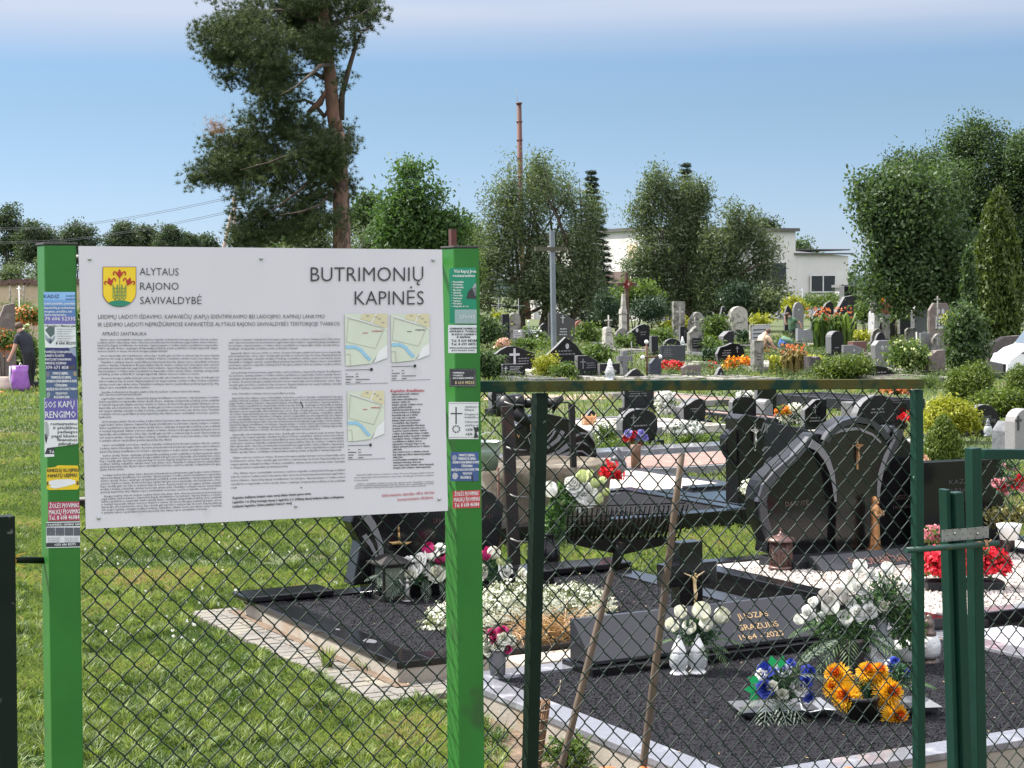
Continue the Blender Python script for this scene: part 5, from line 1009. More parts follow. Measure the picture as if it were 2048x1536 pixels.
# headstone of the first grave
PA = Plane(AB(5.6, 11.38), -E2)
h1 = thing('gravestone', AB(5.6, 11.45), 'wide black granite headstone with grey swirls and a bronze candle, mostly hidden by the board', 'gravestone')
pprism(PA, [(706, 1172), (722, 1085), (702, 1045), (712, 1018), (745, 985), (800, 968), (870, 958), (940, 968), (985, 985), (1008, 1010), (1004, 1060), (990, 1130)], .16, GB_, h1, bevel=.01)
band(PA, [(722, 1018), (745, 1050), (760, 1085), (764, 1130), (765, 1150)], 18, 5, BAND, h1); band(PA, [(728, 1070), (742, 1090), (752, 1110), (758, 1140)], 10, 4, BAND, h1)
mb = MB(frame(AB(5.6, 11.36), GA)); mb.box((0, 0, .19), (1.35, .34, .1)); part('plinth', mb, GB_, h1, bevel=.01)
mb = MB(); text3(mb, 'AI', PA.hit(968, 1018), PA.hit(980, 1018), (0, 0, 1), .03, -E2, .003, 2); text3(mb, '2021', PA.hit(965, 1038), PA.hit(984, 1036), (0, 0, 1), .028, -E2, .003, 2); text3(mb, 'SER', PA.hit(866, 1046), PA.hit(884, 1045), (0, 0, 1), .03, -E2, .003, 2); part('inscription', mb, plain('red_letter', (.07, .025, .02)), h1)
mb = MB(); P_ = lambda x, y, o=.03: PA.hit(x, y) - E2 * o
mb.tube([P_(795, 1078), P_(794, 1064)], .008, 8); mb.tube([P_(794, 1064), P_(793.5, 1055), P_(793, 1048)], [.006, .008, .0005], 8)
for dx in (-20, -14, -7, 0, 7, 14, 20, 26): mb.tube([P_(795, 1086, .015), P_(795 + dx * .6, 1084 + abs(dx) * .1, .02), P_(795 + dx, 1079 + abs(math.sin(dx)) * 5, .02)], [.012, .012, .002], 6)
part('bronze_candle', mb, mat('matt_gold', (.42, .27, .10), (.28, .17, .07), rough=.5, metal=.3), h1)

# ------------------------------------------------------------------ lanterns, candles, vases
def lantern_house(loc, w, h, label, m=IRON, mglass=GLASS, yaw=GA, figure=None, roof='hip'):
    t = thing('grave_lantern', loc, label, 'lantern'); M = frame(loc, yaw)
    mb = MB(M); mb.box((0, 0, h * .04), (w, w, h * .08)); mb.box((0, 0, h * .70), (w, w, h * .05))
    for sx in (-1, 1):
        for sy in (-1, 1): mb.box((sx * w * .44, sy * w * .44, h * .38), (w * .09, w * .09, h * .62))
    part('frame', mb, m, t, bevel=.002)
    mb = MB(M); mb.box((0, 0, h * .38), (w * .8, w * .8, h * .6)); part('glass', mb, mglass, t)
    mb = MB(M)
    z = h * .725; mb.box((0, 0, z + h * .02), (w * 1.25, w * 1.25, h * .035)); mb.box((0, 0, z + h * .12), (w * 1.15, w * 1.15, h * .16), taper=.25); mb.box((0, 0, z + h * .22), (w * .2, w * .2, h * .06))
    part('roof', mb, m, t, bevel=.002); return t, M
L1, M1 = lantern_house(AB(5.02, 11.22, .14), .20, .33, 'square black grave lantern with a small metal angel, left of the white bouquet', mglass=mat('dusty_glass', (.30, .36, .30), (.2, .26, .2), rough=.2, transmission=.6))
mb = MB(M1); mb.ball((.06, -.14, .13), (.016, .016, .02)); mb.lathe([(.012, 0), (.03, .01), (.016, .05), (.022, .09), (.012, .12)], (.06, -.14, 0), 8); mb.tube([(.06, -.14, .1), (.02, -.15, .11), (-.0, -.14, .15)], [.008, .007, .004], 6); mb.tube([(.06, -.13, .1), (.1, -.13, .14), (.12, -.12, .12)], [.006, .02, .003], 6); mb.lathe([(.001, 0), (.05, 0), (.045, .008)], (.06, -.14, 0), 10)
part('angel_figure', mb, plain('pewter', (.30, .29, .28), rough=.35, metal=.8), L1)
def candle_jar(loc, h, label, cap=WPL, glass=GLASS, kind='house', foot=None):
    t = thing('grave_candle', loc, label, 'grave candle'); M = frame(loc, GA); foot = foot or cap
    mb = MB(M); mb.lathe([(.235 * h, 0), (.24 * h, .02 * h), (.19 * h, .07 * h), (.15 * h, .1 * h)], n=8); part('foot', mb, foot, t)
    mb = MB(M); mb.lathe([(.16 * h, .10 * h), (.235 * h, .2 * h), (.245 * h, .36 * h), (.21 * h, .5 * h), (.17 * h, .56 * h)], n=10); part('glass', mb, glass, t)
    if kind == 'house':
        mb = MB(M); mb.lathe([(.205 * h, .56 * h), (.205 * h, .62 * h), (.075 * h, .88 * h), (.055 * h, .9 * h)], n=6); mb.tube([(-.035 * h, 0, .88 * h), (-.035 * h, 0, .95 * h), (0, 0, .99 * h), (.035 * h, 0, .95 * h), (.035 * h, 0, .88 * h)], .016 * h, 6)
        part('lid', mb, cap, t, bevel=.001)
        mb = MB(M)
        for a in range(6): mb.ball((.175 * h * math.cos(a * 1.047), .175 * h * math.sin(a * 1.047), .655 * h), .014 * h, 6, 4)
        part('vent_hole', mb, BK and plain('hole_dark', (.01, .01, .01)), t)
    else:
        mb = MB(M); mb.lathe([(.15 * h, .56 * h), (.155 * h, .63 * h), (.10 * h, .68 * h), (.12 * h, .76 * h), (.09 * h, .88 * h), (.06 * h, .9 * h), (.065 * h, .95 * h), (.02 * h, 1.0 * h)], n=12); part('lid', mb, cap, t)
    return t
def gzc(x, y, z): return gz(x, y, z)
candle_jar(gz(1358, 1348, .13), .215, 'white grave candle with a house shaped lid, left of the pair'); candle_jar(gz(1396, 1346, .13), .215, 'white grave candle with a house shaped lid, right of the pair')
candle_jar(gz(1763, 1333, .13), .30, 'tall clear glass grave candle with a grey lid beside the white bouquet', cap=plain('grey_plastic', (.16, .17, .18)), kind='urn', foot=plain('clear_base', (.55, .62, .64), rough=.2))
candle_jar(gz(1858, 1325, .13), .27, 'white amphora shaped grave candle with a bronze lid, behind the end post', cap=mat('bronze_lid', (.16, .12, .10), (.08, .06, .05), rough=.35, metal=.6), kind='urn', glass=mat('ribbed_porcelain', (.62, .62, .60), (.4, .4, .4), rough=.3, scale=4, vor=False, bump=1.0, bscale=18, stretch=(1, 1, 3)))
t = thing('bowl', gz(1817, 1322, .13), 'white bowl with a lace rim between two grave candles', 'bowl')
mb = MB(frame(gz(1817, 1322, .13), GA)); mb.lathe([(.05, 0), (.07, .01), (.095, .07), (.105, .10), (.098, .10), (.09, .07)], n=24, wob=lambda w, z: 1 + (.03 * math.sin(w * 12) if z > .06 else 0)); part('bowl_body', mb, WPL, t)

# ------------------------------------------------------------------ flowers
RW = leafmat('petal_white', (.70, .70, .66), (.84, .84, .80), trans=.25); RCR = leafmat('petal_cream', (.62, .62, .48), (.80, .80, .70), trans=.25)
RMG = leafmat('petal_magenta', (.30, .01, .07), (.48, .03, .16), trans=.25); RRD = leafmat('petal_red', (.45, .006, .012), (.70, .02, .03), trans=.25); RBL = leafmat('petal_blue', (.02, .04, .28), (.06, .10, .50), trans=.2)
ROR = leafmat('petal_orange_yellow', (.60, .10, .01), (.80, .47, .02), trans=.3); RPK = leafmat('petal_pink', (.55, .16, .20), (.72, .35, .36), trans=.3); RDL = leafmat('petal_daylily', (.55, .14, .04), (.70, .28, .10), trans=.3)
RPE = leafmat('petal_peach', (.62, .36, .24), (.75, .52, .40), trans=.3); RYL = leafmat('petal_lime', (.50, .56, .22), (.68, .72, .38), trans=.3); RLV = leafmat('petal_lavender', (.16, .14, .42), (.30, .28, .62), trans=.3)
LEAFD = leafmat('artificial_leaf', (.012, .045, .022), (.05, .12, .045), trans=.15); LEAFP = leafmat('palm_leaf', (.03, .075, .035), (.12, .20, .07), trans=.2); LEAFG = leafmat('leaf_grey_green', (.06, .09, .07), (.16, .2, .15), trans=.15)
def part_t(name, mb, m, parent, tint=None, seed=0):
    o = part(name, mb, m, parent); me = o.data; a = me.attributes.new('tint', 'FLOAT', 'POINT')
    a.data.foreach_set('value', np.array(tint if tint is not None else [random.random()] * len(me.vertices), np.float32)); return o
def basis(d):
    d = np.array(d, float); d /= np.linalg.norm(d); u = np.cross(d, [0.1, .2, 1.0]); u /= np.linalg.norm(u); return u, np.cross(d, u), d
def rose(parent, c, r, d, m, rr_, open_=.6, name='blossom'):
    u, v, w = basis(d); mb = MB(); tint = []
    for k, (np_, R_, H_, T_) in enumerate([(3, .30, .95, .25), (4, .52, .9, .42), (5, .80, .72, .62), (6, 1.05, .42, .85)]):
        for j in range(np_):
            a = 2 * math.pi * (j + .5 * k) / np_ + rr_.uniform(-.2, .2); wd = 1.25 * math.pi / np_ * (1.25 if k < 3 else 1.0); P = []; tp = rr_.uniform(.2, .9)
            for q in np.linspace(0, 1, 5):
                row = []
                for s_ in np.linspace(-1, 1, 5):
                    aa = a + s_ * wd * (.55 + .45 * math.sin(q * 2.4)); rad = r * R_ * (.25 + .75 * q ** .7 * (open_ * .7 + .5)) * (1 - .06 * s_ * s_) + r * .06 * rr_.uniform(-1, 1) * q
                    z = r * (H_ * q - (.30 * q ** 3 if k > 1 else 0) - .12 * abs(s_) ** 2 * q)
                    row.append(np.array(c) + u * math.cos(aa) * rad + v * math.sin(aa) * rad + w * (z - .25 * r)); tint.append(tp)
                P.append(row)
            mb.grid(P)
    return part_t(name, mb, m, parent, tint)
def bud(parent, c, r, d, m, rr_, name='blossom', ln=1.5):
    u, v, w = basis(d); mb = MB(); tint = []
    for k in range(5):
        a = k * 1.2566 + rr_.random(); P = []; tp = rr_.uniform(.2, .9)
        for q in np.linspace(0, 1, 6):
            row = []
            for s_ in np.linspace(-1, 1, 4):
                aa = a + s_ * .85; rad = r * (.35 + .65 * math.sin(min(1, q * 1.1) * math.pi * .62)) * (1 - .25 * q * q) + .05 * r * k * .3
                row.append(np.array(c) + u * math.cos(aa) * rad + v * math.sin(aa) * rad + w * r * ln * (q - .45)); tint.append(tp)
            P.append(row)
        mb.grid(P)
    return part_t(name, mb, m, parent, tint)
def mum(parent, c, r, d, m, rr_, n=210, name='blossom', red=0.10, wd=.075):
    u, v, w = basis(d); mb = MB(); tint = []
    for i in range(n):
        q = (i + .5) / n; ph = i * 2.39996; th = 2.15 * q ** .6 + rr_.uniform(-.08, .08); L_ = r * (.62 + .38 * q) * rr_.uniform(.85, 1.08)
        dv = (u * math.cos(ph) + v * math.sin(ph)) * math.sin(th) + w * math.cos(th); sd = np.cross(dv, w); nl = np.linalg.norm(sd); sd = sd / nl if nl > 1e-3 else u
        b0 = np.array(c) + dv * r * .12; m0 = np.array(c) + dv * L_ * .65 + w * r * .08; e0 = np.array(c) + dv * L_ + w * r * (.12 if q < .7 else -.05)
        W0 = r * wd
        mb.add([b0 - sd * W0 * .4, b0 + sd * W0 * .4, m0 + sd * W0, e0 + sd * W0 * .35, e0 - sd * W0 * .35, m0 - sd * W0], [(0, 1, 2, 5), (5, 2, 3, 4)])
        tv = min(1, max(0, (0.15 if q < red else .85) + rr_.uniform(-.2, .2))); tint += [tv * .75, tv * .75, tv, tv, tv, tv]
    return part_t(name, mb, m, parent, tint)
def daisy(parent, c, r, d, m, rr_, np_=6, name='blossom'):
    u, v, w = basis(d); mb = MB(); tint = []
    for i in range(np_):
        a = i * 2 * math.pi / np_ + rr_.random() * .3; dv = u * math.cos(a) + v * math.sin(a); sd = np.cross(dv, w); c_ = np.array(c)
        mb.add([c_, c_ + dv * r * .5 + sd * r * .38 + w * r * .2, c_ + dv * r + sd * r * .15 + w * r * .1, c_ + dv * r - sd * r * .15 + w * r * .1, c_ + dv * r * .5 - sd * r * .38 + w * r * .2], [(0, 1, 2, 3, 4)]); t_ = rr_.uniform(.2, 1); tint += [t_] * 5
    return part_t(name, mb, m, parent, tint)
def frond(mb, tint, b, d, L_, w, droop, rr_, n=11):
    b = np.array(b); u, v, dd = basis(d); side = np.cross(dd, [0, 0, 1.]); side /= np.linalg.norm(side) + 1e-9; pts = []
    for q in np.linspace(0, 1, n + 1): pts.append(b + dd * L_ * q + np.array([0, 0, -droop * L_ * q * q]))
    k0 = mb.n; mb.tube([tuple(p) for p in pts], [w * .03 + .0006] * (n + 1), 4, cap=False); tint += [.5] * (mb.n - k0)
    for i in range(1, n + 1):
        q = i / n; ax = pts[i] - pts[i - 1]; ax /= np.linalg.norm(ax); l = w * (math.sin(math.pi * min(1, q * .85 + .12)) + .15)
        for s_ in (-1, 1):
            dr = side * s_ * .75 + ax * .65 + np.array([0, 0, -.15]); dr /= np.linalg.norm(dr); wv = ax * L_ / n * .33; tp = rr_.uniform(.1, 1)
            mb.add([pts[i] - wv * .4, pts[i] + dr * l * .5 + wv, pts[i] + dr * l + np.array([0, 0, -l * .2]), pts[i] + dr * l * .5 - wv], [(0, 1, 2, 3)]); tint += [tp] * 4
def greens(parent, c, R_, n, rr_, m=LEAFD, size=.02, name='foliage', flat=.7):
    r = np.random.default_rng(rr_.randrange(99999)); P = np.array(c) + rnd_unit(n, r) * (r.random(n) ** .5)[:, None] * np.array(R_ if hasattr(R_, '__len__') else (R_, R_, R_ * flat))
    O = P - np.array(c); O /= np.linalg.norm(O, axis=1)[:, None] + 1e-9
    return npmesh(name, leaves(P, size, .35, out=O, outw=.3, dirn=O, r=r), 4, m, parent, r.random(n))
def bouquet(name, loc, label, Y, heads, seed, pot=None, fronds=(), green=None, cat='flowers', mleaf=LEAFD, mfr=LEAFP):
    """heads: (px, py, radius_px, kind, material, dy)"""
    rr_ = random.Random(seed); t = thing(name, loc, label, cat); cc = np.mean([gY(h[0], h[1], Y) for h in heads], 0)
    for (x, y, rp, kd, m, dy) in heads:
        c = gY(x, y, Y + dy); r = rp * Y / F * (1.25 if kd in ('rose', 'bud') else 1.1); d = (c - cc) * .7 + np.array([0, -.15, .10]) + np.array([rr_.uniform(-.04, .04) for _ in range(3)])
        if kd == 'rose': rose(t, c, r, d, m, rr_)
        elif kd == 'bud': bud(t, c, r, d + np.array([0, 0, .15]), m, rr_)
        elif kd == 'mum': mum(t, c, r, d, m, rr_)
        elif kd == 'mumr': mum(t, c, r, d, m, rr_, red=.15)
        elif kd == 'lily': daisy(t, c, r, d, m, rr_)
        mbs = None
    if green:
        for (x, y, rx, ry, n, sz) in green: greens(t, gY(x, y, Y + .03), (rx * Y / F, rx * Y / F * .7, ry * Y / F), int(n * 1.5), rr_, mleaf, sz * 1.35)
    if fronds:
        mb = MB(); tint = []
        for (x, y, dx, dy, dz, L_, w, dr) in fronds: frond(mb, tint, gY(x, y, Y - .02), (dx, dy, dz), L_, w, dr, rr_)
        part_t('palm_leaves', mb, mfr, t, tint)
    mb = MB(); b = np.array(loc) + np.array([0, 0, .02])
    for (x, y, rp, kd, m, dy) in heads[:14]:
        c = gY(x, y, Y + dy); mb.tube(curve_pts(b, tuple(c), 4, .05, rr_), .0022, 4)
    part('stems', mb, plain('stem_green', (.05, .12, .05)), t)
    if pot:
        kind, r, h, m = pot; mb = MB(frame(loc, GA))
        if kind == 'pot': mb.lathe([(r * .7, 0), (r, h * .85), (r * 1.06, h * .86), (r * 1.06, h), (r * .9, h), (r * .8, h * .8)], n=20)
        elif kind == 'vase': mb.lathe([(r * .95, 0), (r, h * .04), (r * .7, h * .12), (r * .75, h * .2), (r * 1.0, h), (r * .9, h), (r * .85, h * .9)], n=18)
        elif kind == 'box': mb.box((0, 0, h / 2), (r * 2, r, h), taper=1.05)
        part('pot', mb, m, t)
    return t
# white bouquet of the first grave
Yb = 12.25
bouquet('bouquet', gz(900, 1176, .14), 'wreath of white and dark red artificial roses behind the right green post', Yb, [(792, 1142, 15, 'rose', RW, 0), (812, 1128, 17, 'rose', RW, .02), (830, 1140, 16, 'rose', RW, -.02), (838, 1120, 14, 'rose', RW, 0), (822, 1150, 14, 'rose', RCR, -.04), (852, 1138, 13, 'rose', RW, 0), (873, 1146, 17, 'rose', RCR, -.03), (866, 1110, 14, 'bud', RW, 0), (880, 1098, 13, 'rose', RW, .03), (858, 1100, 12, 'bud', RMG, .03), (882, 1118, 13, 'bud', RMG, 0), (905, 1125, 15, 'rose', RW, 0), (930, 1140, 15, 'rose', RW, 0), (963, 1142, 16, 'rose', RCR, -.02), (970, 1110, 13, 'bud', RMG, 0), (986, 1108, 12, 'bud', RCR, 0), (1010, 1140, 17, 'rose', RW, 0), (1046, 1150, 15, 'rose', RCR, 0), (1000, 1125, 9, 'bud', RYL, 0)], 5, fronds=[(800, 1150, -1, -.4, .1, .16, .05, .5), (815, 1155, -.6, -.6, -.2, .16, .05, .6), (850, 1158, .1, -.8, -.2, .15, .05, .6), (880, 1158, .3, -.7, -.2, .16, .05, .6), (770, 1150, -1, -.2, .3, .14, .05, .5), (905, 1160, .2, -.6, -.3, .13, .05, .6), (1000, 1160, .2, -.6, -.1, .15, .05, .6), (785, 1146, -1, -.5, -.2, .14, .05, .7)], green=[(830, 1155, 60, 14, 240, .014), (890, 1120, 40, 34, 260, .014), (990, 1135, 40, 30, 260, .014)], mfr=LEAFG, pot=('box', .24, .07, GB_))
# alyssum mound and dry straw
r_ = np.random.default_rng(77)
bl = [(AB(5.2, 10.2, .17), (.24, .30, .13), 1), (AB(5.5, 10.25, .19), (.28, .33, .15), 1.4), (AB(5.85, 10.2, .16), (.26, .30, .12), 1.1), (AB(4.95, 10.15, .15), (.16, .26, .10), .6)]
P, O, ti = cloud(bl, 520, 24, .030, r_, .75, .2); P[:, 2] = np.maximum(P[:, 2], .14)
t = thing('alyssum', AB(5.5, 10.2, .13), 'broad mound of small white alyssum flowers on black gravel, behind the fence post', 'flowers')
npmesh('foliage', leaves(P, .010, .4, out=O, outw=.4, r=r_), 4, leafmat('alyssum_leaf', (.06, .09, .03), (.18, .2, .09), trans=.25), t, ti)
P, O, ti = cloud(bl, 900, 9, .018, r_, .93, .1); P[:, 2] = np.maximum(P[:, 2], .15); npmesh('blossom', leaves(P + O * .014, .0095, .85, out=O, outw=1.6, r=r_), 4, leafmat('petal_alyssum', (.58, .60, .44), (.80, .81, .70), trans=.2), t, ti)
t = thing('dry_grass', AB(5.25, 9.3, .05), 'heap of dead brown grass stalks below the white alyssum', 'dead plant'); n = 420
th = r_.uniform(0, 6.28, n); L_ = r_.uniform(.10, .34, n); el = r_.uniform(-.25, .8, n); c = AB(5.25, 9.45, .16); b = c + r_.normal(size=(n, 3)) * np.array([.10, .08, .025])
d = np.stack([np.cos(th) * np.cos(el), np.sin(th) * np.cos(el), np.sin(el)], 1) * L_[:, None]; sd_ = np.cross(d, rnd_unit(n, r_)); sd_ /= np.linalg.norm(sd_, axis=1)[:, None]; w_ = .0028
m1 = b + d * .5 + np.array([0, 0, .015]); e_2 = b + d + np.array([0, 0, -.03])
V = np.stack([np.stack([b - sd_ * w_, b + sd_ * w_, m1 + sd_ * w_, m1 - sd_ * w_], 1), np.stack([m1 - sd_ * w_, m1 + sd_ * w_, e_2 + sd_ * w_ * .3, e_2 - sd_ * w_ * .3], 1)], 1).reshape(-1, 3); V[:, 2] = np.maximum(V[:, 2], .03)
npmesh('stalks', V, 4, leafmat('straw', (.26, .13, .06), (.52, .36, .19), trans=.2), t, np.repeat(r_.random(n), 2))
mb = MB(frame((0, 0, 0), GA)); mb.box((5.25, 9.05, .06), (.9, .26, .12)); tag(part('step', mb, CONC, at=AB(4.95, 9.05, 0), bevel=.01), 'low concrete step under the dead grass stalks', 'step', kind=None)
# vase with roses in front of the alyssum grave
lv = gz(996, 1405, .0)
bouquet('vase_of_flowers', lv, 'slim dark vase of cream and dark red roses next to the right green post', 9.7, [(985, 1268, 12, 'rose', RMG, 0), (1005, 1262, 11, 'rose', RMG, 0), (1008, 1276, 13, 'rose', RCR, -.02), (995, 1292, 13, 'rose', RCR, -.02), (970, 1280, 13, 'rose', RCR, 0), (1015, 1298, 9, 'rose', RMG, 0), (975, 1300, 12, 'rose', RCR, 0), (990, 1280, 9, 'rose', RMG, -.02), (1022, 1280, 10, 'rose', RCR, .02)], 9, green=[(992, 1280, 40, 26, 260, .011)], pot=('vase', .048, .29, mat('vase_dark', (.03, .03, .035), (.045, .045, .05), rough=.25)), mleaf=leafmat('dusty_leaf', (.08, .11, .08), (.22, .25, .2), trans=.15))

# ------------------------------------------------------------------ second grave (front right)
KG = mat('pale_grey_granite', (0.20, 0.20, 0.22), (0.145, 0.145, 0.16), rough=0.10, scale=60, detail=6, c3=(.34, .34, .37), s3=6, r3=(.55, .7))
k2 = kerb(4.25, 7.4, 6.15, 8.75, .15, .17, 'grey polished granite kerb of the nearest grave on a tan concrete base', m=KG, hk=.035, fw=.17)
fill(4.4, 7.25, 6.3, 8.6, .132, BGRAV, 'fine black gravel of the nearest grave'); stones('loose_gravel', 4.43, 7.2, 6.35, 8.55, .135, 15000, .010, leafmat('gravel_bits', (.007, .007, .009), (.045, .045, .052), trans=0, rough=.7, spec=.15), 'loose black gravel chips of the nearest grave', 62)
g2 = thing('gravestone', AB(5.75, 8.5, .13), 'low slanted black granite slab lettered JUOZAS with gold dates', 'gravestone')
mb = MB(frame((0, 0, 0), GA)); mb.box((5.73, 8.53, .155), (1.62, .34, .05)); part('plinth', mb, GB_, g2, bevel=.005)
mb = MB(); a0_, a1_ = 4.95, 6.50; V = []
for a in (a0_, a1_): V += [AB(a, 8.42, .185), AB(a, 8.66, .185), AB(a, 8.66, .405), AB(a, 8.63, .405), AB(a, 8.42, .205)]
mb.add(V, [(0, 4, 3, 2, 1), (5, 6, 7, 8, 9), (0, 5, 9, 4), (4, 9, 8, 3), (3, 8, 7, 2), (2, 7, 6, 1), (1, 6, 5, 0)]); part('slab', mb, mat('slab_granite', (.020, .020, .024), (.025, .025, .029), rough=.25, scale=120), g2, bevel=.003)
nS = np.cross(E1, AB(0, .21, .2)); nS /= np.linalg.norm(nS); nS = nS if nS[2] > 0 else -nS; PSl = Plane(AB(5.7, 8.42, .205), nS)
upS = AB(0, .21, .2) / np.linalg.norm([.21, .2]); mb = MB()
for s_, xa, ya, xb, yb, h in (('JUOZAS', 1477, 1239, 1537, 1231, .038), ('GRAŽULIS', 1477, 1262, 1558, 1252, .038), ('1964 - 2023', 1482, 1281, 1567, 1269, .036)):
    A_ = PSl.hit(xa, ya); L_ = abs(float((PSl.hit(xb, yb) - A_) @ E1)); text3(mb, s_, A_, A_ + E1 * L_, upS, h, nS, .002, 3)
part('inscription', mb, GOLD, g2)
# upright granite cross with a corpus
PX = Plane(AB(6.25, 9.12), -E2)
cx_ = thing('grave_cross', AB(6.2, 9.2, .13), 'thick black granite cross with a gilt crucified figure behind the slanted slab', 'cross')
ctr = PX.hit(1383, 1150); s3 = F / ctr[1]
mb = MB(frame((ctr[0], ctr[1], 0), GA)); zt = PX.hit(1383, 1084)[2]; mb.box((0, .05, (zt + .12) / 2), (.165, .10, zt - .12)); mb.box((0, .05, PX.hit(1383, 1149)[2]), (.37, .098, .135)); mb.box((0, .06, .155), (.36, .2, .06)); part('cross_body', mb, GB_, cx_, bevel=.004)
def corpus(c, s, m, parent, yaw=GA, name='corpus'):
    """crucified figure, height 1 unit * s, centred on c (world), one continuous skinned body"""
    M = frame(c, yaw); J = {'pel': (0, 0, 0), 'ch': (0, -.03, .26), 'nk': (0, -.02, .36), 'hd': (.03, -.05, .45), 'sl': (-.10, -.01, .33), 'el': (-.24, 0, .39), 'hl': (-.40, 0, .47), 'sr': (.10, -.01, .33), 'er': (.24, 0, .39), 'hr': (.40, 0, .47), 'kl': (-.035, -.09, -.22), 'kr': (.04, -.09, -.22), 'fl': (-.01, -.02, -.47), 'fr': (.015, -.04, -.47), 'toe': (.0, -.05, -.53)}
    Rr = {'pel': .055, 'ch': .068, 'nk': .026, 'hd': .052, 'sl': .036, 'el': .022, 'hl': .016, 'sr': .036, 'er': .022, 'hr': .016, 'kl': .034, 'kr': .034, 'fl': .028, 'fr': .028, 'toe': .02}
    E_ = [('pel', 'ch'), ('ch', 'nk'), ('nk', 'hd'), ('ch', 'sl'), ('sl', 'el'), ('el', 'hl'), ('ch', 'sr'), ('sr', 'er'), ('er', 'hr'), ('pel', 'kl'), ('kl', 'fl'), ('pel', 'kr'), ('kr', 'fr'), ('fl', 'toe')]
    return skin_obj(name, {k: tuple(M @ (Vector(v) * s)) for k, v in J.items()}, {k: v * s for k, v in Rr.items()}, E_, 'pel', m, parent)
def skin_obj(name, J, Rr, E_, root, m, parent, lev=2, label=None):
    keys = list(J); keys.remove(root); keys = [root] + keys; ix = {k: i for i, k in enumerate(keys)}; off = origin(parent) if parent is not None else np.zeros(3)
    me = bpy.data.meshes.new(name); me.from_pydata([tuple(np.array(J[k]) - off) for k in keys], [(ix[a], ix[b]) for a, b in E_], [])
    o = link(name + '_tmp', me); md = o.modifiers.new('s', 'SKIN'); md.use_smooth_shade = True; sv = me.skin_vertices[0].data
    for k in keys: r_k = Rr[k]; sv[ix[k]].radius = r_k if isinstance(r_k, tuple) else (r_k, r_k); sv[ix[k]].use_root = (k == root)
    md2 = o.modifiers.new('u', 'SUBSURF'); md2.levels = lev; md2.render_levels = lev
    dg = bpy.context.evaluated_depsgraph_get(); m2 = bpy.data.meshes.new_from_object(o.evaluated_get(dg)); bpy.data.objects.remove(o); m2.materials.clear(); m2.materials.append(m); m2.name = name
    for p in m2.polygons: p.use_smooth = True
    o2 = link(name, m2, parent)
    if label: o2['label'] = label
    return o2
corpus(PX.hit(1385, 1172) - E2 * .02, .185, mat('gilt_figure', (.55, .36, .12), (.75, .62, .40), rough=.4, metal=.3, scale=20), cx_)
# white roses in front of the slab
Yr = 9.85
bouquet('bouquet', gz(1395, 1310, .13), 'small bouquet of white rose buds standing behind the pair of house lidded candles', Yr, [(1362, 1226, 12, 'bud', RCR, 0), (1403, 1226, 17, 'bud', RCR, 0), (1442, 1234, 15, 'bud', RCR, 0), (1346, 1252, 13, 'bud', RCR, -.03), (1378, 1257, 13, 'bud', RCR, -.05), (1411, 1252, 13, 'bud', RCR, -.04)], 21, fronds=[(1410, 1285, 1, -.5, .2, .14, .04, .5), (1380, 1285, -1, -.5, .1, .12, .04, .5), (1430, 1280, 1, 0, .3, .16, .04, .5), (1400, 1285, .2, -1, 0, .12, .04, .5), (1360, 1280, -1, .1, .3, .14, .04, .5), (1420, 1290, .6, -.8, -.1, .13, .04, .6)], green=[(1395, 1265, 48, 30, 420, .014)], pot=('pot', .055, .1, plain('pot_brown', (.10, .06, .05))))
# big white arrangement at right
Yg = 9.9
hd = [(1616, 1225, 14, 'rose', RW, 0), (1625, 1205, 11, 'rose', RW, 0), (1662, 1215, 17, 'bud', RW, 0), (1690, 1240, 15, 'bud', RW, -.05), (1716, 1226, 15, 'rose', RW, -.03), (1740, 1222, 14, 'rose', RW, -.04), (1735, 1195, 13, 'rose', RW, 0), (1766, 1212, 12, 'rose', RCR, -.03), (1697, 1172, 15, 'bud', RW, 0), (1720, 1135, 13, 'bud', RW, 0), (1745, 1150, 12, 'rose', RW, 0), (1775, 1140, 13, 'bud', RW, 0), (1722, 1175, 13, 'rose', RW, 0), (1770, 1168, 12, 'rose', RW, .02), (1812, 1176, 14, 'rose', RW, 0), (1822, 1195, 15, 'rose', RW, 0), (1838, 1230, 13, 'rose', RW, .02), (1640, 1235, 10, 'rose', RW, 0), (1682, 1196, 15, 'bud', leafmat('petal_mauve_white', (.40, .38, .36), (.56, .53, .5), trans=.3), .05), (1652, 1196, 14, 'bud', leafmat('petal_mauve_white', (.40, .38, .36), (.56, .53, .5), trans=.3), .05), (1600, 1240, 10, 'bud', RW, 0), (1795, 1200, 11, 'rose', RW, .02), (1702, 1205, 10, 'rose', RW, .03)]
bouquet('bouquet', gz(1700, 1330, .13), 'largest white arrangement of lilies and roses with palm leaves on the black gravel', Yg, hd, 22, fronds=[(1700, 1270, -1, -.4, .1, .26, .07, .5), (1690, 1275, -.8, -.7, -.1, .24, .07, .6), (1720, 1270, .8, -.6, 0, .24, .07, .5), (1660, 1275, -1, -.3, -.1, .2, .07, .6), (1720, 1275, 1, -.1, .1, .24, .07, .6), (1700, 1260, -.2, -.9, -.2, .2, .07, .7), (1640, 1250, -1, -.2, .2, .18, .06, .5), (1740, 1260, .6, -.7, .1, .2, .06, .6)], green=[(1680, 1250, 75, 34, 700, .015), (1770, 1200, 60, 55, 700, .015), (1815, 1250, 40, 50, 420, .015), (1720, 1280, 40, 30, 250, .015)], pot=('pot', .10, .16, plain('pot_taupe', (.22, .18, .17))), mleaf=leafmat('mixed_leaf', (.02, .055, .022), (.10, .19, .06), trans=.2))
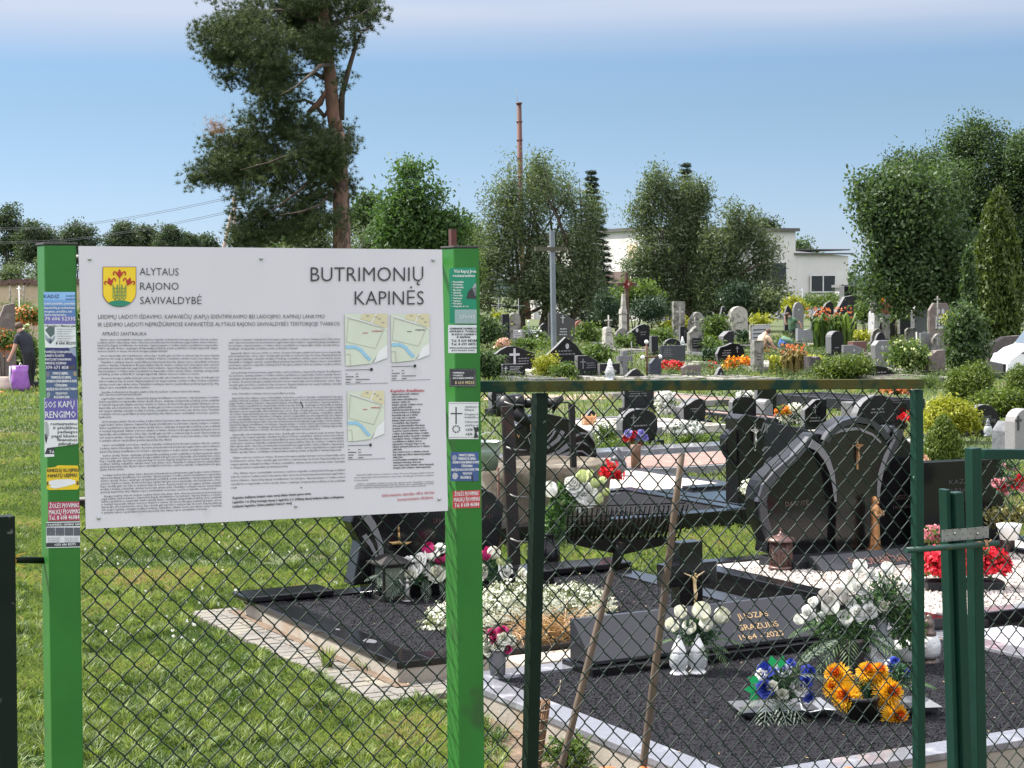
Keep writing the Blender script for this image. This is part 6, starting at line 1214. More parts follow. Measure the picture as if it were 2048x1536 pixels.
# blue and white arrangement
Yl = 8.75
RWB = leafmat('petal_blue_white', (.05, .08, .40), (.70, .72, .76), trans=.2)
bouquet('bouquet', gz(1560, 1432, .13), 'blue and white artificial flowers with a drooping palm leaf, nearest on the left', Yl, [(1530, 1338, 17, 'rose', RBL, 0), (1522, 1348, 11, 'rose', RW, -.02), (1530, 1375, 18, 'rose', RBL, -.04), (1543, 1372, 11, 'rose', RCR, -.05), (1566, 1338, 15, 'rose', RWB, .02), (1600, 1375, 16, 'rose', RW, 0), (1618, 1345, 15, 'rose', RBL, .03), (1612, 1362, 12, 'rose', RBL, 0), (1618, 1392, 12, 'rose', RBL, 0), (1565, 1388, 11, 'rose', RCR, -.03), (1582, 1325, 9, 'rose', RBL, .05), (1604, 1398, 8, 'rose', RWB, 0)], 23, fronds=[(1550, 1395, .2, -.9, -.1, .26, .07, .9), (1560, 1395, .5, -.7, 0, .24, .07, .9), (1540, 1395, -.3, -.9, 0, .22, .07, .9), (1600, 1330, .4, .2, .4, .28, .05, .3), (1570, 1370, .1, -.3, .6, .14, .05, .2), (1540, 1390, -1, -.3, 0, .18, .05, .5), (1590, 1350, .7, .1, .1, .22, .06, .4)], green=[(1560, 1365, 55, 42, 420, .013)], mfr=LEAFG)
mb = MB(); rr_ = random.Random(2); tint = []
for (x, y, dx, dz) in ((1508, 1360, -.6, .3), (1503, 1378, -.8, 0), (1510, 1392, -.6, -.4), (1545, 1325, -.2, .9), (1562, 1325, .2, .9)):
    c = gY(x, y, Yl - .03); d = np.array([dx, -.15, dz]); d /= np.linalg.norm(d); sd = np.cross(d, [0, -1, 0]); L_ = .055
    V = [c - d * L_ * .6, c + sd * .024, c + d * L_ * .7, c - sd * .024]; mb.add(V, [(0, 1, 2, 3)]); tint += [.5] * 4
t_ = [o for o in COL.objects if o.name.startswith('bouquet') and abs(o.location[0] - gz(1560, 1432, .13)[0]) < .01][0]
part_t('broad_leaf', mb, leafmat('plastic_leaf', (.01, .22, .10), (.02, .30, .14), trans=.3), t_, tint)
# black trays
for (x0, x1, y, lb) in ((1465, 1660, 1424, 'long clear edged black tray under the blue flowers'), (1690, 1870, 1420, 'black tray behind the orange chrysanthemums')):
    c = gz((x0 + x1) / 2, y, .14); w = (x1 - x0) / (F / c[1]); t = thing('tray', c, lb, 'tray'); M = frame(c, RAD(8))
    mb = MB(M); mb.box((0, 0, .006), (w * .8, .2, .008)); part('tray_base', mb, plain('tray_black', (.02, .02, .022), rough=.25), t)
    mb = MB(M); V = [(-w * .4, -.1, .01), (w * .4, -.1, .01), (w * .4, .1, .01), (-w * .4, .1, .01), (-w * .5, -.13, .035), (w * .5, -.13, .035), (w * .5, .13, .035), (-w * .5, .13, .035)]
    mb.add(V, [(0, 1, 5, 4), (1, 2, 6, 5), (2, 3, 7, 6), (3, 0, 4, 7)]); part('rim', mb, plain('tray_rim', (.16, .165, .175), rough=.15), t)
mb = MB(); mb.tube([gY(1598, 1395, 8.7), gY(1604, 1418, 8.65), gY(1620, 1424, 8.63), gY(1650, 1418, 8.62), gY(1672, 1420, 8.62)], [.004, .006, .003, .005, .003], 5, flat=.3); tag(part('ribbon', mb, WPL, at=gY(1620, 1424, 8.63)), 'white ribbon curling over the black tray', 'ribbon')
# orange chrysanthemums
Yo = 8.72
bouquet('bouquet', gz(1722, 1440, .13), 'big orange yellow chrysanthemums in a dark pot', Yo, [(1676, 1352, 31, 'mumr', ROR, .02), (1692, 1392, 34, 'mumr', ROR, -.04), (1668, 1375, 26, 'mum', ROR, 0), (1735, 1345, 26, 'mumr', ROR, .03), (1758, 1345, 24, 'mumr', ROR, .02), (1778, 1385, 32, 'mumr', ROR, -.03), (1765, 1372, 22, 'mum', ROR, 0), (1790, 1432, 30, 'mumr', ROR, -.07)], 24, fronds=[(1730, 1420, -.8, -.6, 0, .12, .04, .5), (1735, 1425, 0, -1, -.2, .12, .04, .6), (1815, 1365, 1, .1, .2, .14, .05, .4), (1800, 1370, 1, -.3, .1, .12, .05, .4)], green=[(1735, 1390, 45, 45, 450, .013), (1800, 1350, 30, 25, 180, .012)], pot=('pot', .085, .12, plain('pot_black', (.02, .018, .017), rough=.5)))
bouquet('bouquet', gz(1800, 1400, .13), 'small blue artificial flowers behind the orange chrysanthemums', 9.0, [(1782, 1332, 12, 'rose', RBL, 0), (1800, 1342, 12, 'rose', RBL, 0), (1812, 1345, 9, 'rose', RBL, 0), (1790, 1322, 9, 'rose', RBL, 0), (1775, 1325, 7, 'lily', RW, 0)], 25, green=[(1800, 1350, 26, 18, 140, .012)])

# ------------------------------------------------------------------ third grave: the heart shaped double monument
k3 = kerb(7.28, 10.4, 8.4, 11.15, .22, .16, 'grey granite kerb round the white gravel of the curved double monument', m=GB_, hk=.21, conc=False, fw=.14)
mb = MB(frame((0, 0, 0), GA)); mb.box((8.9, 8.47, .222), (2.9, .13, .006)); part('pale_coping', mb, KG, k3)
fill(7.42, 10.3, 8.5, 11.0, .205, WGRAV, 'white marble gravel before the curved double monument'); stones('loose_gravel', 7.45, 9.8, 8.53, 10.7, .21, 9000, .030, leafmat('white_stones', (.36, .31, .27), (.62, .58, .54), trans=0, rough=.8), 'white marble pebbles before the curved double monument', 63)
g3 = thing('gravestone', AB(8.5, 10.7, .2), 'curved heart shaped black granite double monument with grey inlays and a bronze crucifix', 'gravestone')
PB3 = Plane(AB(8.4, 10.72), -E2)
body3 = smooth([(1560, 1112), (1536, 1082), (1519, 1042), (1513, 1000), (1522, 962), (1548, 936), (1582, 908), (1614, 880), (1630, 866), (1650, 868), (1668, 850), (1686, 838), (1708, 834), (1730, 839), (1750, 852), (1768, 874), (1782, 858), (1790, 852), (1806, 868), (1832, 900), (1862, 940), (1879, 985), (1880, 1030), (1868, 1072), (1850, 1104)], 3)
pprism(PB3, body3, .15, GB_, g3, 'slab', bevel=.012)
arch = smooth([(1668, 1108), (1664, 1000), (1652, 940), (1634, 900), (1646, 876), (1668, 858), (1688, 849), (1708, 846), (1728, 851), (1748, 864), (1764, 886), (1770, 910), (1752, 950), (1745, 1000), (1748, 1104)], 3)
pprism(PB3, arch, .10, mat('granite_dark_face', (.007, .0065, .0065), (.009, .0085, .008), rough=.2, scale=30), g3, 'centre_panel', off=.05, bevel=.006)
def arcband(pts, w0, w1, m, off, nm='band', d=.05): return band(PB3, smooth(pts + [pts[-1]], 4)[:-7], w0, w1, m, g3, off=off, name=nm, depth=d)
band(PB3, [(1519, 1005), (1528, 972), (1550, 946), (1584, 916), (1610, 888), (1618, 876)], 16, 11, mat('granite_bevel', (.045, .047, .055), (.038, .04, .047), rough=.3, scale=90), g3, off=.03, name='bevelled_edge', depth=.05)
band(PB3, [(1522, 1005), (1526, 1040), (1540, 1078), (1562, 1108)], 14, 10, mat('granite_bevel', (.045, .047, .055), (.038, .04, .047), rough=.3, scale=90), g3, off=.03, name='bevelled_edge', depth=.05)
band(PB3, [(1642, 882), (1656, 862), (1678, 846), (1706, 838), (1730, 843), (1752, 858), (1766, 876)], 12, 12, mat('granite_bevel2', (.028, .029, .034), (.03, .031, .037), rough=.25, scale=90), g3, off=.06, name='bevelled_edge', depth=.05)
band(PB3, [(1612, 886), (1630, 896), (1645, 918), (1655, 945), (1660, 975), (1662, 1002)], 17, 4, BAND, g3, off=.056, name='grey_inlay')
band(PB3, [(1650, 868), (1672, 860), (1705, 856), (1735, 868), (1752, 884)], 7, 4, BAND, g3, off=.058, name='grey_inlay')
band(PB3, [(1780, 886), (1764, 912), (1752, 945), (1748, 975), (1747, 1002)], 15, 4, BAND, g3, off=.056, name='grey_inlay')
band(PB3, [(1792, 858), (1786, 880), (1774, 905), (1760, 940)], 13, 6, mat('granite_bevel2', (.028, .029, .034), (.03, .031, .037), rough=.25, scale=90), g3, off=.058, name='bevelled_edge', depth=.05)
mb = MB(frame(AB(8.55, 10.6, 0), GA)); mb.box((-.02, .02, .235), (1.5, .42, .07)); part('plinth', mb, GBM, g3, bevel=.006)
mb = MB(); V = []
for a in (7.9, 9.25): V += [AB(a, 10.22, .2), AB(a, 10.40, .2), AB(a, 10.40, .31), AB(a, 10.36, .31), AB(a, 10.22, .225)]
mb.add(V, [(0, 4, 3, 2, 1), (5, 6, 7, 8, 9), (0, 5, 9, 4), (4, 9, 8, 3), (3, 8, 7, 2), (2, 7, 6, 1), (1, 6, 5, 0)]); part('name_step', mb, mat('granite_mid', (.025, .025, .028), (.032, .032, .036), rough=.35, scale=90), g3, bevel=.004)
nB = np.cross(E1, AB(0, .14, .085)); nB = nB if nB[2] > 0 else -nB; nB /= np.linalg.norm(nB); PN = Plane(AB(8.5, 10.22, .225), nB); mb = MB()
A_ = PN.hit(1706, 1133); L_ = abs(float((PN.hit(1815, 1124) - A_) @ E1)); text3(mb, 'ŠIMONAIČIAI', A_, A_ + E1 * L_, AB(0, .14, .085) / np.linalg.norm([.14, .085]), .075, nB, .006, 3); part('family_name', mb, mat('copper_letter', (.50, .24, .16), (.36, .18, .12), rough=.4, metal=.4), g3)
mb = MB(); PB4 = Plane(PB3.p, -E2)
for s_, x, y, x2, h in (('DANUTĖ', 1570, 1013, 1617, .033), ('JUOZAS', 1786, 1000, 1822, .034), ('1935-2021', 1786, 1018, 1824, .022)):
    A_ = PB4.hit(x, y); L_ = abs(float((PB4.hit(x2, y) - A_) @ E1)); text3(mb, s_, A_, A_ + E1 * L_, (0, 0, 1), h, -E2, .004, 2)
part('inscription', mb, plain('faded_letter', (.10, .07, .055)), g3)
mb = MB(); c = PB3.hit(1705, 903) - E2 * .06; M = frame(c, GA); mb = MB(M); mb.box((0, .004, -.02), (.014, .008, .22)); mb.box((0, .004, .05), (.10, .008, .013)); cf_ = part('crucifix', mb, BRZ, g3)
corpus(c - E2 * .008 - np.array([0, 0, .005]), .125, BRZ, g3)
# madonna statue
sc = PB3.hit(1726, 1094) - E2 * .14; zs = .273; hS = .40
st = thing('statue', (sc[0], sc[1], zs), 'gilt bronze statue of the praying Madonna standing on the curved black monument', 'statue')
Ms = frame((sc[0], sc[1], zs), GA + .35); mb = MB(Ms)
fold = lambda w, z: 1 + .10 * math.sin(w * 7 + z * 12) * max(0, 1 - z / .3) + .05 * math.sin(w * 3 + z * 22)
mb.lathe([(.044, .012), (.052, .02), (.045, .06), (.037, .14), (.034, .22), (.038, .27), (.044, .30), (.036, .325), (.026, .34), (.022, .345), (.031, .36), (.033, .378), (.026, .395), (.010, .402)], n=28, sy=.8, wob=fold)
part('robed_body', mb, mat('gilt_bronze', (.50, .24, .09), (.26, .12, .05), rough=.4, metal=.5, scale=25, c3=(.62, .36, .15), s3=18, r3=(.5, .7)), st)
mb = MB(Ms); mb.ball((0, -.020, .366), (.020, .016, .025)); mb.ball((0, -.036, .364), (.004, .005, .006)); part('face', mb, plain('bronze_light', (.62, .36, .18), rough=.45, metal=.4), st)
mb = MB(Ms)
for q in (-1, 1):
    mb.tube([(q * .034, -.01, .30), (q * .036, -.035, .255), (q * .012, -.062, .272)], [.017, .015, .009], 8)
    for f_ in range(4): mb.tube([(q * .008, -.058 - f_ * .002, .268 + f_ * .001), (q * .004, -.066 - f_ * .002, .282 + f_ * .003), (q * .001, -.066 - f_ * .0015, .302 - f_ * .003)], [.0034, .0032, .002], 5)
    mb.tube([(q * .010, -.055, .272), (q * .006, -.054, .288)], [.0036, .0026], 5)
part('praying_arms', mb, BRZ, st)
mb = MB(Ms); mb.lathe([(.068, 0), (.072, .003), (.062, .014)], n=24); part('statue_base', mb, BRZ, st)
def lantern_round(loc, h, label, m=None):
    m = m or mat('copper_brown', (.17, .10, .085), (.09, .055, .05), rough=.4, metal=.5, scale=20); t = thing('grave_lantern', loc, label, 'lantern'); M = frame(loc, GA); r = h * .27
    mb = MB(M); mb.lathe([(r * 1.1, 0), (r * 1.1, h * .05), (r, h * .07)], n=14)
    for k in range(4):
        a = k * math.pi / 2 + .785; mb.box((r * .9 * math.cos(a), r * .9 * math.sin(a), h * .36), (r * .22, r * .22, h * .60), rz=a)
        b = k * math.pi / 2; x, y = r * .98 * math.cos(b), r * .98 * math.sin(b); tx, ty = -math.sin(b), math.cos(b)
        for q in (-1, 1): mb.tube([(x + tx * q * r * .10, y + ty * q * r * .10, h * .63), (x + tx * q * r * .08, y + ty * q * r * .08, h * .5), (x + tx * q * r * .42, y + ty * q * r * .42, h * .3), (x + tx * q * r * .2, y + ty * q * r * .2, h * .1)], h * .012, 5)
    part('frame', mb, m, t)
    mb = MB(M); mb.lathe([(r * .8, h * .07), (r * .82, h * .64)], n=12); part('glass', mb, mat('amber_glass', (.12, .07, .06), (.2, .12, .1), rough=.15, transmission=.3), t)
    mb = MB(M); mb.lathe([(r * 1.35, h * .66), (r * 1.38, h * .68), (r * 1.1, h * .74), (r * .5, h * .79), (r * .22, h * .82), (r * .25, h * .84), (r * .1, h * .86), (r * .06, h * .9)], n=16); mb.box((0, 0, h * .93), (h * .025, h * .025, h * .14)); mb.box((0, 0, h * .94), (h * .09, h * .025, h * .025)); part('lid', mb, m, t)
    return t
lantern_round(gz(1562, 1137, .22), .30, 'copper coloured round lantern with a small cross, left of the Madonna')
lantern_round(gz(2014, 1108, .2), .21, 'copper coloured lantern right of the red begonias')
# red begonias
def mass(name, label, px0, px1, py0, py1, Y, mleaf, mfl, nl, nf, ls, fs, cat='flowers', pot=None, seed=3, z0=None):
    r = np.random.default_rng(seed); c = gY((px0 + px1) / 2, (py0 + py1) / 2, Y); s = Y / F; rx, ry = (px1 - px0) / 2 * s, (py1 - py0) / 2 * s
    t = thing(name, (c[0], c[1], c[2] - ry), label, cat); bl = [(c + np.array([rx * q, 0, -ry * .1 * abs(q)]), (rx * .5, rx * .42, ry * .95), 1) for q in (-.55, -.2, .2, .55)]
    P, O, ti = cloud(bl, nl, 10, ls * 1.6, r, .5, .3); npmesh('foliage', leaves(P, ls, .6, out=O, outw=.5, r=r), 4, mleaf, t, ti)
    P, O, ti = cloud(bl, nf, 9, fs * 1.0, r, .97, .15); npmesh('blossom', leaves(P + O * ls, fs, .85, out=O, outw=1.2, r=r), 4, mfl, t, ti)
    if pot: mb = MB(); mb.box((c[0], c[1], c[2] - ry - pot[1] / 2 + .02), (rx * 1.9, rx * .7, pot[1])); part('planter', mb, pot[0], t, bevel=.01)
    return t
RED2 = leafmat('petal_begonia', (.42, .004, .02), (.80, .03, .05), trans=.25)
mass('begonia', 'dense planter of bright red begonias behind the gate posts', 1845, 2008, 1096, 1166, 12.0, BRI, RED2, 160, 620, .02, .017, pot=(GBM, .06), seed=81)
mass('begonia', 'pink flowering cluster above the red begonias, just right of the end post', 1852, 1884, 1058, 1090, 12.6, BRI, RPK, 30, 110, .018, .014, seed=82)
# ------------------------------------------------------------------ stone to the right of the heart monument
PK = Plane(AB(9.2, 10.45), -E2); g4 = thing('gravestone', AB(9.2, 10.5, .1), 'rectangular black granite headstone lettered KAZA beyond the gate posts', 'gravestone')
pprism(PK, [(1846, 1112), (1842, 925), (2008, 917), (2010, 1104)], .12, GB_, g4, bevel=.005)
mb = MB(); A_ = PK.hit(1897, 969); L_ = abs(float((PK.hit(1938, 969) - A_) @ E1)); text3(mb, 'KAZA', A_, A_ + E1 * L_, (0, 0, 1), .035, -E2, .004, 2); A_ = PK.hit(1902, 984); text3(mb, '1936', A_, A_ + E1 * L_ * .7, (0, 0, 1), .026, -E2, .004, 2); part('inscription', mb, ENGD, g4)
mb = MB(frame((0, 0, 0), GA)); mb.box((9.5, 10.3, .09), (1.9, .5, .18)); part('plinth', mb, GBM, g4, bevel=.005)
bush(1975, 2060, 1002, 1062, 'sparse yellow green potted plant at the right edge above the copper lantern', leafmat('boxy_yellow', (.12, .11, .03), (.28, .26, .1), trans=.25), Y=13.6, lsize=.02, name='potted_plant', cat='plant', dens=.5, flatb=.1)
bouquet('bouquet', gY(2020, 1030, 13.2), 'pink and white flowers seen through the gate mesh', 13.2, [(1992, 965, 9, 'rose', RPK, 0), (2003, 972, 9, 'rose', RRD, 0), (2016, 962, 9, 'rose', RPK, 0), (2030, 968, 10, 'rose', RRD, 0), (2040, 958, 9, 'rose', RRD, 0), (2010, 982, 8, 'rose', RPK, 0), (2045, 975, 9, 'rose', RPK, 0), (2018, 935, 7, 'rose', RPK, .05), (2008, 930, 5, 'lily', RPK, .05), (2030, 938, 6, 'lily', RPK, .05)], 31, green=[(2018, 970, 36, 24, 260, .014), (2018, 932, 24, 16, 160, .01)])
mb = MB(frame((0, 0, 0), GA)); mb.box((10.2, 9.4, .22), (1.0, 1.4, .03)); mb.box((9.7, 9.9, .24), (.06, 1.2, .03)); tag(part('granite_slab', mb, GBM, at=AB(10.2, 9.4, 0), bevel=.004), 'dark flat granite slab right of the red begonias', 'slab')
t = thing('flowerpot', gz(2030, 1130, .2), 'white flowerpot at the right edge', 'pot'); mb = MB(frame(gY(2018, 1062, 13.0), GA)); mb.lathe([(.06, -.06), (.085, .03), (.09, .05), (.08, .05)], n=18); part('pot', mb, WPL, t)
# white concrete strip at the right between the two front graves
kerb(7.42, 10.0, 6.9, 8.3, .15, .42, 'broad white polished kerb right of the nearest grave behind the gate', m=mat('white_granite', (.50, .50, .54), (.42, .42, .46), rough=.12, scale=40), hk=.04, sides='lf', conc=True)
fill(7.84, 10, 7.35, 8.3, .13, BGRAV, 'black gravel behind the broad white kerb at the right edge')

# ------------------------------------------------------------------ water point: concrete ring, bucket, can stand, watering can
ring = thing('concrete_ring', AB(7.72, 14.3), 'weathered round concrete trough used as a water point behind the fence', 'trough')
cR = gz(1092, 1075, 0); mb = MB(frame((cR[0], cR[1] + .4, 0), 0)); R_ = .60
mb.lathe([(R_ * .92, 0), (R_ * .96, .1), (R_, .42), (R_ * 1.03, .56), (R_ * 1.03, .64), (R_ * .9, .655), (R_ * .88, .63), (.02, .62)], n=36, wob=lambda w, z: 1 + .012 * math.sin(w * 5) + .01 * math.sin(w * 11 + z * 9)); part('ring', mb, mat('mossy_concrete', (.13, .105, .075), (.07, .058, .042), rough=.95, scale=5, detail=9, bump=.8, bscale=30, c3=(.19, .17, .13), s3=6, r3=(.5, .65)), ring)
bk = gY(972, 940, 15.9); t = thing('bucket', bk, 'galvanised zinc bucket standing on the concrete ring beside the green post', 'bucket'); M = frame(bk, GA)
mb = MB(M); r0, r1, h_ = .10, .14, .25; pr = [(r0, 0), (r0 + (r1 - r0) * .55, h_ * .55), (r0 + (r1 - r0) * .55 + .004, h_ * .58), (r0 + (r1 - r0) * .58, h_ * .62), (r0 + (r1 - r0) * .62 + .004, h_ * .65), (r0 + (r1 - r0) * .66, h_ * .68), (r1, h_), (r1 + .005, h_ + .004), (r1 - .006, h_), (r0, .02)]
mb.lathe(pr, n=24); part('bucket_body', mb, mat('zinc_bucket', (.38, .45, .40), (.28, .34, .31), rough=.35, metal=.5, scale=14), t)
mb = MB(M); mb.tube([(-.14, 0, .24), (-.10, -.02, .30), (0, -.03, .335), (.10, -.02, .30), (.14, 0, .24)], .004, 6); part('bail_handle', mb, STEEL, t)
Yk = 13.9; cs = thing('can_stand', (*gY(1030, 1160, Yk)[:2], 0), 'dark steel upright with bent hooks for hanging watering cans', 'stand')
mb = MB(); a, b = gY(1014, 812, Yk), gY(1030, 1165, Yk); b[2] = 0; bar(mb, a, b, .10, .03); part('upright', mb, mat('steel_upright', (.020, .018, .019), (.03, .025, .024), rough=.5, spec=.2, scale=6, c3=(.06, .03, .022), s3=3, r3=(.52, .68)), cs, bevel=.004)
mb = MB()
for y in (809, 899, 993, 1082, 1160):
    p = gY(1018 + (y - 809) * .045, y, Yk - .05); mb.tube([tuple(p - E1 * .04 + np.array([0, 0, .02])), tuple(p - E2 * .04), tuple(p + E1 * .03 - E2 * .06), tuple(p + E1 * .10 - E2 * .06 - np.array([0, 0, .006]))], [.009, .008, .007, .003], 6)
part('hooks', mb, plain('hook_steel', (.12, .11, .105), rough=.45), cs)
mb = MB(); a, b = gY(996, 935, 14.3), gY(1000, 1115, 14.3); mb.tube([a, b], .012, 6); tag(part('rebar', mb, RUST, at=b), 'thin rusty rod left of the can stand', 'rod')
wc = thing('watering_can', gY(1075, 835, 14.6), 'black plastic watering can hung on its side with the rose pointing right', 'watering can')
M = MB(); q = lambda x, y, o=0: gY(x, y, 14.5 + o)
M.tube([q(1032, 806), q(1050, 802)], [.06, .045], 14); M.tube([q(1050, 806), q(1100, 806)], [.042, .038], 14); M.tube([q(1096, 806), q(1106, 806), q(1115, 810), q(1116, 811)], [.04, .045, .085, .07], 16); part('spout', M, plain('can_black', (.008, .008, .009), rough=.4, spec=.25), wc)
M = MB(); M.tube([q(1018, 790, .1), q(1022, 830, .1)], [.10, .12], 16); M.tube([q(1022, 795), q(1045, 820), q(1048, 850), q(1030, 862)], .016, 8); M.tube([q(1028, 822), q(1060, 850)], [.07, .03], 8); part('can_body', M, plain('can_black', (.008, .008, .009), rough=.4, spec=.25), wc)
t = thing('hook_post', (*gY(1145, 935, 15.2)[:2], 0), 'short black post with a bent top right of the watering can', 'post'); mb = MB(); a, b = gY(1143, 808, 15.2), gY(1147, 935, 15.2); bar(mb, a, b, .05, .03); mb.tube([tuple(a + np.array([0, 0, -.01])), gY(1137, 805, 15.2), gY(1118, 805, 15.2)], .008, 6); part('post', mb, IRON, t)
# lily bouquet standing before the ring
Yv = 13.9
RGR = leafmat('petal_green_white', (.48, .55, .22), (.72, .76, .45), trans=.3)
bouquet('bouquet', (*gY(1100, 1120, Yv)[:2], .15), 'tall white and green lisianthus bouquet leaning in a black vase right of the fence post', Yv, [(1150, 970, 20, 'rose', RW, 0), (1172, 985, 20, 'rose', RW, 0), (1180, 1000, 13, 'rose', RW, -.04), (1102, 982, 15, 'bud', RW, 0), (1165, 955, 12, 'bud', RGR, 0), (1190, 968, 9, 'bud', RGR, 0), (1140, 965, 13, 'rose', RW, 0), (1193, 1000, 12, 'bud', RGR, 0), (1212, 985, 7, 'bud', RGR, 0), (1180, 948, 7, 'bud', RGR, 0), (1205, 962, 7, 'bud', RGR, 0), (1125, 1005, 8, 'bud', RGR, 0), (1160, 1020, 8, 'bud', RW, 0)], 41, green=[(1125, 1000, 26, 36, 380, .03), (1112, 1035, 22, 30, 240, .03), (1100, 1060, 14, 16, 80, .024)], mleaf=leafmat('fresh_leaf', (.05, .12, .03), (.16, .28, .09), trans=.3))
t = thing('vase', (*gY(1100, 1140, 13.7)[:2], .14), 'rounded black vase right of the fence post', 'vase'); mb = MB(frame(gY(1098, 1146, 13.7), GA)); mb.lathe([(.05, 0), (.075, .04), (.09, .12), (.08, .2), (.045, .25), (.05, .29), (.055, .30), (.045, .3)], n=18); part('vase_body', mb, GB_, t)
# ------------------------------------------------------------------ headstones farther back
def arc(cx, cz, rx, rz, a0, a1, n=9): return [(cx + rx * math.cos(RAD(a)), cz + rz * math.sin(RAD(a))) for a in np.linspace(a0, a1, n)]
SH = {
 'rect': [(0, 0), (1, 0), (1, 1), (0, 1)],
 'arch': [(0, 0), (1, 0), (1, .72)] + arc(.5, .72, .5, .28, 5, 175) + [(0, .72)],
 'round': [(.08, 0), (.92, 0), (1, .35), (1, .6)] + arc(.5, .6, .5, .4, 8, 172, 11) + [(0, .6), (0, .35)],
 'dome': [(0, 0), (1, 0), (1, .12)] + arc(.5, .12, .5, .88, 6, 174, 13) + [(0, .12)],
 'peak': [(0, 0), (1, 0), (1, .30), (.78, .72), (.52, 1), (.22, .62), (0, .38)],
 'gable': [(0, 0), (1, 0), (1, .72), (.5, 1), (0, .72)],
 'slant': [(0, 0), (1, 0), (1, .70), (.5, 1), (0, 1)],
 'slantl': [(0, 0), (1, 0), (1, 1), (.5, .97), (0, .62)],
 'fall': [(0, 0), (1, 0), (1, .22), (.6, .62), (.3, 1), (0, .86)],
 'rise': [(.04, 0), (.96, 0), (1, .55), (.96, .9), (.75, 1), (.5, .93), (.28, .78), (0, .60)],
 'wave': [(0, 0), (1, 0), (1, .68), (.85, .76), (.68, .9), (.5, 1), (.32, .98), (.16, .84), (.06, .70), (0, .68)],
 'shoulder': [(0, 0), (1, 0), (1, .36), (.80, .40), (.80, .88), (.66, .96), (.52, 1), (.36, .94), (.22, .80), (.22, .34), (0, .30)],
 'notch': [(0, 0), (.9, 0), (1, .45), (.86, .58), (1, .8), (.9, .86), (.55, .92), (.25, 1), (.08, .86), (0, .5)],
 'taper': [(0, 0), (1, 0), (.84, .92), (.7, 1), (.3, 1), (.16, .92)],
 'curve': [(0, 0), (1, 0), (.95, .45), (.80, .80), (.62, .97), (.40, .90), (.22, .92), (0, 1)],
 'irr': [(.06, 0), (.94, 0), (1, .5), (.93, .82), (.78, .95), (.55, 1), (.32, .88), (.12, .82), (0, .5)],
 'octa': [(.05, 0), (.95, 0), (1, .8), (.82, 1), (.2, 1), (0, .82)],
 'boat': [(0, 0), (1, 0), (.86, .45)] + arc(.46, .2, .46, .8, 30, 175, 9),
 'ridge': [(0, 0), (1, 0), (.55, 1), (.35, .8)],
}
rs = random.Random(12)
EDG = mat('sanded_edge', (.10, .10, .105), (.16, .16, .165), rough=.6, scale=30, spec=.3)
SOIL = mat('grave_soil', (.09, .07, .05), (.05, .045, .03), rough=.95, scale=6, detail=8, bump=.8, c3=(.05, .09, .025), s3=2.5, r3=(.5, .6))
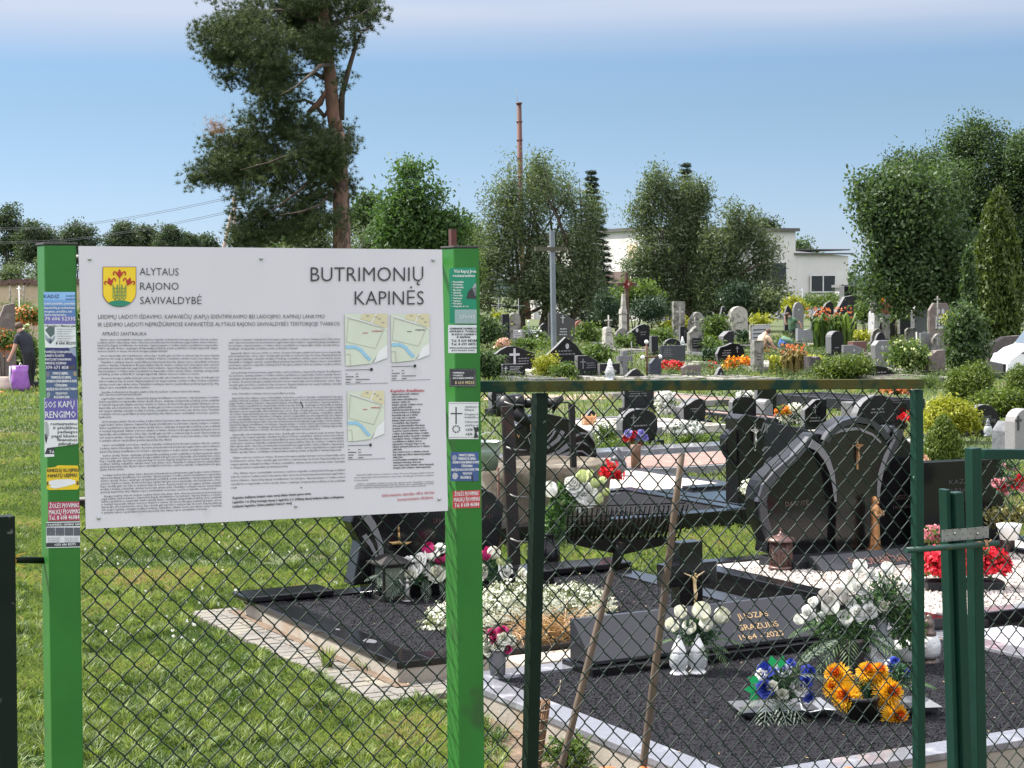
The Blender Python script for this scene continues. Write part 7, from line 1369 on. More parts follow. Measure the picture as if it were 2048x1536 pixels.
def stone(px0, px1, yt, yb, kind, m, label, t=.12, txt=3, deco=None, Y=None, cat='gravestone', name='gravestone', yaw=0.0, plinth=True, tm=None, portrait=None, cross=None, plaque=None, mp=None, kb=True):
    c = (px0 + px1) / 2; k = yb - hor(c)
    if Y is None: Y = min(8030 / max(k, 30), 84 + (70 - min(k, 70)) * .25 + (0 if k > 95 else 0))
    bp = gY(c, yb, Y); z0 = max(0.0, bp[2]) if k < 90 else 0.0; b = float(bp @ E2)
    P = Plane((bp[0], bp[1], 0), -E2); q0, q1 = P.hit(px0, (yt + yb) / 2), P.hit(px1, (yt + yb) / 2)
    a0, a1 = float(q0 @ E1), float(q1 @ E1); a0 += t * (.53 + (c - 1024) / F); zt = gY(c, yt, float(bp[1]))[2]; w = max(.08, a1 - a0); h = zt
    if plinth and yb < 770 and kb and w > .3 and bp[1] < 78:
        mk, mf = kcyc[len(label) % 5]; da = max(.35, w * .62); short = label.split(' headstone')[0].split(' stone')[0][:60]
        kerb((a0 + a1) / 2 - da, (a0 + a1) / 2 + da, b - 2.1, b - .03, .14, .12, 'grave border before the ' + ' '.join(label.split()[:11]), m=mk, hk=.13, conc=False)
        fill((a0 + a1) / 2 - da + .12, (a0 + a1) / 2 + da - .12, b - 1.98, b - .15, .12, mf, 'grave bed before the ' + ' '.join(label.split()[:11]))
    T_ = thing(name, (bp[0], bp[1], 0), label, cat); lean = RAD(rs.uniform(-1, 1)); ml = (a0 + a1) / 2
    M = frame(AB(ml, b, 0), GA, 0, 0); M = M @ Matrix.Rotation(lean, 4, 'Y')
    zp = min(.16, h * .2) if plinth else 0
    if plinth: mb = MB(M); mb.box((0, t / 2, zp / 2), (w * 1.14, t * 2.1, zp)); part('plinth', mb, mp or m, T_, bevel=.006)
    out = [((u - .5) * w, zp + v * (h - zp)) for u, v in SH[kind]]
    mb = MB(M); dk = m in (GB_, GBM, GBW); mb.edge = dk; mb.prism(out, 0, t); part('slab', mb, [m, EDG] if dk else m, T_, bevel=min(.012, t * .1))
    H = h - zp
    def rectf(mb, u0, u1, v0, v1, y=-.003): mb.add([((u0 - .5) * w, y, zp + v0 * H), ((u1 - .5) * w, y, zp + v0 * H), ((u1 - .5) * w, y, zp + v1 * H), ((u0 - .5) * w, y, zp + v1 * H)], [(0, 1, 2, 3)])
    if txt:
        mb = MB(M); u0_, v0_, sz = deco or (.2, .52, .6)
        for i in range(txt):
            u = u0_ + rs.uniform(0, .08); end = u0_ + sz * rs.uniform(.7, 1.0)
            while u < end:
                l = rs.uniform(.03, .09); rectf(mb, u, min(u + l, end), v0_ - i * .11, v0_ - i * .11 + .045); u += l + .018
        part('inscription', mb, tm or ENG, T_)
    if portrait:
        for (u, v) in portrait:
            mb = MB(M); r = min(w, H) * .09; mb.add([((u - .5) * w + r * .8 * math.cos(a), -.004, zp + v * H + r * 1.1 * math.sin(a)) for a in np.linspace(0, 6.28, 13)[:-1]], [range(12)]); part('portrait', mb, plain('portrait_pale', (.42, .42, .42), rough=.3), T_)
    if cross:
        u, v, s_ = cross; mb = MB(M); q = H * s_; mb.box(((u - .5) * w, -.008, zp + v * H), (q * .12, .016, q)); mb.box(((u - .5) * w, -.008, zp + v * H + q * .18), (q * .6, .014, q * .12)); part('cross_relief', mb, tm or SILV, T_)
    if plaque:
        u0_, u1_, v0_, v1_, pm_ = plaque; mb = MB(M); mb.box((((u0_ + u1_) / 2 - .5) * w, -.008, zp + (v0_ + v1_) / 2 * H), ((u1_ - u0_) * w, .016, (v1_ - v0_) * H)); pq = part('plaque', mb, pm_, T_)
        mb = MB(M)
        for i in range(3): mb.add([(((u0_ + .04) - .5) * w, -.018, zp + (v0_ + (i + .8) / 4 * (v1_ - v0_)) * H), (((u1_ - .05 * (i + 1)) - .5) * w, -.018, zp + (v0_ + (i + .8) / 4 * (v1_ - v0_)) * H), (((u1_ - .05 * (i + 1)) - .5) * w, -.018, zp + (v0_ + (i + 1.1) / 4 * (v1_ - v0_)) * H), (((u0_ + .04) - .5) * w, -.018, zp + (v0_ + (i + 1.1) / 4 * (v1_ - v0_)) * H)], [(0, 1, 2, 3)])
        part('plaque_lines', mb, ENGD if pm_ is not GBM else ENG, pq)
    return T_, M, w, h
def cross_post(px, yt, yb, pxl, pxr, ya, m, label, wpx=3, Y=None, name='grave_cross', fancy=0, depth=None, tips=None):
    k = yb - hor(px); Y = Y or min(8030 / max(k, 30), 84 + (70 - min(k, 70)) * .25); s = Y / F; w = max(.012, wpx * s)
    T_ = thing(name, (*gY(px, yb, Y)[:2], 0), label, 'cross'); top = gY(px, yt, Y); bot = gY(px + (yb - yt) * .02, yb, Y); bot[2] = min(bot[2], 0) if k > 90 else 0
    mb = MB()
    if fancy == 0 and wpx > 4: bar(mb, bot, top, w, w)
    else: mb.tube([bot, top], w / 2, 7)
    part('shaft', mb, m, T_)
    mb = MB(); a, b = gY(pxl, ya + .2, Y - .0), gY(pxr, ya - .2, Y); dd = E1 * (abs(b[0] - a[0]) / 2 / math.cos(GA) * .95); cc = (a + b) / 2; cc = gY((pxl + pxr) / 2, ya, Y)
    if fancy == 0 and wpx > 4: bar(mb, cc - dd, cc + dd, w * .95, w * .9)
    else: mb.tube([cc - dd, cc + dd], w / 2 * .95, 7)
    part('arm', mb, m, T_)
    if tips is not None:
        mb = MB()
        for p in (top, cc - dd, cc + dd): mb.ball(tuple(p), w * 1.1, 8, 6)
        part('finial', mb, tips, T_)
    if fancy:
        mb = MB(); l = np.linalg.norm(dd)
        for a_ in range(4 if fancy == 1 else 12):
            an = RAD(45 + 90 * a_) if fancy == 1 else a_ * .5236; dr = E1 * math.cos(an) + np.array([0, 0, 1.]) * math.sin(an); mb.tube([tuple(cc + dr * l * .1), tuple(cc + dr * l * .42)], w * .28, 5)
        part('rays', mb, m, T_)
    return T_
S_ = stone
kcyc = [(GG, SOIL), (GBM, BGRAV), (GL, SOIL), (GD, SOIL), (GBM, WGRAV)]
# left edge, by the man
S_(-14, 31, 606, 690, 'slantl', GBR, 'dark brown headstone with a relief, at the left edge above the bending man', deco=(.3, .5, .5), t=.14, Y=46)
# first row seen over the fence rail
S_(1005, 1050, 625, 690, 'shoulder', GD, 'stepped concrete headstone with a small white plaque, near the right green post', txt=0, plaque=(.42, .84, .12, .40, WHT), t=.2)
S_(1003, 1020, 628, 684, 'rect', GBM, 'narrow dark stone just behind the stepped concrete headstone', Y=75, txt=0)
S_(1095, 1150, 626, 684, 'slant', mat('dark_grey_granite', (.075, .07, .072), (.05, .047, .05), rough=.4, scale=60), 'charcoal headstone with one slanted corner under the tall steel cross', cross=(.52, .76, .32), txt=3, deco=(.38, .35, .4), tm=SILV)
S_(1077, 1095, 646, 668, 'irr', GBM, 'small black irregular stone left of the charcoal slant cornered headstone', txt=0)
S_(1149, 1169, 641, 668, 'arch', mat('terracotta_stone', (.26, .10, .07), (.20, .08, .06), rough=.8), 'small round topped terracotta headstone', txt=0)
S_(1203, 1228, 654, 704, 'taper', GL, 'pale tapering concrete headstone topped with a little crucifix', txt=2, deco=(.25, .7, .5), tm=ENGD, t=.25); cross_post(1217, 630, 660, 1209, 1225, 641, GL, 'small pale crucifix on the tapering concrete headstone', 3.2, Y=66.5)
S_(983, 1070, 692, 752, 'wave', GBW, 'black wave topped double headstone with a standing relief figure', txt=3, deco=(.55, .45, .4), cross=(.5, .5, .8))
S_(1001, 1051, 728, 762, 'rect', GBM, 'low black plaque with a small cross and six lines, directly above the fence rail', txt=5, deco=(.25, .78, .62), tm=SILV, cross=(.12, .6, .5))
S_(1088, 1170, 674, 744, 'peak', GBW, 'large five sided black headstone with a carved head, behind the ferny plants', txt=2, deco=(.25, .5, .5), portrait=[(.55, .68)])
S_(1149, 1196, 711, 762, 'slant', GBM, 'black headstone with a white left border and a thin cross', txt=3, deco=(.4, .6, .5), cross=(.25, .6, .5), tm=ENG, t=.16)
S_(1195, 1240, 727, 762, 'rect', GBM, 'low rectangular black headstone right of the red lily', txt=2, deco=(.3, .6, .5))
S_(1178, 1196, 671, 690, 'ridge', GBM, 'small slanted black stone in the green plants', txt=0)
cross_post(997, 597, 645, 983, 1010, 611, IRON and plain('grey_iron', (.16, .17, .17)), 'thin grey iron cross with scrolled ends nearest the right green post', 1.6, fancy=1, Y=78, tips=plain('grey_iron', (.16, .17, .17)))
cross_post(1037, 597, 657, 1021, 1051, 612, plain('grey_iron', (.16, .17, .17)), 'thin plain iron cross behind the stepped concrete headstone', 1.8, Y=80)
cross_post(1057, 643, 700, 1038, 1083, 663, plain('green_grey_pipe', (.13, .17, .15)), 'green grey pipe cross with white knobs and crossed rays', 2.2, fancy=2, tips=WPL)
# tall steel cemetery cross
tc_ = thing('tall_cross', (*gY(1106, 640, 60)[:2], 0), 'very tall grey steel cross rising above the graves left of the white building', 'cross'); mb = MB(); a, b = gY(1108, 690, 60), gY(1104, 461, 60); a[2] = 0; bar(mb, a, b, .15, .11); part('shaft', mb, mat('galvanised_cross', (.20, .22, .25), (.15, .17, .19), rough=.5, metal=.3, scale=2), tc_)
mb = MB(); cc = gY(1101, 498, 59.9); bar(mb, cc - E1 * .58, cc + E1 * .52, .13, .10); part('arm', mb, mat('dark_olive_steel', (.06, .055, .035), (.08, .075, .05), rough=.7), tc_)
# rust red stump of a cross just behind the right green post
cross_post(905, 458, 700, 860, 956, 522, mat('red_wood', (.10, .03, .025), (.06, .022, .02), rough=.8), 'dark red wooden cross mostly hidden behind the board and right green post', 12, Y=22)
# ornate cross on a pillar
t = thing('ornate_cross', (*gY(1250, 665, 70)[:2], 0), 'carved wooden wayside cross with a red ray burst on a weathered stone pillar', 'cross')
mb = MB(frame((*gY(1246, 665, 70)[:2], 0), GA)); z_ = lambda y: gY(1250, y, 70)[2]
mb.box((0, 0, z_(628) / 2), (.24, .24, z_(628)), taper=.92); mb.box((0, 0, (z_(628) + z_(618)) / 2), (.26, .26, z_(618) - z_(628)), taper=.8); mb.box((.02, 0, (z_(618) + z_(588)) / 2), (.17, .17, z_(588) - z_(618)), taper=.6); part('pillar', mb, GL, t, bevel=.01)
wdm = mat('dark_carved_wood', (.10, .065, .04), (.05, .032, .022), rough=.85, scale=10)
mb = MB(); a, b = gY(1255, 655, 70.4), gY(1252, 545, 70.4); a[2] = 0; bar(mb, a, b, .13, .12)
for q in range(4): mb.ball(tuple(gY(1252, 548 + q * 9, 70.4)), (.085, .05, .06), 6, 5)
cc = gY(1254, 569, 70.4); bar(mb, cc - E1 * .44, cc + E1 * .44, .12, .09)
for q in (-.4, -.3, .3, .4): mb.ball(tuple(cc + E1 * q + np.array([0, 0, .01])), (.05, .05, .07), 6, 5)
part('wooden_cross', mb, wdm, t)
mb = MB()
for i in range(22):
    an = i * 2 * math.pi / 22; dr = E1 * math.cos(an) + np.array([0, 0, 1.]) * math.sin(an); mb.tube([tuple(cc - E2 * .06 + dr * .07), tuple(cc - E2 * .06 + dr * (.27 if i % 2 else .21))], [.016, .004], 5)
mb.ball(tuple(cc - E2 * .06), (.10, .05, .10), 10, 7); part('ray_burst', mb, mat('dark_red_paint', (.24, .02, .02), (.16, .015, .015), rough=.7), t)
mb = MB(); mb.ball(tuple(cc - E2 * .12), (.035, .03, .06), 8, 6); part('relief', mb, plain('relief_pale', (.4, .36, .3)), t)
S_(1228, 1264, 656, 700, 'wave', GD, 'dark weathered stone in front of the ornate cross pillar', txt=0)
S_(1254, 1300, 648, 700, 'rise', GBW, 'black rising headstone with a pale left border, right of the ornate cross', txt=2, deco=(.5, .6, .35), portrait=[(.4, .72)])
S_(1343, 1370, 603, 648, 'rect', GD, 'grey rectangular stele with a carved relief, farthest back behind the hedge', cross=(.5, .6, .5), txt=0, tm=GL, t=.2, plaque=(.1, .9, .02, .14, WHT))
S_(1374, 1414, 624, 648, 'dome', GD, 'wide grey arched stone half sunk behind the golden hedge', txt=0, t=.25)
S_(1374, 1407, 652, 712, 'gable', GD, 'grey gabled stone with a black plaque and small cross on top', txt=0, t=.2, plaque=(.16, .86, .12, .52, GBM)); cross_post(1390, 634, 660, 1384, 1396, 644, GD, 'small stone cross on the gabled grey headstone', 3.2, Y=63.6)
S_(1357, 1378, 653, 694, 'slant', GBW, 'narrow black stone with a dark crucifix behind the gabled headstone', txt=0, cross=(.5, .6, .5), tm=ENGD)
S_(1324, 1363, 677, 700, 'dome', GBM, 'low black dome shaped headstone behind the charcoal slab', txt=0)
S_(1299, 1317, 672, 716, 'rect', GBM, 'slim charcoal pillar left of the wide charcoal slab', txt=0, t=.14)
S_(1319, 1371, 691, 732, 'rect', mat('charcoal_stone', (.05, .053, .06), (.035, .037, .043), rough=.35, scale=50), 'wide charcoal slab headstone above the red begonia trough', txt=5, deco=(.06, .78, .42), tm=ENG)
S_(1457, 1496, 613, 668, 'arch', GL, 'tall pale concrete headstone with rounded top and raised border', txt=1, deco=(.3, .4, .4), tm=ENGD, t=.25)
S_(1448, 1466, 640, 672, 'rect', GL, 'short pale concrete side piece left of the tall rounded headstone', txt=0, t=.2)
S_(1438, 1450, 612, 640, 'slantl', GBM, 'small black slanted stone left of the tall rounded concrete headstone', txt=0)
S_(1470, 1500, 601, 640, 'gable', GBM, 'black gabled stone mostly behind the tall rounded concrete headstone', txt=0, Y=97)
S_(1437, 1468, 662, 696, 'slantl', GBM, 'black stone with a tilted top below the pale concrete side piece', txt=0, t=.35)
S_(1430, 1490, 686, 738, 'irr', GB_, 'glossy black rounded irregular headstone behind the yellow marigolds', txt=3, deco=(.18, .62, .34), tm=ENG, cross=(.72, .68, .3))
S_(1498, 1541, 649, 692, 'rect', GL, 'white headstone panel framed in black beside the kneeling man', txt=0, plaque=(.07, .95, .05, .93, WHT), mp=GBM)
S_(1501, 1528, 681, 748, 'rect', GD, 'mossy tall grey headstone with orange lichen, right of the marigolds', txt=3, deco=(.2, .5, .6), tm=ENGD, t=.2)
cross_post(1247, 702, 760, 1233, 1261, 717, GG, 'thick light grey stone cross just above the fence rail', 11, name='stone_cross')
S_(1242, 1296, 737, 764, 'ridge', GBM, 'low black triangular stone at the foot of the light grey stone cross', txt=0)
cross_post(1263, 683, 745, 1248, 1284, 701, plain('pipe_grey', (.14, .14, .14)), 'thin rusty grey cross behind the light grey stone cross', 2.2)
cross_post(1293, 684, 762, 1284, 1322, 714, RUST, 'rusty brown pipe cross with one white tipped arm', 4, tips=WPL)
S_(1296, 1323, 712, 760, 'slantl', mat('slate_blue_stone', (.05, .055, .075), (.03, .034, .05), rough=.3), 'dark slate blue headstone behind the rusty pipe cross', txt=0)
S_(1361, 1404, 730, 762, 'octa', GBR, 'brown stone with a white framed plaque directly above the rail', txt=0, plaque=(.1, .9, .0, .45, GG))
S_(1425, 1453, 734, 762, 'ridge', GBM, 'small black triangular stone with a pale cross left of the marigolds', txt=0, cross=(.5, .3, .4))
S_(1584, 1607, 604, 650, 'arch', GG, 'grey round topped stele beside the standing man', txt=1, deco=(.3, .5, .4), portrait=[(.5, .76)])
S_(1567, 1586, 611, 652, 'wave', GBW, 'dark curved stone left of the grey round topped stele', txt=0, Y=90)
S_(1620, 1658, 619, 650, 'dome', GBM, 'black domed headstone behind the orange daylilies', txt=0, Y=88)
S_(1636, 1668, 602, 645, 'rise', GB_, 'glossy black curved stone left of the tallest black monument', txt=2, deco=(.4, .5, .4), Y=91)
S_(1680, 1714, 572, 664, 'rect', GB_, 'tallest upright black granite column with an oval relief', txt=0, portrait=[(.6, .8)], Y=80, t=.35)
S_(1668, 1708, 591, 664, 'slantl', GBM, 'tilted black slab with three incised lines in front of the tallest black column', txt=4, deco=(.3, .5, .5), Y=77, t=.2, tm=ENG)
S_(1736, 1756, 623, 664, 'taper', WHT, 'white tapered pedestal under the dark weathered bust', txt=0, t=.4, Y=76, plinth=False)
t = thing('statue', (*gY(1748, 624, 76)[:2], gY(1748, 626, 76)[2]), 'dark weathered stone bust with raised head on the white pedestal', 'statue'); mb = MB(frame(gY(1748, 626, 76), GA)); mb.lathe([(.13, 0), (.15, .1), (.24, .25), (.27, .36), (.16, .45), (.09, .50), (.13, .56), (.16, .66), (.13, .76), (.04, .82)], n=14, sy=.7, wob=lambda w, z: 1 + .14 * math.sin(w * 3 + z * 9)); part('bust', mb, GD, t)
t = thing('flower_bowl', (*gY(1772, 625, 76)[:2], 0), 'terracotta bowl of orange flowers on a stand right of the bust', 'flowerpot'); mb = MB(frame((*gY(1772, 640, 76)[:2], 0), GA)); zt = gY(1772, 606, 76)[2]; mb.lathe([(.10, zt - .45), (.16, zt - .4), (.27, zt - .04), (.28, zt), (.2, zt)], n=16); part('bowl', mb, mat('terracotta', (.30, .12, .075), (.22, .09, .06), rough=.8), t); mb = MB(frame((*gY(1772, 640, 76)[:2], 0), GA)); mb.box((0, 0, (zt - .45) / 2), (.24, .24, zt - .45)); part('stand', mb, GD, t)
mass('orange_flowers', 'orange flowers filling the terracotta bowl', 1760, 1784, 596, 608, 76, BRI, ROR, 20, 70, .04, .035, seed=91)
S_(1591, 1633, 657, 692, 'curve', mat('light_grey_stone', (.26, .27, .28), (.20, .21, .22), rough=.5, scale=20), 'light grey headstone with a dipping curved top beside the daylilies', txt=0, t=.16)
S_(1652, 1688, 662, 718, 'arch', GBW, 'dark grey round topped headstone right of the daylily clump', txt=1, deco=(.25, .25, .5), t=.3, tm=ENG)
S_(1683, 1728, 690, 724, 'slant', GG, 'low grey stone with a framed oval portrait above the juniper mound', txt=0, portrait=[(.5, .6)])
S_(1696, 1734, 683, 714, 'rect', GR, 'red brown polished block behind the low grey stone with the oval portrait', txt=0, t=.3, Y=60)
S_(1742, 1788, 681, 744, 'octa', GG, 'mottled grey headstone with cut corners and an oval portrait by the hydrangea', txt=1, deco=(.35, .3, .3), portrait=[(.38, .72)], t=.2)
S_(1690, 1790, 731, 762, 'dome', GB_, 'low black dome with a white cross in front of the juniper mound', txt=1, deco=(.6, .4, .25), cross=(.28, .45, .5), tm=SILV, t=.16)
S_(1756, 1793, 633, 680, 'notch', GB_, 'black headstone with a bitten right edge and a small cross', txt=0, cross=(.3, .8, .25))
S_(1740, 1773, 657, 690, 'boat', GD, 'small grey humped stone left of the black bitten edged headstone', txt=0)
S_(1748, 1772, 665, 694, 'dome', GBM, 'small dark arched stone just above the cut cornered grey headstone', txt=0)
S_(1608, 1650, 712, 750, 'curve', mat('dark_striped_stone', (.10, .085, .085), (.04, .034, .034), rough=.5, scale=8, stretch=(4, 1, .3)), 'dark striped stone with a curled top beside the juniper mound', txt=0, t=.25)
cross_post(1604, 576, 640, 1600, 1609, 581, WPL, 'small white cross in front of the end wall of the building', 1.6, Y=96)
S_(1797, 1822, 580, 640, 'gable', GBW, 'black gabled stone at the left of the far pair on the right', portrait=[(.5, .7)], txt=0, Y=82)
S_(1818, 1854, 584, 640, 'rise', GBM, 'black curved stone at the right of the far pair', txt=2, deco=(.3, .6, .5), Y=83)
S_(1822, 1854, 600, 662, 'gable', GG, 'grey gabled stone with white patches below the far black pair', txt=0, t=.25, plaque=(.6, .9, .05, .22, WHT), Y=72)
S_(1854, 1882, 582, 640, 'octa', GL, 'pale octagonal stone behind the brown stone with two portraits', txt=0, Y=80)
S_(1854, 1901, 606, 672, 'octa', GBR, 'brown headstone with two white oval portraits and a white plaque', txt=0, portrait=[(.4, .80), (.62, .80)], plaque=(.28, .76, .38, .68, WHT), Y=66)
cross_post(1875, 592, 640, 1868, 1882, 599, GD, 'small weathered stone cross over the brown headstone with two portraits', 3, Y=65.5)
S_(1838, 1862, 666, 708, 'rect', GG, 'light grey slab left in the low row behind the hydrangea', txt=0)
S_(1862, 1892, 667, 708, 'wave', GD, 'mottled grey slab with a cross relief in the low row behind the hydrangea', txt=0, cross=(.3, .6, .6), tm=GL)
S_(1809, 1834, 656, 690, 'octa', GD, 'dark mottled stone left of the thin grey post', txt=0)
S_(1848, 1891, 700, 752, 'slantl', GBR, 'broad brown sloping slab behind the thuja ball', txt=0, t=.2)
S_(1968, 2042, 672, 738, 'slantl', mat('brown_rough_slab', (.11, .09, .085), (.07, .058, .055), rough=.8, scale=14), 'wide rough brown slab behind the white van', txt=0, t=.2, Y=49.5)
mb = MB(); a, b = gY(1833, 664, 50), gY(1835, 756, 50); mb.tube([a, b], .022, 6); tag(part('thin_post', mb, plain('pale_post', (.42, .41, .38)), at=b), 'thin pale post standing in front of the hydrangea', 'post')
cross_post(1893, 668, 720, 1886, 1902, 676, RUST, 'brown wooden crucifix under a tiny gable right of the low grey slabs', 3.4, Y=56, tips=None)
# stones just beyond the fence mesh
S_(1244, 1308, 770, 826, 'rect', GBM, 'flat topped black plaque with rows of dates, behind the mesh under the rail', txt=4, deco=(.12, .82, .76), t=.08)
S_(1232, 1316, 818, 898, 'round', GBW, 'rounded black headstone with a pale left edge behind the red and blue flowers', txt=1, deco=(.3, .45, .4), cross=(.3, .68, .3), t=.18, tm=ENG)
S_(1350, 1412, 797, 852, 'rise', GBW, 'small black headstone with a curved roofline beside a vase', txt=2, deco=(.3, .5, .4), t=.25)
S_(1457, 1513, 793, 846, 'arch', GB_, 'glossy black arched headstone left of the small grey rounded stone', txt=0, t=.12)
S_(1511, 1546, 799, 842, 'arch', GG, 'small grey round topped stone with a thick light side', txt=0, t=.28)
S_(1508, 1553, 762, 836, 'rect', GB_, 'upright black slab with two white lines below the rail', txt=2, deco=(.2, .2, .7), tm=SILV, t=.1)
S_(1602, 1653, 798, 868, 'slantl', GB_, 'black headstone with a pale engraved cross behind the curved arch', txt=2, deco=(.2, .3, .6), cross=(.45, .65, .3), tm=ENG, t=.1)
S_(1700, 1802, 790, 864, 'dome', GBW, 'broad black domed headstone at the right end of the mesh', txt=2, deco=(.3, .5, .35), tm=ENG, t=.16)
S_(1684, 1722, 805, 862, 'rect', GBM, 'lower black side block left of the broad domed headstone', txt=0, t=.3, Y=29.5)
S_(1925, 2002, 809, 880, 'dome', GBW, 'black half dome headstone with faint names right of the golden spirea', txt=0, t=.12, Y=27)
P_d = Plane(gY(1965, 845, 26.95), -E2); mb = MB()
for s_, x, y, x2, h in (('ANTZ', 1964, 838, 1981, .045), ('SEVIČIUTĖ', 1958, 846, 1990, .045)):
    A_ = P_d.hit(x, y); L_ = abs(float((P_d.hit(x2, y) - A_) @ E1)); text3(mb, s_, A_, A_ + E1 * L_, (0, 0, 1), h, -E2, .02, 1)
dome_ = [o for o in COL.objects if o.get('label', '').startswith('black half dome')][0]; part('name_line', mb, ENG, dome_)
S_(1987, 2035, 843, 912, 'gable', mat('rough_grey_granite', (.15, .155, .17), (.09, .093, .10), rough=.8, scale=12, bump=1.0, bscale=12), 'rough hewn bluish grey gabled stone at the right edge', txt=0, t=.25, plinth=False)
S_(2012, 2075, 818, 912, 'arch', mat('fine_grey_granite', (.27, .26, .26), (.21, .20, .20), rough=.6, scale=50), 'fine grey arched stone with an engraved cross at the right edge', txt=0, t=.2, cross=(.12, .72, .3), tm=ENGD, Y=23.6, plinth=False)
S_(975, 1012, 763, 832, 'irr', GBW, 'dark irregular headstone seen between the right green post and the can stand', txt=2, deco=(.3, .5, .4), t=.15)
S_(1165, 1197, 819, 838, 'ridge', GBM, 'small humped dark stone beside the wicker basket right of the hook post', txt=0)
# fan carved stone
FX = Plane(gz(1115, 934, .12) * np.array([1, 1, 0]) + np.array([0, 0, .1]), -E2); gf = thing('gravestone', FX.p, 'black granite headstone carved with a fan of grey rays, behind the watering can', 'gravestone')
fan = [(1034, 928), (1032, 850), (1060, 832), (1090, 826), (1120, 832), (1150, 846), (1175, 862), (1190, 884), (1194, 905), (1193, 930)]
pprism(FX, fan, .16, GB_, gf, bevel=.01)
for (pts, w0, w1) in (([(1112, 858), (1104, 872), (1094, 884)], 5, 3), ([(1126, 862), (1115, 880), (1094, 896)], 9, 6), ([(1137, 886), (1118, 902), (1092, 912)], 5, 3), ([(1137, 893), (1118, 906), (1090, 916)], 5, 3), ([(1140, 905), (1120, 912), (1090, 917)], 6, 5), ([(1150, 872), (1164, 866), (1178, 868), (1190, 885)], 5, 2), ([(1150, 888), (1165, 884), (1180, 893), (1190, 908)], 4, 2), ([(1150, 903), (1164, 902), (1178, 912), (1186, 926)], 4, 2), ([(1055, 872), (1060, 888), (1066, 900)], 2, 1)):
    band(FX, pts, w0, w1, BAND, gf, name='grey_ray')
mb = MB()
for s_, x, y, x2, h in (('USKA', 1036, 932, 1064, .07), ('V', 1033, 876, 1040, .05)):
    A_ = FX.hit(x, y); L_ = abs(float((FX.hit(x2, y) - A_) @ E1)); text3(mb, s_, A_, A_ + E1 * L_, (0, 0, 1), h, -E2, .008, 2)
part('inscription', mb, GOLD, gf); corpus(FX.hit(1059, 856) - E2 * .03, .14, BRZ, gf)
mb = MB(frame((*FX.p[:2], 0), GA)); mb.box((0, -.05, .10), (1.2, .5, .14)); part('plinth', mb, KG, gf, bevel=.006)
# cross pillar with stone drape
VX = Plane(AB(10.35, 14.0), -E2); gv = thing('gravestone', AB(10.3, 14.1), 'black cross bearing pillar with draped stone cloth lettered VALEN, left of the curved double monument', 'gravestone')
pprism(VX, [(1478, 1008), (1477, 838), (1488, 829), (1530, 836), (1531, 1006)], .22, GB_, gv, bevel=.008)
pprism(VX, smooth([(1531, 842), (1560, 848), (1600, 855), (1635, 868), (1655, 905), (1650, 1000), (1531, 1005)], 2), .14, GBM, gv, 'drape_panel', off=-.03, bevel=.01)
pprism(VX, smooth([(1458, 870), (1480, 862), (1484, 930), (1470, 922), (1457, 900)], 3), .12, GB_, gv, 'curved_wing', off=-.02, bevel=.01)
for pts, w0, w1 in (([(1528, 845), (1524, 856), (1521, 868)], 3, 1.5), ([(1532, 847), (1529, 858), (1526, 868)], 3, 1.5), ([(1535, 848), (1534, 858), (1533, 866)], 3, 1.5), ([(1524, 902), (1530, 895), (1536, 894)], 5, 3), ([(1526, 935), (1532, 922), (1542, 914)], 4, 2), ([(1534, 940), (1538, 926), (1550, 917)], 3, 2)): band(VX, pts, w0, w1, BAND, gv, off=.006, name='grey_fold')
mb = MB(); c = VX.hit(1507, 874) - E2 * .02; M = frame(c, GA); mb = MB(M); mb.box((0, 0, 0), (.014, .014, .26)); mb.box((0, 0, .07), (.09, .012, .014)); part('crucifix', mb, plain('silver', (.55, .52, .48), rough=.3, metal=.7), gv); corpus(c - E2 * .012, .15, plain('silver', (.55, .52, .48), rough=.3, metal=.7), gv)
mb = MB()
for s_, x, y, x2, h in (('VALEN', 1574, 910, 1605, .045), ('1948', 1576, 922, 1592, .035)):
    A_ = VX.hit(x, y); L_ = abs(float((VX.hit(x2, y) - A_) @ E1)); text3(mb, s_, A_, A_ + E1 * L_, (0, 0, 1), h, -E2, -.022, 2)
part('inscription', mb, ENG, gv)
# plots between
kerb(7.2, 9.95, 13.88, 16.1, .17, .17, 'long low black granite kerb behind the rake head', hk=.16, conc=False); fill(7.35, 9.8, 14.0, 16.0, .15, BGRAV, 'dark gravel of the plot behind the rake head')
stones('pebble_patch', 8.15, 8.75, 14.6, 15.4, .17, 700, .05, plain('bright_pebble', (.85, .85, .85)), 'patch of bright white pebbles on the dark plot behind the rake', 64)
kerb(8.9, 11.2, 15.75, 18.0, .15, .15, 'black granite kerb round the white gravel plot farther back', hk=.13, conc=False, m=GBM); fill(9.03, 11.05, 15.87, 17.9, .145, WGRAV, 'white gravel plot behind the dark plot')
kerb(11.2, 13.6, 18.0, 19.6, .12, .14, 'weathered grey kerb of the pink paved plot', m=GG, hk=.1, conc=False); fill(11.33, 13.47, 18.1, 19.5, .125, PGRAV, 'pinkish paving of the plot behind the white gravel')
mb = MB(frame((0, 0, 0), GA)); mb.box((12.3, 20.1, .09), (3.6, .5, .16)); tag(part('white_kerb', mb, KG, at=AB(12.3, 20.1), bevel=.01), 'broad white kerb below the rounded black headstone', 'kerb')
mb = MB(frame((0, 0, 0), GA)); mb.box((10.7, 14.8, .13), (1.5, 1.6, .1)); mb.box((10.9, 15.5, .13), (1.3, .2, .16)); tag(part('black_slab', mb, GB_, at=AB(10.7, 14.8), bevel=.006), 'black granite slab at the foot of the cross bearing pillar', 'slab')
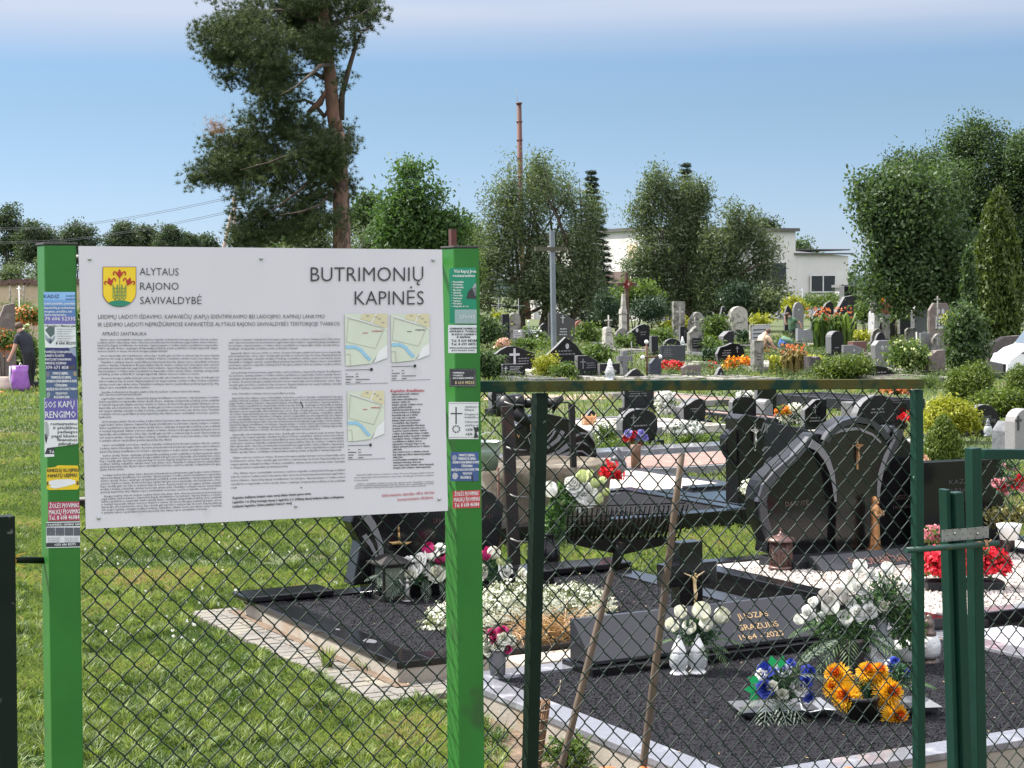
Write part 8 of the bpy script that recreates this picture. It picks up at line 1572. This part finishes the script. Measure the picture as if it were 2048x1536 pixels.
def kpx(x0, x1, y, label, m=GG, h=.12, dep=2.0, kw=.12, cc=None):
    p = gz((x0 + x1) / 2, y, 0); P = Plane((p[0], p[1], 0), -E2); a0 = float(P.hit(x0, y) @ E1); a1 = float(P.hit(x1, y) @ E1); b = float(p @ E2)
    kerb(a0, a1, b, b + dep, h, kw, label, m=m, hk=h - .01, conc=False); fill(a0 + kw, a1 - kw, b + kw, b + dep - kw, h - .02, cc or WGRAV, 'filling of the ' + label)
kpx(1185, 1420, 872, 'grey kerb of the plot planted with a low hedge behind the mesh', m=GG, dep=2.6, cc=WGRAV)
kpx(1330, 1460, 868, 'pale kerb under the small curved roof headstone', m=GL, dep=2.2)
kpx(1540, 1600, 850, 'low kerb of a pink gravel plot beside the upright black slab', m=GBM, dep=3, cc=PGRAV)
kpx(1400, 1500, 812, 'far pink paved plot below the rail', m=GD, dep=3.5, cc=PGRAV)
kpx(1655, 1700, 812, 'pale kerb left of the broad black dome', m=GL, dep=3, cc=PGRAV)
kpx(1745, 1850, 825, 'long black kerb ending behind the end post', m=GBM, h=.22, dep=3, cc=BGRAV)
kpx(1780, 1850, 900, 'pale gravel plot left of the conical conifer', m=GL, dep=2.4, cc=WGRAV)
kpx(1560, 1640, 742, 'tan kerb in front of the yellow green grass', m=GL, h=.2, dep=3, cc=WGRAV)
# ------------------------------------------------------------------ shrubs, hedges and flower clumps between the graves
B_ = bush
B_(946, 1004, 622, 700, 'dark green shrub right of the right green post', LIME); B_(948, 984, 690, 762, 'dark glossy shrub against the right green post above the rail', LIME)
B_(985, 1010, 626, 645, 'small yellow flowering shrub below the scrolled iron cross', YEL, Y=76)
B_(1008, 1112, 680, 702, 'low clipped green hedge behind the wave topped headstone', BRI, dens=1.4)
B_(1035, 1092, 656, 684, 'white rose bush left of the charcoal headstone', BRI, flower=RW, fn=14)
B_(1150, 1200, 645, 690, 'mixed green shrub behind the big five sided headstone', BRI); B_(1168, 1232, 685, 732, 'yellow green spreading shrub in front of the pale crucifix stone', YEL if False else BRI)
B_(1066, 1112, 702, 762, 'ferny yellow green plant above the rail', YEL, dens=1.2, asp=.25); B_(1108, 1152, 726, 764, 'bright green leafy bush above the rail', BRI, dens=1.5)
B_(1192, 1240, 575, 660, 'dark blue green juniper left of the ornate cross', JUN, asp=.3); B_(1258, 1345, 585, 655, 'broad dark juniper right of the ornate cross', JUN, asp=.3); B_(1215, 1330, 560, 620, 'light green shrub behind the ornate cross', BRI, Y=90)
B_(1232, 1262, 668, 702, 'small clipped hedge below the ornate cross', BRI); B_(1304, 1408, 640, 668, 'golden clipped hedge in front of the grey stele', YEL, dens=1.3); B_(1296, 1345, 655, 690, 'loose olive green shrub left of the black dome headstone', BRI)
B_(1405, 1460, 630, 690, 'mixed green shrubs left of the tall rounded concrete headstone', BRI); B_(1405, 1440, 672, 712, 'light green shrub behind the gabled headstone', BRI)
B_(1436, 1524, 556, 620, 'large dark blue green conifer shrub before the building', JUN, Y=95, asp=.3, dens=1.2); B_(1500, 1560, 570, 640, 'olive shrub beneath the leaning willow', WILL, Y=95)
B_(1572, 1613, 592, 640, 'golden conifer with a clipped top under the white cross', YEL, Y=91, dens=1.3)
B_(1504, 1540, 628, 650, 'golden green low shrub right of the tall rounded concrete headstone', YEL)
B_(1468, 1500, 660, 690, 'grey blue leafy plant beside the white framed panel', JUN)
B_(1636, 1752, 708, 766, 'wide round dark green juniper mound above the rail', THU, dens=2.2, asp=.3, lsize=.05, flatb=.1, gp=0)
B_(1685, 1752, 666, 686, 'bright clipped hedge right of the dark round topped headstone', YEL, dens=1.3); B_(1700, 1760, 600, 650, 'green shrubs behind the white pedestal', BRI, Y=79)
B_(1780, 1862, 678, 752, 'hydrangea bush with pale lime flower heads', BRI, dens=1.6, flower=RYL, fn=60)
B_(1888, 1916, 622, 652, 'golden round shrub beside the brown headstone with two portraits', YEL, Y=64); B_(1785, 1800, 606, 640, 'green leafy shrub left of the far black pair', BRI, Y=78)
B_(1885, 1990, 722, 832, 'clipped thuja ball beneath the big conifer, left of the van', THU, Y=34, dens=2.6, asp=.35, lsize=.035, flatb=.2, gp=0); B_(2008, 2085, 726, 812, 'clipped thuja ball at the right edge in front of the van', THU, Y=34.5, dens=2.4, asp=.35, lsize=.035, flatb=.2, gp=0)
B_(1838, 1954, 786, 890, 'golden green spirea bush behind the conical conifer', YEL, Y=26, dens=2.0, lsize=.028, flatb=.3, gp=0)
cone('conifer', 1886, 838, 930, 96, 22.7, 'squat conical dwarf conifer behind the gate posts', THU, 1500, .022, cat='shrub', power=1.3, seed=46, per=12, asp=.4)
B_(1830, 1885, 748, 786, 'grassy light green clump right of the end post top', BRI, Y=40, asp=.15)
B_(1925, 2070, 776, 880, 'dark thuja foliage behind the half dome headstone', THU, Y=31, dens=2.0, gp=0, lsize=.035)
B_(1200, 1320, 880, 908, 'low green edging below the rounded black headstone', BRI, dens=1.2); B_(1330, 1455, 872, 892, 'clipped low green edging behind the white kerb', BRI, dens=1.4); B_(1195, 1225, 845, 890, 'white flowering plant beside the fan carved stone', BRI, flower=RW, fn=26)
B_(0, 78, 640, 770, 'mixed green flower bed behind the bending man', BRI, Y=47, dens=.9, flower=RYL, fn=10); B_(26, 84, 612, 648, 'orange blooming plants above the bending man', BRI, Y=50, flower=RDL, fn=90); B_(-20, 30, 660, 700, 'orange flowering plant at the left edge', BRI, Y=45, flower=RDL, fn=30); B_(0, 80, 598, 640, 'tall weeds below the sandy wall', BRI, Y=80, asp=.2)
B_(140, 170, 600, 800, 'green shrubs seen in the gap between the left post and the board', BRI, Y=48)
def lilies(px0, px1, py0, py1, Y, label, n=60, m=BRI, mf=None, nf=0, seed=5, name='daylily'):
    r = np.random.default_rng(seed); s = Y / F; c = gY((px0 + px1) / 2, py1, Y); W_ = (px1 - px0) * s; H_ = (py1 - py0) * s; zb = max(0, c[2]); base = np.array([c[0], c[1], zb]); t = thing(name, base, label, 'plant')
    b = base + np.stack([r.uniform(-.4, .4, n) * W_, r.uniform(-.25, .25, n) * W_, np.zeros(n)], 1); th = r.uniform(0, 6.28, n); L_ = H_ * r.uniform(.5, 1.05, n); sp = L_ * r.uniform(.15, .6, n); d = np.stack([np.cos(th), np.sin(th), np.zeros(n)], 1); sd = np.stack([-np.sin(th), np.cos(th), np.zeros(n)], 1) * max(.012, .0009 * Y)
    up = np.array([0, 0, 1.]); p1 = b + up * (L_ * .55)[:, None] + d * (sp * .25)[:, None]; p2 = b + up * (L_ * .95)[:, None] + d * (sp * .65)[:, None]; p3 = b + up * (L_ * .82)[:, None] + d * (sp * 1.15)[:, None]
    V = np.stack([np.stack([b - sd, b + sd, p1 + sd, p1 - sd], 1), np.stack([p1 - sd, p1 + sd, p2 + sd * .7, p2 - sd * .7], 1), np.stack([p2 - sd * .7, p2 + sd * .7, p3 + sd * .1, p3 - sd * .1], 1)], 1).reshape(-1, 3)
    npmesh('leaf_blades', V, 4, m, t, np.repeat(r.random(n), 3))
    if mf is not None:
        C = base + np.stack([r.uniform(-.5, .5, nf) * W_, r.uniform(-.3, .3, nf) * W_, H_ * r.uniform(.78, 1.12, nf)], 1); k = 6; Cn = np.repeat(C, k, 0); dd = rnd_unit(nf * k, r) * .9 + up * .4; fs = max(.025, .00075 * Y)
        npmesh('blossom', leaves(Cn + dd * fs * .8, fs, .4, dirn=dd, r=r), 4, mf, t, np.repeat(r.random(nf), k))
lilies(1618, 1708, 640, 716, 66, 'big clump of orange daylilies in the middle of the graves', 140, BRI, RDL, 60, 6); lilies(1562, 1612, 696, 748, 47.5, 'second orange daylily clump beside the man in blue shorts', 80, leafmat('dry_lily', (.10, .09, .03), (.26, .2, .08), trans=.3), RDL, 46, 7)
lilies(1528, 1650, 728, 766, 48, 'yellow green ornamental grass directly above the rail', 330, YEL, seed=8, name='ornamental_grass'); lilies(965, 1012, 712, 764, 46, 'strap leaved iris clump beside the low black plaque', 90, LIME, seed=9, name='iris'); lilies(1800, 1900, 560, 640, 78, 'tall weeds between the far black pair', 40, WILL, seed=10, name='tall_weeds')
lilies(1405, 1436, 715, 752, 54, 'pale blue green strap leaved plant left of the glossy black stone', 60, JUN, seed=11, name='iris')
def massp(*a, **k): return mass(*a, **k)
mass('marigolds', 'bright yellow orange marigolds in front of the glossy black rounded stone', 1452, 1502, 719, 752, 50, BRI, ROR, 60, 190, .05, .05, seed=92); mass('petunias', 'pink red petunias left of the marigolds', 1424, 1458, 727, 742, 51, BRI, RRD, 26, 50, .05, .045, seed=93)
mass('begonia', 'trough of red begonias above the rail', 1322, 1360, 727, 744, 50, BRI, RRD, 30, 110, .05, .045, seed=94, pot=(mat('terracotta', (.30, .12, .075), (.22, .09, .06), rough=.8), .3))
mass('peach_flowers', 'peach coloured artificial flowers on the wave topped headstone', 995, 1014, 681, 697, 56, BRI, RPE, 10, 50, .04, .045, seed=95); mass('white_flowers', 'white and pink flower cushion right of the low black plaque', 1053, 1080, 744, 762, 46, BRI, RCR, 14, 60, .04, .05, seed=96)
mass('white_flowers', 'small pale flower cushion below the low black plaque', 1026, 1050, 752, 763, 46, BRI, RCR, 8, 30, .04, .045, seed=97); mass('red_lily', 'bright red artificial lily above the rail', 1177, 1195, 735, 753, 47, BRI, RRD, 8, 34, .04, .055, seed=98)
mass('white_flowers', 'heap of white artificial flowers on the black stone behind the mesh', 1318, 1345, 785, 848, 30, BRI, RW, 20, 90, .03, .035, seed=99); mass('daisies', 'pale daisies and an orange flower beside the upright black slab', 1565, 1605, 812, 860, 29, LEAFG, RCR, 40, 70, .03, .03, seed=100)
mass('orange_flower', 'single orange flower cluster above the daisies', 1562, 1576, 814, 830, 28.9, BRI, ROR, 6, 22, .03, .03, seed=101); mass('white_flowers', 'white flowers on the glossy arched headstone', 1478, 1500, 783, 797, 32, BRI, RW, 8, 30, .03, .035, seed=102)
mass('red_flowers', 'red flower heads right of the black vase at the mesh end', 1806, 1852, 828, 840, 27, BRI, RRD, 14, 44, .025, .03, seed=103); mass('alyssum', 'creamy alyssum tuft left of the curved double monument', 1488, 1558, 958, 1004, 16.0, leafmat('alyssum_leaf', (.06, .09, .03), (.18, .2, .09), trans=.25), leafmat('petal_alyssum', (.58, .60, .44), (.80, .81, .70), trans=.2), 90, 300, .016, .013, seed=104)
mass('white_flowers', 'white flowers on the plot left of the conical conifer', 1795, 1850, 912, 930, 20, BRI, RPE, 16, 50, .02, .025, seed=105); mass('red_flowers', 'red flowers on the concrete ring rim', 1212, 1236, 926, 968, 15.9, BRI, RRD, 6, 26, .02, .024, seed=106)
mass('orange_flowers', 'pinkish and orange flowers above the rail end', 1768, 1826, 772, 790, 33, BRI, RDL, 20, 40, .03, .03, seed=107)
mass('lace_flowers', 'pale green and white artificial flowers on the low plot', 1338, 1402, 848, 872, 25.5, LEAFG, RW, 40, 50, .03, .028, seed=108)
# red and blue flowers in a wooden log vase
t = bouquet('vase_of_flowers', gz(1272, 940, .1), 'red and blue anemones standing in a brown log vase', 21.6, [(1256, 866, 8, 'rose', RLV, 0), (1268, 868, 7, 'rose', RRD, 0), (1283, 865, 7, 'rose', RLV, 0), (1275, 874, 7, 'rose', RLV, 0), (1265, 880, 8, 'rose', RRD, 0), (1250, 876, 7, 'rose', RRD, 0), (1290, 874, 7, 'rose', RLV, 0), (1278, 885, 7, 'rose', RRD, 0), (1262, 890, 7, 'rose', RRD, 0)], 51, green=[(1270, 884, 22, 14, 80, .03)])
mb = MB(frame(gz(1272, 940, .1), GA)); mb.lathe([(.055, 0), (.06, .1), (.055, .2), (.065, .30), (.05, .3)], n=12); part('log_vase', mb, mat('log_brown', (.15, .07, .032), (.08, .04, .02), rough=.6, scale=9), t)
t = thing('ball_lantern', gz(1236, 948, .2), 'dark metal ball shaped lantern at the corner of the white gravel plot', 'lantern'); mb = MB(frame(gz(1236, 950, .15), GA)); mb.ball((0, 0, .10), (.10, .10, .10), 14, 10); part('ball', mb, mat('hammered_pewter', (.16, .165, .175), (.05, .05, .055), rough=.4, metal=.5, scale=60), t); mb = MB(frame(gz(1236, 950, .15), GA)); mb.lathe([(.085, .17), (.075, .20), (.035, .23), (.04, .27), (.012, .31)], n=12); part('lid', mb, plain('pewter_dark', (.09, .09, .1), rough=.4, metal=.4), t)
candle_jar(gz(1508, 972, .2), .36, 'white grave candle with a grey lid at the foot of the cross bearing pillar', cap=plain('grey_plastic', (.16, .17, .18)), kind='urn', glass=WPL)
candle_jar(gz(1976, 872, .2), .24, 'small glass grave candle on the half dome grave', kind='urn', cap=plain('grey_plastic', (.16, .17, .18)))
candle_jar(gz(1220, 760, .1), .5, 'white candle lantern right of the red lily above the rail', kind='urn'); candle_jar(gY(1365, 692, 60), .32, 'tiny white candle lantern on the charcoal slab grave', kind='urn')
t = thing('vase', gz(1800, 858, .1), 'flaring black stone vase right of the broad black dome', 'vase'); mb = MB(frame(gz(1800, 858, .1), GA)); mb.box((0, 0, .2), (.10, .10, .4), taper=1.45); part('vase_body', mb, GB_, t, bevel=.004)
t = thing('basket', gz(1178, 850, .1), 'orange wicker basket beside the fan carved stone', 'basket'); mb = MB(frame(gz(1178, 850, .1), GA))
for i in range(4): mb.tube([(.12 * math.cos(a), .10 * math.sin(a), .02 + i * .035) for a in np.linspace(0, 6.283, 16)], .010, 5)
for i in range(8): a = i * .785; mb.tube([(.12 * math.cos(a), .10 * math.sin(a), 0), (.125 * math.cos(a), .105 * math.sin(a), .17)], .006, 4)
part('wicker', mb, plain('wicker_orange', (.48, .24, .10)), t)
# low perennials between the stones, nobody could count them
r_ = np.random.default_rng(15); n = 1100; px = r_.uniform(945, 2040, n); py = r_.uniform(640, 768, n); P = np.array([gz(x, y) for x, y in zip(px, py)]); P = P[P[:, 1] < 92]; n = len(P)
hh = r_.uniform(.08, .34, n); wd = r_.uniform(.12, .45, n); per = 60; Pn = np.repeat(P, per, 0) + np.clip(r_.normal(size=(n * per, 3)), -1.5, 1.5) * np.stack([np.repeat(wd, per), np.repeat(wd, per) * .7, np.zeros(n * per)], 1) * .6; Pn[:, 2] = np.repeat(hh, per) * r_.random(n * per)
tag(npmesh('low_perennials', leaves(Pn, np.maximum(.025, Pn[:, 1] * .00075) * r_.uniform(.6, 1.2, len(Pn)), .4, r=r_), 4, leafmat('perennial_leaf', (.028, .055, .020), (.13, .17, .055), trans=.3), tint=np.clip(np.repeat(r_.random(n), per) * .7 + r_.random(n * per) * .3, 0, 1)), 'mixed low perennials and weeds between the far graves', 'plants', kind='stuff')
# dry leaves and litter on the nearest grave
P = np.array([AB(r_.uniform(4.3, 7.3), r_.uniform(6.2, 8.4), .155) for _ in range(70)] + [AB(r_.uniform(4.2, 7), r_.uniform(9.3, 11.5), .158) for _ in range(60)] + [AB(r_.uniform(3.85, 4.2), r_.uniform(8.9, 12), .045) for _ in range(50)])
tag(npmesh('dry_leaves', leaves(P, .011, .5, out=np.tile([0, 0, 1.], (len(P), 1)), outw=2.0, r=r_), 4, leafmat('dry_leaf', (.14, .08, .04), (.38, .27, .14), trans=.1), tint=r_.random(len(P))), 'small dry leaves and litter lying on the gravel and pavers', 'leaves', kind='stuff')
# ------------------------------------------------------------------ people
SKIN = mat('skin', (.50, .28, .20), (.44, .24, .17), rough=.55, scale=6); HAIR = plain('hair_brown', (.10, .06, .04), rough=.8)
def person(label, Y, J, Rr, cloth, loc, hair=None, shoes=None):
    """J: joints as photo pixels plus depth offset; cloth: list of (name, material, segment test)"""
    t = thing('person', loc, label, 'person'); s = Y / F; P = {k: gY(v[0], v[1], Y + (v[2] if len(v) > 2 else 0)) for k, v in J.items()}
    E_ = [('pel', 'ab'), ('ab', 'ch'), ('ch', 'nk'), ('nk', 'hd'), ('ch', 'sl'), ('sl', 'el'), ('el', 'hl'), ('hl', 'fl'), ('ch', 'sr'), ('sr', 'er'), ('er', 'hr'), ('hr', 'fr'), ('pel', 'jl'), ('jl', 'kl'), ('kl', 'al'), ('al', 'tl'), ('pel', 'jr'), ('jr', 'kr'), ('kr', 'ar'), ('ar', 'tr')]
    R0 = {'pel': .15, 'ab': .14, 'ch': .165, 'nk': .06, 'hd': .098, 'sl': .075, 'el': .048, 'hl': .034, 'fl': .038, 'sr': .075, 'er': .048, 'hr': .034, 'fr': .038, 'jl': .11, 'kl': .07, 'al': .045, 'tl': .05, 'jr': .11, 'kr': .07, 'ar': .045, 'tr': .05}; R0.update(Rr)
    o = skin_obj('body', P, R0, E_, 'pel', SKIN, t, 2); V0 = np.array([v.co for v in o.data.vertices]); N0 = np.array([v.normal for v in o.data.vertices]); off = origin(t)
    keys = list(P); 
    def near(v):
        best = None
        for a, b in E_:
            A_, B_ = P[a] - off, P[b] - off; d = B_ - A_; q = max(0, min(1, float((v - A_) @ d) / float(d @ d))); ds = np.linalg.norm(v - A_ - d * q)
            if best is None or ds < best[0]: best = (ds, a, b, q)
        return best
    nb = [near(v) for v in V0]
    for nm, m, test, inf in cloth:
        sel = [p for p in o.data.polygons if any(test(nb[i]) for i in p.vertices)]
        mb = MB(); mp_ = {}; V = []
        for p in sel:
            f = []
            for i in p.vertices:
                if i not in mp_: mp_[i] = len(V); V.append(V0[i] + N0[i] * inf + off)
                f.append(mp_[i])
            mb.f.append(f); mb.smooth.append(True); mb.mi.append(0)
        if V: mb.v.append(np.array(V)); mb.n = len(V); part(nm, mb, m, t)
    hd = P['hd']; nk = P['nk']; up = (hd - nk); up /= np.linalg.norm(up)
    if hair is not False:
        mb = MB(); c = hd + up * .03 + np.array([0, .015, .01]); mb.ball(tuple(c), (.098, .10, .092), 12, 8); part('hair', mb, hair or HAIR, t)
    return t
SHIRT = lambda arms=.75: (lambda n: (n[1], n[2]) in {('pel', 'ab'), ('ab', 'ch'), ('ch', 'nk'), ('ch', 'sl'), ('ch', 'sr')} or (n[1] in ('sl', 'sr') and n[3] < arms))
TROU = lambda leg=1.0: (lambda n: n[1] in ('jl', 'jr') or (n[1] == 'pel' and n[2] in ('jl', 'jr')) or ((n[1], n[2]) == ('pel', 'ab') and n[3] < .25) or (n[1] in ('kl', 'kr') and n[3] < leg))
navy = plain('navy_cotton', (.020, .022, .032), rough=.9); blk = plain('black_cotton', (.014, .014, .016), rough=.9)
person('man in dark T-shirt and black trousers bending to the left beside a purple bag', 43.3, {'pel': (58, 708), 'ab': (55, 694), 'ch': (47, 678), 'nk': (41, 665), 'hd': (38, 655), 'sl': (35, 675, -.1), 'el': (29, 697, -.15), 'hl': (19, 717, -.15), 'fl': (15, 724, -.15), 'sr': (57, 675, .1), 'er': (62, 697, .1), 'hr': (60, 715, .1), 'fr': (58, 722, .1), 'jl': (55, 715, -.1), 'kl': (55, 744, -.12), 'al': (61, 774, -.1), 'tl': (64, 779, -.25), 'jr': (62, 715, .12), 'kr': (64, 744, .12), 'ar': (62, 770, .12), 'tr': (58, 775, .0)}, {},
       [('t_shirt', navy, SHIRT(.5), .014), ('trousers', blk, TROU(.95), .012)], (*gY(60, 780, 43.3)[:2], 0), hair=HAIR)
person('kneeling man in a peach T-shirt and ochre shorts beside the white framed headstone', 64, {'pel': (1524, 700), 'ab': (1522, 690), 'ch': (1524, 677), 'nk': (1531, 668), 'hd': (1535, 664), 'sl': (1519, 675, .15), 'el': (1530, 690, .1), 'hl': (1544, 696, 0), 'fl': (1550, 699, 0), 'sr': (1537, 676, -.12), 'er': (1545, 690, -.15), 'hr': (1553, 698, -.1), 'fr': (1557, 700, -.1), 'jl': (1527, 703, .1), 'kl': (1545, 702, .1), 'al': (1530, 710, .1), 'tl': (1524, 710, .1), 'jr': (1527, 703, -.1), 'kr': (1547, 704, -.15), 'ar': (1532, 712, -.1), 'tr': (1526, 712, -.1)}, {},
       [('t_shirt', plain('peach_cotton', (.58, .40, .27), rough=.9), SHIRT(.5), .02), ('shorts', plain('ochre_cotton', (.42, .24, .07), rough=.9), TROU(.0), .02)], (*gY(1530, 712, 64)[:2], 0))
person('man bent double in a green shirt and bright blue shorts', 66, {'pel': (1568, 684), 'ab': (1570, 679), 'ch': (1574, 681, -.1), 'nk': (1580, 686, -.15), 'hd': (1583, 690, -.2), 'sl': (1570, 684, .05), 'el': (1574, 697, 0), 'hl': (1578, 706, 0), 'fl': (1580, 709, 0), 'sr': (1582, 682, -.2), 'er': (1586, 695, -.2), 'hr': (1588, 705, -.2), 'fr': (1589, 708, -.2), 'jl': (1564, 688, .08), 'kl': (1562, 700, .05), 'al': (1560, 712, .05), 'tl': (1557, 714, 0), 'jr': (1571, 688, -.08), 'kr': (1570, 700, -.05), 'ar': (1568, 712, -.05), 'tr': (1566, 714, -.1)}, {'pel': .19, 'jl': .13, 'jr': .13},
       [('shirt', plain('green_cotton', (.10, .18, .12), rough=.9), SHIRT(.5), .02), ('shorts', plain('blue_cotton', (.05, .12, .34), rough=.9), TROU(.0), .025)], (*gY(1565, 714, 66)[:2], 0))
person('man bent over in a green T-shirt by the grey round topped stele', 80, {'pel': (1585, 662), 'ab': (1584, 654), 'ch': (1583, 643), 'nk': (1580, 635), 'hd': (1576, 630), 'sl': (1578, 642, .1), 'el': (1572, 650, .1), 'hl': (1570, 636, .1), 'fl': (1570, 632, .1), 'sr': (1590, 640, -.15), 'er': (1600, 646, -.15), 'hr': (1603, 655, -.15), 'fr': (1603, 658, -.15), 'jl': (1583, 666, .1), 'kl': (1584, 676, .1), 'al': (1585, 686, .1), 'tl': (1583, 688, 0), 'jr': (1588, 666, -.1), 'kr': (1589, 677, -.1), 'ar': (1590, 687, -.1), 'tr': (1588, 689, -.2)}, {},
       [('t_shirt', plain('dark_green_cotton', (.06, .12, .07), rough=.9), SHIRT(.4), .02), ('shorts', plain('dark_shorts', (.03, .028, .03), rough=.9), TROU(.1), .02)], (*gY(1587, 690, 80)[:2], 0))
# bags by the bending man
def sack(px0, px1, py0, py1, Y, m, label, m2=None, seed=1):
    s = Y / F; c = gY((px0 + px1) / 2, py1, Y); w = (px1 - px0) / 2 * s; h = (py1 - py0) * s; t = thing('bag', (c[0], c[1], 0), label, 'bag'); mb = MB(frame((c[0], c[1], 0), 0))
    mb.lathe([(w * .85, 0), (w, h * .2), (w * .95, h * .5), (w * .8, h * .75), (w * .9, h), (w * .8, h * .97), (w * .6, h * .6)], n=22, sy=.7, wob=lambda a, z: 1 + .12 * noise.noise((math.cos(a) * 2, math.sin(a) * 2 + seed, z * 5))); part('bag_body', mb, m, t)
    if m2:
        mb = MB(frame((c[0], c[1], 0), 0)); mb.tube([(-w * .75, -.06, h * .05), (-w * .9, -.16, h * .5), (-w * .85, -.14, h)], .04, 6, flat=.4); mb.tube([(w * .1, -w * .66, h * .98), (w * .2, -w * .6, h * 1.12), (w * .5, -w * .4, h * .95)], .012, 5); part('strap', mb, m2, t)
    return t
sack(22, 60, 738, 790, 42.6, mat('purple_woven', (.24, .07, .36), (.32, .14, .42), rough=.5, scale=5), 'purple and white woven bag at the feet of the bending man', WPL)
sack(-20, 22, 758, 786, 43, plain('cream_sack', (.62, .52, .42), rough=.8), 'cream coloured sack left of the purple bag', None, 3)
t = thing('garden_tool', (*gz(12, 787)[:2], 0), 'orange handled garden tool with black head lying by the sacks', 'tool'); mb = MB(); mb.tube([gY(-4, 785, 41.5), gY(10, 784, 41.5)], .02, 6); part('handle', mb, plain('orange_plastic', (.75, .16, .03), rough=.4), t); mb = MB(); mb.ball(tuple(gY(20, 787, 41.5)), (.10, .06, .05), 10, 6); part('head', mb, plain('can_black', (.02, .02, .023), rough=.35), t)
for (x, y0, y1, lb) in ((20, 572, 600, 'left thin grey fence stake before the sandy wall'), (47, 571, 600, 'right thin grey fence stake before the sandy wall')):
    mb = MB(); a, b = gY(x, y0, 85), gY(x, y1, 85); b[2] = 0; mb.tube([b, a], .035, 5); tag(part('stake', mb, GD, at=b), lb, 'post')
t = thing('white_candle', (*gY(38, 600, 60)[:2], 0), 'small white cross shaped marker above the orange flowers at left', 'marker'); mb = MB(); a, b = gY(38, 572, 60), gY(38, 620, 60); b[2] = 0; mb.tube([b, a], .018, 5); mb.tube([gY(34, 578, 60), gY(42, 577, 60)], .022, 5); part('marker', mb, WPL, t)
# ------------------------------------------------------------------ white van
Yv2 = 38; vt = thing('van', (*gY(2060, 750, Yv2)[:2], 0), 'white van parked among the graves, nose pointing left at the right edge', 'van'); sV = Yv2 / F
V0 = gY(2012, 752, Yv2); M = frame((V0[0], V0[1], .1), RAD(-4))
prof = [(0, .32), (0.02, .52), (.07, .62), (.30, .80), (.52, .88), (1.05, 1.58), (1.25, 1.68), (4.9, 1.72), (4.95, .32), (4.3, .32), (4.2, .5), (3.85, .62), (3.5, .5), (3.4, .32), (1.35, .32), (1.25, .5), (.9, .62), (.55, .5), (.45, .32)]
mb = MB(M); mb.prism(prof, 0, 1.85); part('body', mb, mat('van_white', (.78, .78, .79), (.74, .74, .75), rough=.25, coat=.6, scale=1), vt, bevel=.05)
mb = MB(M); mb.add([(.53, .1, .91), (.53, 1.75, .91), (1.00, 1.7, 1.53), (1.00, .15, 1.53)], [(0, 3, 2, 1)]); mb.add([(.72, -.01, .95), (1.8, -.01, .95), (1.8, -.01, 1.48), (1.10, -.01, 1.48)], [(0, 1, 2, 3)]); part('windscreen', mb, mat('car_glass', (.10, .13, .15), (.12, .15, .17), rough=.05, spec=.8), vt)
mb = MB(M); mb.add([(.30, -.012, .72), (.9, -.012, .74), (.9, -.012, .79), (.38, -.012, .77)], [(0, 1, 2, 3)]); mb.box((-.015, .92, .42), (.06, 1.7, .16)); part('dark_trim', mb, blk, vt)
for yy in (.2, 1.65): mb = MB(M); mb.ball((.10, yy, .62), (.06, .12, .07), 10, 7); part('headlight', mb, plain('lamp_glass', (.6, .62, .62), rough=.1), vt)
for x in (.9, 3.85):
    for yy in (.1, 1.75): mb = MB(M @ Matrix.Translation((x, yy, .30)) @ Matrix.Rotation(math.pi / 2, 4, 'X')); mb.lathe([(.2, -.1), (.33, -.1), (.34, -.06), (.34, .06), (.33, .1), (.2, .1)], n=22); w_ = part('wheel', mb, blk, vt); mb = MB(M @ Matrix.Translation((x, yy, .30)) @ Matrix.Rotation(math.pi / 2, 4, 'X')); mb.lathe([(.02, -.105), (.2, -.102), (.2, .102), (.02, .105)], n=16); part('rim', mb, STEEL, w_)
mb = MB(M); mb.box((.62, -.14, .98), (.1, .18, .16)); part('mirror', mb, blk, vt, bevel=.02)
t = thing('shed', (*gY(1730, 600, 120)[:2], 0), 'low white shed half hidden by the bushes under the lime trees', 'building'); mb = MB(); c = gY(1728, 600, 118); mb.box((c[0], c[1], 1.15), (3.2, 3, 2.3)); part('wall', mb, WHT, t); mb = MB(); mb.box((c[0], c[1], 2.4), (3.6, 3.4, .16)); part('roof', mb, GG, t)
# ferny weeds lying against the fence bottom, clover patches near the fence
bush(1080, 1180, 1470, 1560, 'green weeds growing at the foot of the broom', BRI, Y=8.3, lsize=.012, name='weed_clump', cat='weed', dens=.35)
print('objects', len(bpy.data.objects))
